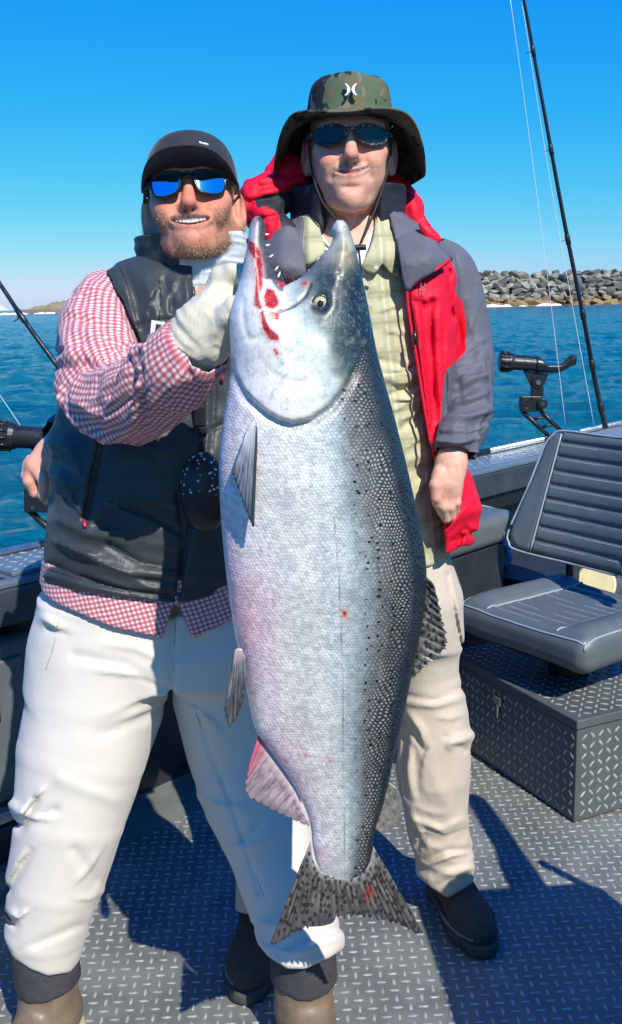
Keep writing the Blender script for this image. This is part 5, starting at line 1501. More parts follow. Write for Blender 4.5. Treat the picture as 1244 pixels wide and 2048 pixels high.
# ---- trousers
M_pantL = cloth_mat('cream_trousers', (.65, .60, .53), .85, var=.06, vs=6, weave=1000, bstr=.2, stain=((.50, .44, .36), 7, .60, .25), big=16)
lgA = limb_px([(84, 330, 1215, 1.775), (62, 345, 1300, 1.77), (46, 336, 1400, 1.745), (30, 300, 1500, 1.72), (24, 258, 1630, 1.69), (10, 216, 1750, 1.675), (8, 182, 1850, 1.67), (20, 160, 1935, 1.665), (20, 160, 1990, 1.665), (20, 160, 2030, 1.665)])
lgB = limb_px([(300, 512, 1215, 1.775), (318, 535, 1300, 1.77), (345, 570, 1400, 1.80), (372, 590, 1500, 1.80), (402, 612, 1600, 1.77), (452, 640, 1700, 1.73), (486, 665, 1800, 1.69), (508, 694, 1880, 1.655), (520, 694, 1945, 1.655), (526, 694, 1990, 1.655), (526, 694, 2030, 1.655)])
PC = [([(342, 1380), (250, 1330), (150, 1310)], 10, -.004), ([(340, 1400), (280, 1440), (200, 1470)], 12, -.003), ([(100, 1255), (130, 1262)], 6, -.006), ([(90, 1238), (110, 1250)], 9, .008), ([(20, 1640), (45, 1650), (70, 1600)], 8, -.012),
      ([(18, 1610), (40, 1625)], 12, .010), ([(40, 1660), (110, 1620)], 9, -.006), ([(20, 1780), (60, 1700)], 9, -.006), ([(10, 1830), (30, 1850)], 7, -.008), ([(40, 1900), (90, 1880), (160, 1850)], 9, -.004),
      ([(150, 1700), (190, 1760)], 12, -.005), ([(230, 1600), (120, 1560)], 14, .004), ([(395, 1420), (420, 1500), (460, 1600), (500, 1720), (520, 1790)], 5, -.005), ([(400, 1590), (440, 1560)], 12, .005), ([(470, 1700), (520, 1650)], 10, -.005),
      ([(510, 1850), (560, 1830), (640, 1800)], 9, -.006), ([(560, 1905), (620, 1880), (690, 1850)], 8, -.006), ([(346, 1220), (344, 1300), (342, 1390)], 5, -.005), ([(380, 1290), (362, 1315), (350, 1310)], 4, -.003), ([(520, 1890), (560, 1930), (600, 1935)], 8, .005)]
PF = [([(342, 1392), (300, 1420), (235, 1445)], .006, 14), ([(338, 1372), (280, 1352), (190, 1345)], .005, 16), ([(335, 1330), (270, 1300), (200, 1290)], .004, 14), ([(140, 1265), (110, 1258), (86, 1240)], .010, 12),
      ([(95, 1570), (60, 1610), (28, 1650)], .010, 12), ([(110, 1640), (70, 1640), (30, 1622)], .008, 10), ([(75, 1690), (40, 1720), (14, 1770)], .008, 14), ([(60, 1820), (35, 1838), (10, 1822)], .010, 9), 
      ([(205, 1700), (180, 1740), (150, 1770)], .005, 12), ([(215, 1780), (180, 1800), (150, 1800)], .005, 12), ([(348, 1400), (400, 1420), (450, 1470)], .006, 16), ([(400, 1590), (440, 1610), (500, 1610)], .007, 16), ([(450, 1690), (500, 1690), (560, 1660)], .008, 14),
      ([(500, 1840), (560, 1850), (640, 1820)], .010, 12), ([(520, 1890), (590, 1905), (680, 1870)], .008, 10), ([(352, 1230), (420, 1262), (480, 1255)], .004, 12)]
def pantf(P):
    d = s_stack(P, stack_px([(1190, 92, 506, .140, 1.78), (1280, 72, 525, .145, 1.775), (1345, 70, 530, .13, 1.77)]), 2.4)
    a = s_chain(P, lgA[0], lgA[1]); b_ = s_chain(P, lgB[0], lgB[1])
    d = su(d, su(a, b_, .02), .05)
    n = -.006 + .0016 * ridge(np.stack([P[:, 0] * 6 + P[:, 2] * 3, P[:, 1] * 7, P[:, 2] * 3.4 - P[:, 0] * 3], 1), 2, 31) + .0016 * fbm(P * 9, 3, 5)
    low = sm(.42, .2, P[:, 2])
    n = n + low * .0014 * ridge(np.stack([P[:, 0] * 7, P[:, 1] * 7, P[:, 2] * 17], 1), 2, 8)
    d = d - n - creases(P, PC) - folds(P, PF)
    hol = np.minimum(s_chain(P, lgA[0], lgA[1] - .018), s_chain(P, lgB[0], lgB[1] - .018))
    d = np.where(P[:, 2] < .36, np.maximum(d, -hol), d)
    cut = [(-200, 1150), (-200, 1890), (12, 1892), (26, 1915), (60, 1938), (96, 1952), (140, 1945), (165, 1915), (300, 1900), (500, 1868), (535, 1912), (575, 1938), (610, 1938), (660, 1915), (700, 1888), (900, 1880), (900, 1150)]
    return -su(-d, -pxcut(P, cut, 1060), .006)
trs = sobj('trousers', pantf, (-.66, 1.52, .10), (.16, 1.96, .92), .0045, M_pantL, man, label='loose cream-white trousers')

M_seam = simple('trouser_seam', (.36, .33, .29), .9, var=.2)
def on_surf(fn, l, y0, y1, push):
    out = []
    for x, y in l:
        r = ray(float(x), float(y)); t = np.linspace(y0, y1, 300)[:, None]
        P = _C + r * (t / r[1]); d = fn(P.astype(np.float32))
        k = int(np.argmax(d < 0))
        if d[k] < 0: out.append(P[k] - r / np.linalg.norm(r) * push)
    return np.array(out)
for l in ([(330, 1408), (292, 1520), (244, 1650), (205, 1760), (176, 1850)], [(392, 1425), (425, 1520), (462, 1610), (505, 1730), (530, 1800)], [(118, 1236), (108, 1290), (92, 1340)], [(352, 1222), (349, 1290), (345, 1380)]):
    MB().tube(on_surf(pantf, [tuple(q) for q in spline(l, 10)], 1.45, 2.0, .0002), .0011, 6).build('seam', M_seam, trs, smooth=True)
M_vseam = simple('vest_seam', (.012, .015, .017), .8, var=.2)
for l in ([(215, 1002), (290, 1028), (362, 1068)], [(215, 1092), (280, 1127), (360, 1142)], [(356, 990), (366, 1060), (358, 1190)], [(272, 652), (320, 642), (384, 650)], [(100, 1140), (200, 1168), (350, 1192)], [(240, 535), (262, 590), (276, 660)], [(318, 560), (322, 600), (318, 640)], [(428, 760), (425, 840), (420, 900)], [(205, 860), (190, 940), (172, 1030)]):
    MB().tube(on_surf(vestf, [tuple(q) for q in spline(l, 10)], 1.5, 2.0, .0003), .0013, 6).build('seam', M_vseam, vest, smooth=True)
# ---- boots
M_boot = simple('boot_rubber', (.19, .135, .09), .5, var=.18, vs=30, bump=.0008, bs=90, coat=.1)
M_neo = simple('boot_neoprene', (.045, .045, .052), .8, var=.2, vs=60, bump=.0006, bs=500)
M_sole = simple('boot_sole', (.42, .36, .26), .7, var=.15)
def boot(cx, cy, ang, lab):
    c, s = math.cos(ang), math.sin(ang)
    M = Matrix(((c, -s, 0, cx), (s, c, 0, cy), (0, 0, 1, 0.004), (0, 0, 0, 1)))      # toes point to -y before turning
    def f(P):
        d = s_chain(P, [(0, .0, .30), (0, .005, .16), (0, .01, .085)], [.056, .056, .056])
        d = su(d, s_chain(P, [(0, .03, .052), (0, -.06, .058), (0, -.15, .050), (0, -.19, .046)], [.046, .050, .048, .040]), .03)
        d = su(d, s_ell(P, (0, -.155, .045), (.056, .07, .046)), .02)
        return np.maximum(d, .018 - P[:, 2]) - .0015 * fbm(P * 30, 2, 3)
    sobj('boot', f, (-.09, -.26, 0), (.09, .10, .235), .005, M_boot, man, M=M, label=lab)
    bt = man.children[-1]
    def f2(P): return np.maximum(s_chain(P, [(0, 0, .40), (0, 0, .30), (0, .005, .20), (0, .008, .15)], [.060, .061, .0615, .0635]), np.maximum(P[:, 2] - .30, .128 - P[:, 2] + .25 * np.abs(P[:, 0]) - .1 * P[:, 1])) - .002 * fbm(P * 25, 2, 4)
    sobj('boot_collar', f2, (-.1, -.1, .12), (.1, .1, .38), .005, M_neo, bt, M=M)
    def f3(P): return np.maximum(np.minimum(s_chain(P * np.array([1, 1, 0], np.float32), [(0, .035, 0), (0, -.06, 0), (0, -.16, 0), (0, -.2, 0)], [.05, .052, .06, .046]), 1), np.maximum(P[:, 2] - .024, .001 - P[:, 2]))
    sobj('boot_sole', f3, (-.09, -.27, -.01), (.09, .11, .04), .005, M_sole, bt, M=M)
aL = lgA[0][-2]; aR = lgB[0][-2]
boot(aL[0] - .0, aL[1] + .005, R(-18), 'brown rubber boot with dark collar, far left')
boot(aR[0] + .0, aR[1] + .005, R(12), 'brown rubber boot with dark collar below the tail')

# ---- lanyard with clip and float at the chest
lan = on_vest([(391, 770), (391, 790), (398, 830), (400, 845)], .014)
disc('lanyard_knob', 391, 791, float(on_vest([(391, 791)], .012)[0][1]), .0085, (0, -1, .1), M_black, vest, .012)
kk = vest.children[-1]
disc('knob_cap', 391, 790, float(on_vest([(391, 791)], .027)[0][1]), .0050, (0, -1, .1), M_chrome, kk, .003)
q = on_vest([(399, 832)], .012)[0]
MB().box(q, (.010, 0, 0), (0, .004, 0), (0, 0, .017)).box(q - A3(0, 0, .024), (.012, 0, 0), (0, .004, 0), (0, 0, .006)).build('buckle', M_black, vest, bevel=.002)
for dx in (-5, 6):
    p = on_vest([(398 + dx, 855), (403 + dx * .4, 890), (401, 925)], .010)
    MB().tube(p, .0012, 6).build('cord', M_black, vest, smooth=True)
fc_ = on_vest([(408, 985)], .03)[0]
def pouch(P): return s_ell(P, fc_, (.040, .026, .068)) + .001 * fbm(P * 40, 2, 2)
mpo, nt, b = newmat('speckled_float')
tc = nt.nodes.new('ShaderNodeTexCoord').outputs['Object']
vv = NN(nt, 'ShaderNodeTexVoronoi', {'feature': 'F1'}, Vector=tc, Scale=125.0, Randomness=.9).outputs['Distance']
zz = nt.nodes.new('ShaderNodeSeparateXYZ'); nt.links.new(tc, zz.inputs[0])
up_m = NN(nt, 'ShaderNodeMapRange', Value=zz.outputs[2], From_Min=float(fc_[2] - .002), From_Max=float(fc_[2] + .002)).outputs[0]
setb(nt, b, col=MIX(nt, MATH(nt, 'MULTIPLY', NN(nt, 'ShaderNodeMapRange', Value=vv, From_Min=.28, From_Max=.22).outputs[0], up_m), (.012, .013, .016), (.75, .75, .74)), rough=.4)
sobj('float_pouch', pouch, fc_ - .09, fc_ + .09, .004, mpo, man, label='black float with white specks hanging at the chest')
# ================================================================== THE MAN ON THE RIGHT
man2 = thing('person', 'tall man in camouflage bucket hat, dark sunglasses and open red and grey jacket', 'person')
TONE_R = (.72, .42, .31)
def moust(V):
    x, y, z = V[:, 0], V[:, 1], V[:, 2]
    ax = np.abs(x)
    return np.clip(1.15 * np.exp(-(np.hypot((ax - .014) / .022, (z + .0545 + .14 * np.maximum(ax - .012, 0)) / .0062)) ** 2), 0, 1) * (y < -.08)
def stub(V):
    return .35 * moust(V)
pR = dict(jw=.98, cw=.74, cheek=1, jl=1.06, nl=.006, smile=9.0, skew=.08, mw=.029, open=0, mz=-.0665, slit=.0030, nk=.055, tone=TONE_R, redk=.75, chinred=.5, lip=(.56, .20, .18), beard=stub, beardc=(.50, .40, .34), adam=True)
HR = Matrix.Translation(WV(699, 288, 2.03)) @ Matrix.Rotation(R(1), 4, 'Y') @ Matrix.Rotation(R(-1), 4, 'Z') @ Matrix.Rotation(R(-2), 4, 'X') @ Matrix.Scale(1.03, 4)
V, Q = mesh_sdf(lambda P: head_sdf(P, pR), (-.10, -.14, -.26), (.10, .125, .13), .0027)
Nh = vnormals(V, Q)
HV = V @ np.array(HR.to_3x3()).T + np.array(HR.translation)
headR = (HV, Q, head_cols(V, pR))
mw_ = moust(V)
strands(V, Nh, np.where(mw_ > .2, mw_, 0) + 1e-9, 650, .0032, .00022, 5, (0, -.25, -.55), (.34, .29, .25), (.70, .63, .55), 'moustache', man2, HR)

# bucket hat
mh, nt, b = newmat('camouflage_cloth')
tc = nt.nodes.new('ShaderNodeTexCoord').outputs['Object']
n1 = NN(nt, 'ShaderNodeTexNoise', Vector=tc, Scale=19.0, Detail=2.5, Roughness=.5, Distortion=.9).outputs[0]
tc2 = NN(nt, 'ShaderNodeVectorMath', {'operation': 'ADD'}, i0=tc, i1=(4.3, 1.7, 2.9)).outputs[0]
n2 = NN(nt, 'ShaderNodeTexNoise', Vector=tc2, Scale=17.0, Detail=2.5, Distortion=1.1).outputs[0]
tc3 = NN(nt, 'ShaderNodeVectorMath', {'operation': 'ADD'}, i0=tc, i1=(9.1, 5.5, 7.9)).outputs[0]
n3 = NN(nt, 'ShaderNodeTexNoise', Vector=tc3, Scale=15.0, Detail=2.0, Distortion=1.1).outputs[0]
c = RAMP(nt, n1, [(.0, (.085, .120, .070)), (.52, (.125, .108, .068))], 'CONSTANT')
c = MIX(nt, NN(nt, 'ShaderNodeMapRange', Value=n2, From_Min=.545, From_Max=.555).outputs[0], c, (.020, .026, .026))
c = MIX(nt, NN(nt, 'ShaderNodeMapRange', Value=n3, From_Min=.60, From_Max=.61).outputs[0], c, (.155, .15, .10))
wv_ = NN(nt, 'ShaderNodeTexNoise', Vector=tc, Scale=900.0, Detail=2.0).outputs[0]
c = MIX(nt, .4, c, RAMP(nt, wv_, [(.3, (.4, .4, .4)), (.7, (.6, .6, .6))]), 'OVERLAY')
w4 = NN(nt, 'ShaderNodeTexNoise', Vector=tc, Scale=32.0, Detail=4.0).outputs[0]
setb(nt, b, col=c, rough=.85, spec=.2, nrm=NN(nt, 'ShaderNodeBump', Strength=.6, Distance=.005, Height=w4, Normal=NN(nt, 'ShaderNodeBump', Strength=.5, Distance=.0004, Height=wv_).outputs[0]).outputs[0])
NA = 96
A = np.zeros((NA, 22, 3))
for i in range(NA):
    ph = 2 * math.pi * i / NA
    lump = .003 * math.sin(ph * 3 + 1) + .002 * math.sin(ph * 7)
    prof = [(0.0, .118), (.25, .1185), (.5, .117), (.68, .114), (.78, .109), (.84, .100), (.88, .086), (.915, .068), (.95, .050), (1.0, .034)]
    pr2 = spline(prof, 3)
    idx_ = np.linspace(0, len(pr2) - 1, 22).astype(int)
    for j, k in enumerate(idx_):
        r, z = pr2[k]
        dent = -.006 * math.exp(-((r - .5) / .3) ** 2)
        A[i, j] = (.083 * r * math.cos(ph) * (1 + lump * 4 * (1 - r)), .012 + .101 * r * math.sin(ph), z + dent + lump * r * (.5 + .5 * math.cos(ph)))
mb = MB().grid(A, closed_u=True); mb.v = [tuple(HR @ Vector(v)) for v in mb.v]
hat = mb.build('bucket_hat', mh, man2, smooth=True, solid=.003, offs=-1, label='camouflage bucket hat with white emblem')
A = np.zeros((NA, 16, 3))
for i in range(NA):
    ph = 2 * math.pi * i / NA
    cs, sn = math.cos(ph), math.sin(ph)
    wdr = float(sm(-.80, .05, sn)); side = abs(cs)
    for j in range(16):
        t = j / 15
        ext = (.062 - .004 * wdr) * (1 - (1 - t) ** (1 + .6 * wdr))
        drop = (.088 * wdr + .004) * t ** 1.25
        wavy = .004 * math.sin(ph * 5 + .7) * t
        A[i, j] = ((.0832 + ext) * cs, .012 + (.1012 + ext * (1 if sn > 0 else 1.05)) * sn, .033 - drop + wavy)
mb = MB().grid(A, closed_u=True); mb.v = [tuple(HR @ Vector(v)) for v in mb.v]
mb.build('brim', mh, hat, smooth=True, solid=.003, offs=0)
rim = MB().tube(XF(HR, [tuple(A[i % NA, 15]) for i in range(NA + 1)]), .0024, 6, cap=False).build('brim_edge', mh, hat, smooth=True)
band = MB().tube(XF(HR, [(.0838 * math.cos(a), .012 + .1018 * math.sin(a), .0335) for a in np.linspace(0, 2 * math.pi, 80)]), .0022, 6, cap=False).build('hat_seam', mh, hat, smooth=True)
# emblem: two facing crescents
M_white = simple('white_print', (.82, .82, .80), .6, var=.05)
def cres(sg):
    o_ = []; n = 14
    for k in range(n + 1):
        t = -1 + 2 * k / n
        o_.append((sg * (.0014 + .0068 * t * t), t * .0105))
    i_ = [(sg * (.0062 + .0036 * t * t + (.0016 if abs(t) > .9 else 0)), t * .0097) for t in np.linspace(1, -1, n + 1)]
    pl = o_ + i_
    def f(x, z):
        zz = .074 + z
        return -.1000 + 7.5 * x * x + .26 * (zz - .05)
    P = [(x, f(x, z) - .0045, .074 + z) for x, z in pl]; P2 = [(x, f(x, z) + .004, .074 + z) for x, z in pl]
    m = len(pl)
    Fq = [tuple(q) for k in range(n) for q in [(k, k + 1, m - 2 - k, m - 1 - k)]] + [(k, (k + 1) % m, m + (k + 1) % m, m + k) for k in range(m)]
    MB().add(XF(HR, P + P2), Fq).build('emblem', M_white, hat)
cres(-1); cres(1)
# sunglasses
m_dk, nt, b = newmat('dark_lens')
setb(nt, b, col=(.006, .008, .012), rough=.06, spec=.6)
m_tort, nt, b = newmat('mottled_frame')
tc = nt.nodes.new('ShaderNodeTexCoord').outputs['Object']
n = NN(nt, 'ShaderNodeTexNoise', Vector=tc, Scale=170.0, Detail=3.0, Distortion=1.0).outputs[0]
setb(nt, b, col=RAMP(nt, n, [(.46, (.012, .013, .017)), (.56, (.04, .04, .05)), (.66, (.22, .22, .24))]), rough=.25)
glasses(man2, HR, [(.010, .004), (.020, .0125), (.038, .0135), (.058, .008), (.0645, -.002), (.060, -.014), (.043, -.0195), (.023, -.0175), (.012, -.008)], lambda x, z: -.1045 + 5.5 * x * x + .06 * z, m_dk, m_tort, .0030,
        [[(-.012, .005), (0, .0085), (.012, .005)]], [(.064, -.080, .003), (.076, -.052, .004), (.081, -.010, .003), (.082, .02, -.006)], 'dark sunglasses with mottled grey frame')
# chin cord and toggle
M_cord = simple('black_cord', (.012, .012, .014), .7, var=.2)
tg = W(717, 495, 1.905)
for l in ([(616, 262, 1.985), (622, 330, 1.975), (640, 395, 1.955), (672, 440, 1.93), (700, 478, 1.912)], [(783, 255, 1.985), (780, 320, 1.975), (762, 385, 1.955), (742, 440, 1.93), (722, 486, 1.910)]):
    MB().tube(spline(list(pts(l)), 8), .0024, 6).build('chin_cord', M_cord, man2, smooth=True)
MB().tube([tg - A3(.012, 0, 0), tg + A3(.014, 0, 0)], .0055, 10).build('cord_toggle', M_black, man2, bevel=.001)
MB().tube([tg, tg - A3(-.004, .002, .04), tg - A3(-.003, .003, .075)], .002, 6).build('chin_cord', M_cord, man2, smooth=True)

# ---- body
torsoR = stack_px([(430, 640, 755, .055, 2.05), (470, 600, 800, .07, 2.05), (510, 560, 845, .085, 2.045), (560, 545, 860, .098, 2.04), (700, 560, 850, .105, 2.03), (900, 570, 845, .105, 2.02), (1130, 570, 870, .105, 2.02), (1250, 560, 880, .105, 2.03)])
def torR(P):
    d = s_stack(P, torsoR)
    for l in ([(790, 870, 1230, 2.03), (835, 900, 1500, 2.05), (860, 920, 1760, 2.08)], [(600, 680, 1230, 2.02), (550, 620, 1500, 1.98), (500, 550, 1800, 1.94)]):
        p, r = limb_px(l); d = su(d, s_chain(P, p, r * .9), .05)
    d = su(d, s_chain(P, pts([(870, 530, 2.07), (925, 620, 2.075), (935, 745, 2.03), (908, 890, 1.905)]), [.038, .034, .030, .024]), .03)
    d = su(d, s_chain(P, pts([(530, 540, 2.05), (330, 770, 2.12), (220, 838, 2.06), (122, 888, 1.89)]), [.045, .036, .032, .024]), .03)#), [.045, .036, .026]), .03)
    return d
Vt, Qt = mesh_sdf(torR, (-.60, 1.80, .06), (.50, 2.25, 1.52), .012)
w1 = pts([(908, 895, 1.900), (902, 930, 1.887), (894, 965, 1.877)])
H1 = dict(arm=w1, arm_r=[.026, .0265, .027], palm=[(pts([(884, 955, 1.877), (880, 985, 1.872)]), [.019, .016]), (pts([(906, 955, 1.877), (908, 985, 1.874)]), [.018, .015])],
          fingers=[(pts([(877, 985, 1.870), (876, 1006, 1.867), (886, 1026, 1.880), (893, 1030, 1.897)]), [.0115, .0105, .0095, .008]),
                   (pts([(888, 990, 1.867), (888, 1014, 1.864), (893, 1036, 1.877), (898, 1036, 1.894)]), [.0115, .0105, .0095, .008]),
                   (pts([(899, 990, 1.868), (900, 1014, 1.866), (902, 1032, 1.879), (904, 1030, 1.894)]), [.0110, .0100, .009, .008]),
                   (pts([(910, 985, 1.872), (912, 1004, 1.870), (910, 1020, 1.882), (908, 1018, 1.894)]), [.0105, .0095, .0085, .007]),
                   (pts([(880, 945, 1.867), (871, 970, 1.860), (873, 996, 1.860), (882, 1012, 1.867)]), [.0135, .0115, .010, .008])])
V1, Q1 = mesh_sdf(lambda P: hand_sdf(P, H1), w1.min(0) - np.array([.06, .06, .13]), w1.max(0) + .06, .0022)
w2 = pts([(135, 880, 1.890), (118, 896, 1.875), (98, 912, 1.860)])
H2 = dict(arm=w2, arm_r=[.029, .0285, .027], palm=[(pts([(100, 905, 1.855), (70, 930, 1.845)]), [.024, .019]), (pts([(106, 925, 1.855), (82, 945, 1.850)]), [.022, .018])],
          fingers=[(pts([(74, 940, 1.838), (90, 962, 1.828), (86, 990, 1.835), (94, 1002, 1.850)]), [.0130, .0118, .0105, .009]),
                   (pts([(62, 938, 1.845), (58, 962, 1.838), (70, 985, 1.845), (86, 990, 1.865)]), [.0125, .0115, .0105, .009]),
                   (pts([(58, 928, 1.860), (54, 952, 1.855), (64, 972, 1.865), (80, 976, 1.880)]), [.012, .011, .010, .009]),
                   (pts([(62, 920, 1.875), (56, 940, 1.873), (64, 956, 1.880), (78, 962, 1.890)]), [.011, .010, .009, .008]),
                   (pts([(110, 935, 1.850), (112, 962, 1.840), (104, 985, 1.838), (98, 1000, 1.840)]), [.0135, .0120, .0105, .0085])])
V2, Q2 = mesh_sdf(lambda P: hand_sdf(P, H2), w2.min(0) - np.array([.09, .07, .13]), w2.max(0) + .06, .0024)
V, Q, Cc = merge([headR, (Vt, Qt, np.tile(np.array(TONE_R), (len(Vt), 1))), (V1, Q1, hand_cols(TONE_R, V1, pts([(880, 985, 1.862), (890, 990, 1.862), (901, 990, 1.862), (911, 985, 1.867)]))), (V2, Q2, hand_cols(TONE_R, V2, pts([(74, 940, 1.825), (62, 938, 1.835), (90, 962, 1.818)])))])
obj('body', mkmesh('body', V, Q, True, None, {'col': Cc}), M_skin, man2)

# ---- white undershirt and checked shirt
def under(P):
    d = s_stack(P, torsoR) - .005
    return np.maximum(d, pxcut(P, [(600, 600), (600, 490), (634, 455), (660, 492), (695, 512), (730, 492), (752, 440), (775, 480), (770, 600)], 1000)) - .0012 * ridge(P * 20, 2, 3)
sobj('undershirt', under, (-.15, 1.9, .85), (.25, 2.2, 1.52), .004, cloth_mat('white_cotton', (.80, .80, .80), .85), man2)
shR = stack_px([(395, 632, 762, .062, 2.055), (430, 615, 772, .070, 2.05), (470, 575, 812, .084, 2.05), (520, 560, 845, .100, 2.04), (600, 560, 850, .112, 2.035), (700, 570, 852, .116, 2.03), (800, 575, 862, .118, 2.03), (900, 570, 878, .120, 2.03), (1000, 560, 890, .122, 2.03), (1140, 555, 902, .124, 2.035)])
M_shirtR = checks('olive_plaid', (.50, .475, .30), (.4, .4, .2), (.4, .4, .2), .05, soft=.06, plaid=[(0, .048, .42, (.42, .41, .25), .9), (1, .056, .40, (.40, .39, .235), .85), (0, .048, .10, (.58, .56, .40), .8), (1, .056, .10, (.31, .31, .18), .8)])
SC = [([(735, 560), (738, 700), (760, 900), (790, 1120)], 4, -.004), ([(760, 600), (810, 580)], 5, -.003), ([(755, 720), (820, 735)], 7, -.005), ([(770, 755), (835, 740)], 7, .005), ([(780, 790), (838, 765)], 6, -.006), ([(790, 820), (845, 790)], 6, .005), ([(800, 860), (852, 820)], 6, -.005), ([(820, 920), (870, 900)], 8, .004), ([(835, 980), (880, 960)], 6, -.004), ([(850, 1060), (890, 1040)], 6, -.004), ([(780, 620), (800, 720)], 10, .004)]
SF = [([(838, 718), (805, 740), (765, 742)], .009, 12), ([(842, 745), (812, 768), (775, 765)], .010, 12), ([(846, 772), (820, 800), (785, 800)], .009, 12), ([(850, 800), (828, 830), (795, 845)], .007, 12), ([(806, 606), (780, 616), (752, 628)], .006, 10), ([(858, 860), (838, 880), (810, 900)], .006, 12),
      ([(872, 940), (850, 965), (830, 1010)], .006, 12), ([(886, 1040), (868, 1050), (850, 1080)], .005, 10), ([(830, 660), (800, 668), (765, 662)], .005, 12)]
def shirtf(P):
    d = s_stack(P, shR, 2.15)
    d = d - .004 * ridge(np.stack([P[:, 0] * 8 + 4 * P[:, 2], P[:, 1] * 8, P[:, 2] * 9 - 3 * P[:, 0]], 1), 2, 41) - .0022 * fbm(P * 18, 2, 4) - (creases(P, SC) + folds(P, SF)) * (P[:, 1] < 2.03)
    front = P[:, 1] < 2.04
    v = -pxcut(P, [(628, 300), (632, 420), (650, 500), (690, 560), (722, 560), (745, 500), (756, 420), (758, 300)], 1000)
    d = np.where(front, np.maximum(d, v), d)
    return np.maximum(d, pxcut(P, [(500, 380), (500, 1150), (840, 1135), (862, 1132), (894, 1118), (930, 1110), (930, 380)], 1000))
shirt2 = sobj('shirt', shirtf, (-.16, 1.85, .80), (.34, 2.2, 1.56), .0040, M_shirtR, man2, attrs={'cuv': lambda V: np.stack([V[:, 0] + .10 * V[:, 2], V[:, 2] - .06 * V[:, 0], 0 * V[:, 0]], 1)}, label='pale olive plaid shirt')
def patch(name, poly, Yf, m, parent, thick=.004, n=10, cuv=False, bulge=.0, rim=None, label=None):
    ol = spline(poly, 5, True)
    c = ol.mean(0); k = len(ol)
    P2 = [c] + [c + (q - c) * r for r in np.linspace(0, 1, n)[1:] for q in ol]
    P2 = np.array(P2)
    Y = np.array([Yf(x, y) for x, y in P2])
    rr = np.concatenate([[0], np.repeat(np.linspace(0, 1, n)[1:], k)])
    Y = Y - bulge * (1 - rr ** 2)
    Vw = W(P2[:, 0], P2[:, 1], Y)
    F = [(0, 1 + j, 1 + (j + 1) % k) for j in range(k)]
    for q in range(n - 2):
        a = 1 + q * k; F += [(a + j, a + k + j, a + k + (j + 1) % k, a + (j + 1) % k) for j in range(k)]
    me = mkmesh(name, Vw, F, True, {'cuv': np.stack([Vw[:, 0], Vw[:, 2], 0 * Vw[:, 0]], 1)})
    o = obj(name, me, m, parent, label)
    s = o.modifiers.new('solid', 'SOLIDIFY'); s.thickness = thick; s.offset = 0
    return o
patch('collar_leaf', [(757, 398), (774, 404), (786, 440), (793, 485), (799, 525), (797, 552), (780, 545), (764, 528), (748, 548), (724, 535), (737, 505), (748, 470), (752, 430)], lambda x, y: 2.02 - .10 * sm(400, 520, y) + .02 * sm(770, 800, x), M_shirtR, shirt2, .004, bulge=.006)
patch('collar_leaf', [(606, 400), (624, 396), (632, 425), (639, 460), (650, 502), (632, 520), (606, 534), (598, 505), (598, 470), (600, 430)], lambda x, y: 2.02 - .10 * sm(400, 520, y) + .02 * sm(620, 600, x), M_shirtR, shirt2, .004, bulge=.006)
def cstand(P):
    c = W(698, 418, 2.065); q = P - c
    q = np.stack([q[:, 0], q[:, 1] + .25 * q[:, 2], q[:, 2] - .22 * q[:, 1]], 1)
    r = (np.hypot(q[:, 0] / .078, q[:, 1] / .076) - 1) * .077
    a = np.abs(np.arctan2(q[:, 0], -q[:, 1]))
    return np.maximum(np.maximum(np.abs(r) - .004, np.abs(q[:, 2]) - .032), (.75 - a) * .08)
cs_ = W(698, 418, 2.065)
sobj('collar_stand', cstand, cs_ - .13, cs_ + .13, .004, M_shirtR, shirt2, attrs={'cuv': lambda V: np.stack([V[:, 0], V[:, 2], 0 * V[:, 0]], 1)})
for (x, y) in ((752, 536), (740, 610)): disc('button', x, y, 1.895 if y < 600 else 1.905, .0045, (0, -1, .1), simple('pale_button', (.5, .5, .42), .4), shirt2)

# ---- jacket
JRED, JGREY = (.74, .004, .030), (.112, .114, .146)
mj, nt, b = newmat('jacket_cloth')
rd = NN(nt, 'ShaderNodeMapRange', Value=ATT(nt, 'red'), From_Min=-.8, From_Max=.8).outputs[0]
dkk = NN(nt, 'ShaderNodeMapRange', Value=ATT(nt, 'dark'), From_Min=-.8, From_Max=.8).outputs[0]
tc = nt.nodes.new('ShaderNodeTexCoord').outputs['Object']
n = NN(nt, 'ShaderNodeTexNoise', Vector=tc, Scale=14.0, Detail=5.0).outputs[0]
c = MIX(nt, rd, JGREY, JRED)
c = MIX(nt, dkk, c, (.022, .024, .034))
c = MIX(nt, 1.0, c, NN(nt, 'ShaderNodeMapRange', Value=n, From_Min=.3, From_Max=.7, To_Min=.9, To_Max=1.06).outputs[0], 'MULTIPLY')
n2 = NN(nt, 'ShaderNodeTexNoise', Vector=tc, Scale=1000.0, Detail=2.0).outputs[0]
n4 = NN(nt, 'ShaderNodeTexNoise', Vector=tc, Scale=30.0, Detail=4.0, Distortion=.7).outputs[0]
bp1 = NN(nt, 'ShaderNodeBump', Strength=.5, Distance=.0003, Height=n2)
setb(nt, b, col=c, rough=.62, spec=.3, nrm=NN(nt, 'ShaderNodeBump', Strength=.6, Distance=.006, Height=n4, Normal=bp1.outputs[0]).outputs[0])
RP1 = [(812, 580), (850, 548), (899, 519), (906, 530), (914, 556), (910, 600), (897, 666), (892, 680), (891, 738), (883, 806), (878, 905), (900, 935), (945, 930), (975, 1000), (960, 1130), (850, 1130), (850, 900), (825, 700)]
RP2 = [(914, 590), (926, 604), (931, 640), (931, 703), (915, 720), (893, 740), (880, 760), (880, 600)]
RP3 = [(490, 505), (520, 470), (560, 455), (560, 430), (640, 400), (640, 330), (400, 330), (400, 540), (480, 560)]
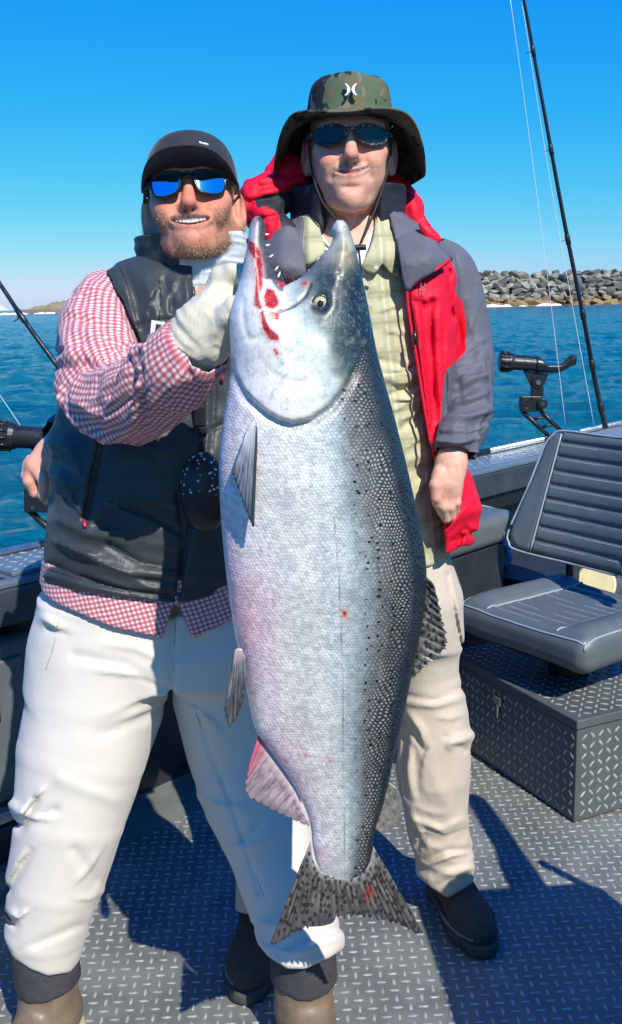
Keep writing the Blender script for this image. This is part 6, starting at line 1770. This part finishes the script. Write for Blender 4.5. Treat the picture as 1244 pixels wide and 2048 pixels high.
def jacket_at(V):
    x, y = PJ(V)
    return x, y
jst = stack_px([(400, 640, 760, .07, 2.075), (440, 585, 815, .085, 2.065), (475, 525, 868, .105, 2.055), (510, 492, 897, .122, 2.05), (560, 478, 908, .136, 2.045), (650, 478, 908, .142, 2.04), (780, 490, 906, .144, 2.04), (900, 500, 912, .146, 2.04), (960, 500, 940, .150, 2.04), (1010, 500, 956, .152, 2.04), (1060, 500, 950, .150, 2.04), (1110, 505, 938, .148, 2.04)])
JC = [([(838, 700), (850, 800), (862, 900)], 7, .008), ([(862, 600), (868, 720), (872, 840)], 6, -.008), ([(880, 600), (884, 720), (882, 850)], 7, .006), ([(845, 600), (852, 700), (860, 790)], 5, -.006), ([(830, 590), (850, 600), (880, 590)], 6, .006), ([(905, 1080), (930, 1060), (955, 1070)], 6, -.010), ([(915, 1095), (922, 1070)], 5, -.008), ([(890, 1060), (940, 1020)], 10, .006), ([(900, 540), (905, 640)], 4, -.006), ([(812, 580), (850, 552), (899, 521)], 5, -.006)]
JF = [([(866, 900), (872, 780), (866, 640), (862, 600)], .010, 10), ([(852, 880), (848, 780), (838, 680), (832, 610)], .008, 8), ([(892, 860), (896, 760), (890, 640)], .008, 10), ([(958, 1060), (925, 1068), (895, 1085)], .009, 10), ([(950, 1000), (920, 1030), (900, 1060)], .006, 12), ([(906, 620), (900, 570), (903, 535)], .005, 8)]
def jackf(P):
    d = s_stack(P, jst, 2.9)
    d = d - .004 * ridge(np.stack([P[:, 0] * 12, P[:, 1] * 9, P[:, 2] * 3 + 2 * P[:, 0]], 1), 2, 51) - .0025 * fbm(P * 16, 2, 6) - (creases(P, JC) + folds(P, JF)) * (P[:, 1] < 2.05)
    opn = [(560, 340), (612, 420), (606, 480), (612, 560), (600, 700), (600, 1300), (896, 1300), (892, 1105), (884, 1020), (872, 940), (862, 890), (850, 800), (838, 710), (826, 630), (816, 575), (800, 520), (780, 440), (765, 390), (800, 340)]
    cut = np.where(P[:, 1] < 2.06, -pxcut(P, opn, 1000), -1)
    d = np.maximum(d, cut)
    hemb = [(300, 300), (300, 1100), (880, 1110), (905, 1104), (922, 1092), (940, 1092), (955, 1080), (1000, 1070), (1000, 300)]
    inner = s_stack(P, [(z, cx, cy, a - .022, bb - .022) for z, cx, cy, a, bb in jst], 2.9)
    d = np.maximum(d, -inner)
    return np.maximum(d, pxcut(P, hemb, 1000))
def jred(V):
    x, y = PJ(V)
    f = np.max([sdpoly(x, y, q) for q in (RP1, RP2)], 0)
    return np.clip(np.where(V[:, 1] < 2.09, f, np.where(y > 520, 10, -10)), -20, 20)
V, Q = mesh_sdf(jackf, (-.24, 1.86, .84), (.42, 2.24, 1.55), .0045)
Jm = [(V, Q, jred(V), np.full(len(V), -20.))]
spJ = spline(np.concatenate([pts([(858, 508, 2.07), (896, 545, 2.075), (922, 610, 2.07), (937, 690, 2.06), (937, 755, 2.02), (928, 820, 1.965), (913, 875, 1.915), (910, 908, 1.90)]), np.array([.040, .052, .048, .046, .047, .050, .043, .036])[:, None]], 1), 22)
SJ = [([(880, 760), (920, 740), (965, 720)], 7, -.009), ([(878, 785), (930, 765), (975, 755)], 7, .008), ([(900, 765), (920, 775), (922, 800)], 6, -.010), ([(890, 800), (930, 800), (972, 780)], 8, .007), ([(880, 830), (905, 815), (920, 810)], 6, -.010), ([(880, 850), (930, 845), (975, 815)], 7, .008), ([(885, 870), (930, 865), (970, 845)], 6, -.009), ([(878, 885), (910, 888), (950, 875)], 6, .006), ([(890, 895), (925, 905)], 5, -.006), ([(930, 600), (950, 680)], 9, .004), ([(915, 640), (925, 700)], 6, -.006), ([(940, 700), (968, 690)], 7, -.006)]
def slj(S, PHI, V):
    L = S / S.max()
    co = np.stack([S * 13 + 1.2 * np.sin(PHI), np.cos(PHI) * 1.2, np.sin(PHI) * 1.2], -1)
    d = ridge(co.reshape(-1, 3), 2, 14).reshape(S.shape) * (.0025 + .0055 * sm(.4, .7, L))
    d += creases(V.reshape(-1, 3), SJ).reshape(S.shape) * .6 + folds(V.reshape(-1, 3), [([(968, 722), (925, 745), (885, 765)], .011, 12), ([(974, 752), (935, 775), (890, 790)], .010, 12), ([(976, 790), (935, 808), (885, 815)], .011, 12), ([(976, 825), (935, 842), (882, 842)], .010, 11), ([(970, 852), (930, 868), (880, 868)], .009, 9),
                                   ([(950, 880), (915, 892), (880, 886)], .006, 8), ([(962, 690), (940, 700), (915, 720)], .006, 12), ([(948, 640), (935, 670), (925, 705)], .005, 12)]).reshape(S.shape)
    return d + .004 * sm(.93, .95, L)
V, F, a_, b_, _ = loft(spJ[:, :3], spJ[:, 3], spJ[:, 3], 96, disp=slj)
x, y = PJ(V); rr = np.where(V[:, 1] < 2.06, sdpoly(x, y, RP2), -20)
Jm.append((V, F, np.clip(rr, -20, 20), np.full(len(V), -20.)))
spK = spline(np.concatenate([pts([(540, 515, 2.06), (505, 545, 2.07), (420, 660, 2.11), (320, 780, 2.13), (220, 840, 2.06), (140, 872, 1.915), (118, 884, 1.885)]), np.array([.040, .062, .060, .056, .052, .043, .037])[:, None]], 1), 14)
V, F, a_, b_, _ = loft(spK[:, :3], spK[:, 3], spK[:, 3], 72, disp=lambda S, PHI, V: .006 * ridge(np.stack([S * 13, np.cos(PHI), np.sin(PHI)], -1).reshape(-1, 3), 2, 15).reshape(S.shape))
Jm.append((V, F, np.full(len(V), -20.), np.full(len(V), -20.)))
V = np.concatenate([m[0] for m in Jm]); n_ = 0; Fs = []
for m in Jm: Fs.append(m[1] + n_); n_ += len(m[0])
jacket = obj('jacket', mkmesh('jacket', V, np.concatenate(Fs), True, {'red': np.concatenate([m[2] for m in Jm]), 'dark': np.concatenate([m[3] for m in Jm])}), mj, man2, label='open rain jacket, red with grey sleeves and shoulders')
# hood lying on the shoulders
def hoodf(P):
    d = s_chain(P, pts([(512, 425, 2.03), (530, 392, 2.05), (572, 366, 2.09), (640, 372, 2.15), (720, 380, 2.17), (775, 385, 2.13), (815, 420, 2.10), (852, 466, 2.07)]), [.022, .036, .042, .045, .045, .032, .018, .012], .03)
    d = su(d, s_chain(P, pts([(525, 430, 2.02), (560, 470, 2.0), (590, 500, 1.985)]), [.022, .026, .018]), .02)
    return d - 0.007 * ridge(np.stack([P[:, 0] * 13 + 5 * P[:, 2], P[:, 1] * 11, P[:, 2] * 13 - 7 * P[:, 0]], 1), 3, 61) - .002 * ridge(P * 34, 2, 5) + creases(P, [([(500, 405), (545, 395), (600, 375)], 7, -.012), ([(520, 375), (560, 370)], 6, -.008), ([(540, 345), (575, 352), (600, 345)], 6, -.007), ([(520, 440), (560, 430)], 6, -.008)]) * -1
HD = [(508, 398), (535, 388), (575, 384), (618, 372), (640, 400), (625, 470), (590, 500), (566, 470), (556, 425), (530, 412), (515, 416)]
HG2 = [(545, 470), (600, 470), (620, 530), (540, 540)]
def hd_dark(V):  # dark lining; shade beside the neck is painted into the same mask
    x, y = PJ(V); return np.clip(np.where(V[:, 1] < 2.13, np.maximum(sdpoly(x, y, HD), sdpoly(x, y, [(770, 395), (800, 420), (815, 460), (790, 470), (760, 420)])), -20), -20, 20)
sobj('hood', hoodf, (-.16, 1.92, 1.40), (.30, 2.25, 1.68), .004, mj, jacket, attrs={'red': lambda V: np.where(sdpoly(*PJ(V), HG2) > 0, -20., 20.), 'dark': hd_dark})
def jcol(P):
    c = W(698, 455, 2.065); q = P - c
    q = np.stack([q[:, 0], q[:, 1] + .15 * q[:, 2], q[:, 2]], 1)
    r = (np.hypot(q[:, 0] / .104, q[:, 1] / .088) - 1) * .09
    a = np.abs(np.arctan2(q[:, 0], -q[:, 1]))
    d = np.maximum(np.abs(r) - .007, np.abs(q[:, 2] - .012) - .060)
    d = np.maximum(d, (.62 - a) * .09)
    return d - .004 * ridge(np.stack([P[:, 0] * 11, P[:, 1] * 11, P[:, 2] * 16], 1), 2, 5)
cj = W(698, 455, 2.065)
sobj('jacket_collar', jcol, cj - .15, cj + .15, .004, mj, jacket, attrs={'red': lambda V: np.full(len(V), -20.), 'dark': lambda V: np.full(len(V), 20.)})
def vconst(o, r, d):
    me = o.data; nv = len(me.vertices)
    for nm, v in (('red', r), ('dark', d)):
        t = me.attributes.new(nm, 'FLOAT', 'POINT'); t.data.foreach_set('value', np.full(nv, v, np.float32))
lp = patch('lapel', [(778, 425), (800, 428), (830, 446), (862, 474), (884, 500), (900, 521), (880, 537), (852, 553), (830, 567), (815, 582), (806, 560), (800, 520), (793, 480), (783, 450)], lambda x, y: 2.0 - .10 * sm(425, 530, y) + .03 * sm(850, 900, x), mj, jacket, .006, bulge=.006); vconst(lp, -20, -20)
l2 = patch('lapel', [(540, 470), (575, 452), (598, 468), (606, 505), (611, 548), (592, 556), (560, 552), (525, 552), (500, 548), (505, 500)], lambda x, y: 1.965 - .05 * sm(460, 540, y) + .05 * sm(570, 500, x), mj, jacket, .006, bulge=.008); vconst(l2, -20, -20)
st_ = patch('hood_strap', [(838, 446), (858, 452), (882, 478), (866, 490), (850, 478)], lambda x, y: 1.955, mj, jacket, .004, bulge=.006); vconst(st_, 20, -20)
e_ = MB().tube(spline(list(pts([(899, 519, 1.930), (880, 534, 1.912), (852, 551, 1.905), (830, 566, 1.902), (815, 582, 1.90), (820, 640, 1.90), (834, 720, 1.895), (848, 810, 1.89), (862, 890, 1.885)])), 8), .0030, 6).build('jacket_piping', mj, jacket, smooth=True); vconst(e_, 20, -20)
z_ = MB().tube(pts([(829, 662, 1.885), (831, 690, 1.885)]), .004, 8).build('zip_pull', M_black, jacket, smooth=True)
rf = patch('reflective_tab', [(916, 829), (924, 832), (934, 846), (930, 848), (922, 838)], lambda x, y: 1.905, simple('reflective', (.62, .64, .66), .4), jacket, .002)
text_mesh('TEC', 'inner_lettering', simple('lettering_grey', (.46, .10, .14), .6), jacket, W(848, 592, 1.906), (.12, 0, 1), (-1, 0, .12), .013)

# ---- trousers and shoes
M_pantR = cloth_mat('sand_trousers', (.54, .465, .375), .85, var=.06, vs=8, weave=1000, big=18)
lgR = limb_px([(775, 900, 1120, 2.03), (770, 922, 1200, 2.03), (778, 926, 1280, 2.035), (790, 924, 1345, 2.04), (794, 938, 1420, 2.045), (792, 947, 1475, 2.05), (786, 944, 1540, 2.055), (796, 940, 1600, 2.06), (812, 937, 1650, 2.065), (828, 946, 1700, 2.07), (834, 948, 1755, 2.075), (846, 942, 1800, 2.08)])
lgS = limb_px([(560, 790, 1120, 2.03), (556, 770, 1220, 2.03), (536, 720, 1350, 2.02), (510, 670, 1500, 2.0), (488, 620, 1640, 1.97), (470, 585, 1740, 1.955), (466, 575, 1810, 1.945), (474, 560, 1850, 1.94)])
QC = [([(895, 1150), (910, 1215), (922, 1290)], 4, -.005), ([(815, 1390), (870, 1395), (925, 1375)], 5, -.005), ([(815, 1405), (870, 1410), (928, 1392)], 6, .004), ([(800, 1430), (830, 1470), (850, 1500)], 7, -.006), ([(900, 1490), (945, 1470)], 9, .010), ([(890, 1475), (930, 1500)], 7, -.006), ([(812, 1470), (806, 1540), (820, 1600)], 7, -.007), ([(830, 1500), (835, 1580)], 8, -.004), ([(800, 1610), (830, 1660), (850, 1690)], 7, -.007), ([(830, 1640), (880, 1660), (930, 1640)], 8, .005), ([(850, 1720), (900, 1700), (945, 1700)], 7, -.007), ([(860, 1760), (910, 1740), (948, 1735)], 6, .006), ([(835, 1700), (850, 1670)], 6, -.006)]
QF = [([(926, 1290), (912, 1220), (896, 1150)], .007, 8), ([(850, 1505), (838, 1460), (808, 1420)], .009, 12), ([(948, 1478), (915, 1490), (880, 1478)], .008, 12), ([(820, 1610), (812, 1550), (818, 1490)], .009, 12), ([(840, 1560), (850, 1510), (870, 1480)], .005, 12), ([(855, 1700), (835, 1660), (800, 1620)], .009, 10), ([(938, 1650), (890, 1668), (845, 1650)], .007, 12),
      ([(946, 1705), (900, 1715), (850, 1735)], .009, 11), ([(946, 1740), (905, 1752), (862, 1770)], .007, 9), ([(928, 1378), (870, 1395), (815, 1390)], .005, 6), ([(930, 1400), (870, 1416), (815, 1412)], .004, 6), ([(932, 1430), (900, 1440), (870, 1436)], .004, 10)]
def pantR(P):
    d = s_stack(P, stack_px([(1090, 580, 885, .112, 2.03), (1200, 562, 915, .125, 2.03), (1290, 570, 905, .115, 2.03)]), 2.3)
    d = su(d, su(s_chain(P, lgR[0], lgR[1]), s_chain(P, lgS[0], lgS[1]), .02), .045)
    n = -.009 + .003 * ridge(np.stack([P[:, 0] * 8 + P[:, 2] * 3, P[:, 1] * 8, P[:, 2] * 4.5 - P[:, 0] * 3], 1), 2, 71) + .0018 * fbm(P * 11, 3, 5)
    n = n + sm(.45, .2, P[:, 2]) * .006 * ridge(np.stack([P[:, 0] * 8, P[:, 1] * 8, P[:, 2] * 16 + 3 * P[:, 0]], 1), 2, 18)
    d = d - n - creases(P, QC) - folds(P, QF)
    return -su(-d, -pxcut(P, [(300, 1060), (300, 1815), (470, 1822), (520, 1835), (640, 1835), (700, 1700), (820, 1740), (835, 1752), (862, 1775), (895, 1796), (930, 1778), (952, 1760), (1100, 1750), (1100, 1060)], 900), .006)
sobj('trousers', pantR, (-.28, 1.80, .06), (.42, 2.24, .96), .0047, M_pantR, man2, label='sand-coloured hiking trousers')
M_shoe = simple('dark_suede', (.050, .042, .036), .85, var=.3, vs=60, bump=.001, bs=260)
M_ssole = simple('shoe_sole', (.05, .052, .05), .7, var=.2)
M_trim = simple('shoe_trim', (.16, .20, .18), .7)
def shoe(cx, cy, ang, lab):
    c, s = math.cos(ang), math.sin(ang)
    M = Matrix(((c, -s, 0, cx), (s, c, 0, cy), (0, 0, 1, .004), (0, 0, 0, 1)))
    def f(P):
        d = s_chain(P, [(0, .03, .125), (0, .03, .06)], [.045, .044])
        d = su(d, s_chain(P, [(0, .05, .045), (0, -.04, .055), (0, -.12, .042), (0, -.16, .036)], [.038, .044, .044, .034]), .025)
        d = su(d, s_ell(P, (0, -.115, .038), (.050, .07, .040)), .02)
        d = d + .003 * np.exp(-(np.abs(P[:, 1] + .075 + .3 * np.abs(P[:, 0])) / .005) ** 2)
        return np.maximum(d, .016 - P[:, 2]) - .001 * fbm(P * 40, 2, 3)
    o = sobj('shoe', f, (-.08, -.23, 0), (.08, .12, .15), .0045, M_shoe, man2, M=M, label=lab)
    def f3(P): return np.maximum(s_chain(P * np.array([1, 1, 0], np.float32), [(0, .05, 0), (0, -.05, 0), (0, -.125, 0), (0, -.165, 0)], [.042, .046, .053, .040]), np.maximum(P[:, 2] - .026, .001 - P[:, 2]))
    sobj('shoe_sole', f3, (-.08, -.23, -.01), (.08, .12, .04), .0045, M_ssole, o, M=M)
    tr_ = [M @ Vector(p) for p in [(-.052, -.06, .030), (-.053, -.10, .032), (-.046, -.15, .034), (-.025, -.185, .036)]]
    MB().tube([tuple(q) for q in tr_], .004, 6).build('shoe_trim', M_trim, o, smooth=True)
    lc_ = MB()
    for k in range(4):
        lc_.tube([tuple(M @ Vector((x_, -.03 - .017 * k, .098 - .010 * k + .004 * (1 - (x_ / .022) ** 2)))) for x_ in (-.022, 0, .022)], .0025, 6)
    lc_.build('laces', M_black, o, smooth=True, kind='stuff')
shoe(.308, 2.10, R(14), 'dark suede hiking shoe in shadow on the right')
shoe(-.135, 1.975, R(-6), 'dark suede hiking shoe behind the left man in boots')
# ================================================================== RODS, HOLDERS, ADDED SHADOW-CASTING SEAT
M_rod = simple('rod_blank', (.012, .013, .017), .22, var=.2, vs=60, coat=.5)
M_cream2 = simple('white_flake', (.72, .72, .66), .7, var=.1)
M_guide = simple('guide_metal', (.10, .10, .11), .3, metal=.6)
def rod(label, path, r0, r1, guides, lines, grip=None):
    t = thing('fishing_rod', label, 'fishing rod', group='fishing rods')
    P = spline(list(pts(path)), 10)
    rr = np.linspace(r0, r1, len(P))
    MB().tube(P, rr, 12).build('blank', M_rod, t, smooth=True)
    L = np.linspace(0, 1, len(P))
    d = P[-1] - P[0]; d /= np.linalg.norm(d)
    sd = np.cross(d, [0, 1, 0]); sd /= np.linalg.norm(sd)
    if sd[0] > 0: sd = -sd
    for g in guides:
        c = np.array([np.interp(g, L, P[:, k]) for k in range(3)])
        r = np.interp(g, L, rr)
        MB().tube([c - d * .022, c - d * .02, c + d * .02, c + d * .022], [r * 1.05, r * 1.25, r * 1.25, r * 1.05], 12).build('guide_wrap', M_black, t, smooth=True)
        gc = c + sd * (r + .011)
        MB().tube([gc + (sd * math.cos(a) + np.array([0, 1, 0]) * math.sin(a)) * .008 for a in np.linspace(0, 2 * math.pi, 17)], .0013, 6, cap=False).build('guide_ring', M_guide, t, smooth=True)
        MB().tube([c + d * .018, gc - sd * .006], .0012, 6).build('guide_foot', M_guide, t, smooth=True)
    for l in lines:
        MB().tube(spline(list(pts(l)), 6), .0010 * (np.array(l)[0][2] / 4.3), 5).build('line', M_line, t, smooth=True)
    return t
rod('upright black fishing rod behind the boat seat, tip out of the picture', [(1211, 856, 4.55), (1190, 760, 4.55), (1168, 640, 4.52), (1128, 440, 4.48), (1085, 205, 4.42), (1046, -10, 4.36), (1030, -100, 4.34)], .0125, .0052,
    [.075, .215, .345, .47, .60, .74, .87], [[(1188, 850, 4.54), (1150, 640, 4.5), (1100, 360, 4.45), (1040, -20, 4.36)], [(1131, 850, 4.3), (1102, 610, 4.25), (1062, 300, 4.2), (1018, -20, 4.1)]])
rod('black fishing rod slanting up behind the left man', [(300, 985, 2.62), (220, 880, 2.66), (122, 742, 2.72), (48, 640, 2.76), (-4, 562, 2.8), (-160, 330, 2.9)], .0085, .0052, [.35, .62, .85], [[(112, 950, 2.6), (74, 905, 2.6), (40, 850, 2.62), (-6, 782, 2.66)]])
def holder(label, S, Y, ox, oy):
    """moulded rod holder on a bracket; pixel offsets turn the one drawing into both of them"""
    t = thing('rod_holder', label, 'rod holder', group='rod holders on the gunwale')
    def w(x, y, dy=0.0): return W(ox + (x - 1000) * S, oy + (y - 720) * S, Y) + np.array([0, dy, 0])
    m = S / (FPX / (Y * .985))                     # metres for one drawing pixel
    MB().tube([w(998, 723), w(1000, 723), w(1006, 723.4), (w(1006.5, 723.4)), w(1020, 724), w(1026, 724.5)], np.array([15, 19, 19.5, 18.6, 19, 17.5]) * m, 24).build('collar', M_black, t, smooth=False)
    col = t.children[-1]
    for k in range(12):
        a = 2 * math.pi * k / 12
        off = np.array([0, math.cos(a), math.sin(a)]) * 19.4 * m
        MB().tube([w(1001, 723) + off, w(1018, 724) + off], 1.9 * m, 6).build('grip_rib', M_black, col, smooth=True)
    MB().tube([w(1024, 724.5), w(1050, 726), w(1074, 728)], np.array([15.5, 15, 14.5]) * m, 24, cap=True).build('barrel', M_black, t, smooth=False)
    # open cradle, rising at its end
    n, k = 22, 15
    A = np.zeros((n, k, 3))
    for i in range(n):
        s = i / (n - 1)
        x = 1070 + 80 * s; cy = 728 + 3 * math.sin(math.pi * s) - 12 * sm(.55, 1, s)
        open_ = 1.0 - .62 * sm(0, .3, s) + .22 * sm(.7, 1.0, s)
        for j in range(k):
            a = -math.pi / 2 + (j / (k - 1) * 2 - 1) * math.pi * (.5 + .5 * (open_ - .38) / .62 * .98 if open_ > .38 else .5)
            r = (14.5 - 2 * s) * m
            A[i, j] = w(x, cy) + np.array([0, math.cos(a) * r, math.sin(a) * r])
    MB().grid(A).build('cradle', M_black, t, smooth=True, solid=3.2 * m, offs=0)
    MB().hexa([w(1046, 740, -.006), w(1097, 748, -.006), w(1097, 748, .006), w(1046, 740, .006)], [w(1062, 774, -.006), w(1086, 774, -.006), w(1086, 774, .006), w(1062, 774, .006)]).build('web', M_black, t, bevel=1.5 * m)
    MB().tube([w(1074, 764, -.022), w(1074, 764, .022)], 11 * m, 20).build('knuckle', M_black, t)
    MB().tube([w(1074, 764, -.030), w(1074, 764, -.022)], 5 * m, 12).build('pivot_bolt', M_chrome, t)
    MB().box(w(1074, 780), w(1086, 780) - w(1074, 780), [0, .016, 0], w(1074, 768) - w(1074, 780)).build('neck', M_black, t, bevel=2 * m)
    MB().box(w(1061, 807), w(1083, 807) - w(1061, 807), [0, .022, 0], w(1061, 791) - w(1061, 807)).build('mount_block', M_black, t, bevel=3 * m, seg=3)
    blk = t.children[-1]
    for sx, sy in ((1051, 800), (1051, 816)):
        MB().tube([w(sx, sy, -.0215), w(sx, sy, -.0245)], 2.6 * m, 10).build('screw', M_chrome, blk)
    MB().tube([w(1082, 806, -.02), w(1082, 806, -.034), w(1082, 806, -.038)], np.array([10.5, 10.5, 8]) * m, 16).build('knob', M_black, blk)
    MB().tube([w(1082, 806, -.038), w(1082, 806, -.040)], 4 * m, 10).build('knob_core', M_fascia, blk)
    for a_, b_ in (((1044, 822), (1104, 878)), ((1082, 822), (1122, 862))):
        MB().tube([w(*a_), w((a_[0] + b_[0]) / 2, (a_[1] + b_[1]) / 2), w(*b_)], 4.6 * m, 10).build('strut', M_black, t, smooth=True)
    for f in (.30, .62):
        MB().tube([w(1044 + 60 * f, 822 + 56 * f), w(1082 + 40 * f, 822 + 40 * f)], 3.4 * m, 8).build('cross_strut', M_black, t, smooth=True)
    MB().box(w(1116, 880), w(1136, 880) - w(1116, 880), [0, .03, 0], w(1116, 874) - w(1116, 880)).build('foot', M_black, t, bevel=2 * m)
    return t
holder('black rod holder on the right gunwale behind the seat', 1.0, 4.45, 1000, 720)
holder('black rod holder at the far left beside the hand', 1.52, 2.60, -8, 866)
seat('added unseen boat seat on a pedestal beside the camera, there to cast the deck shadow', np.array([.545, 1.46, .62]), ax=(np.array([.08, -.9968, 0]), np.array([.9968, .08, 0])), pedestal=1.0)  # seat added out of view, standing in for a person's shadow on the deck
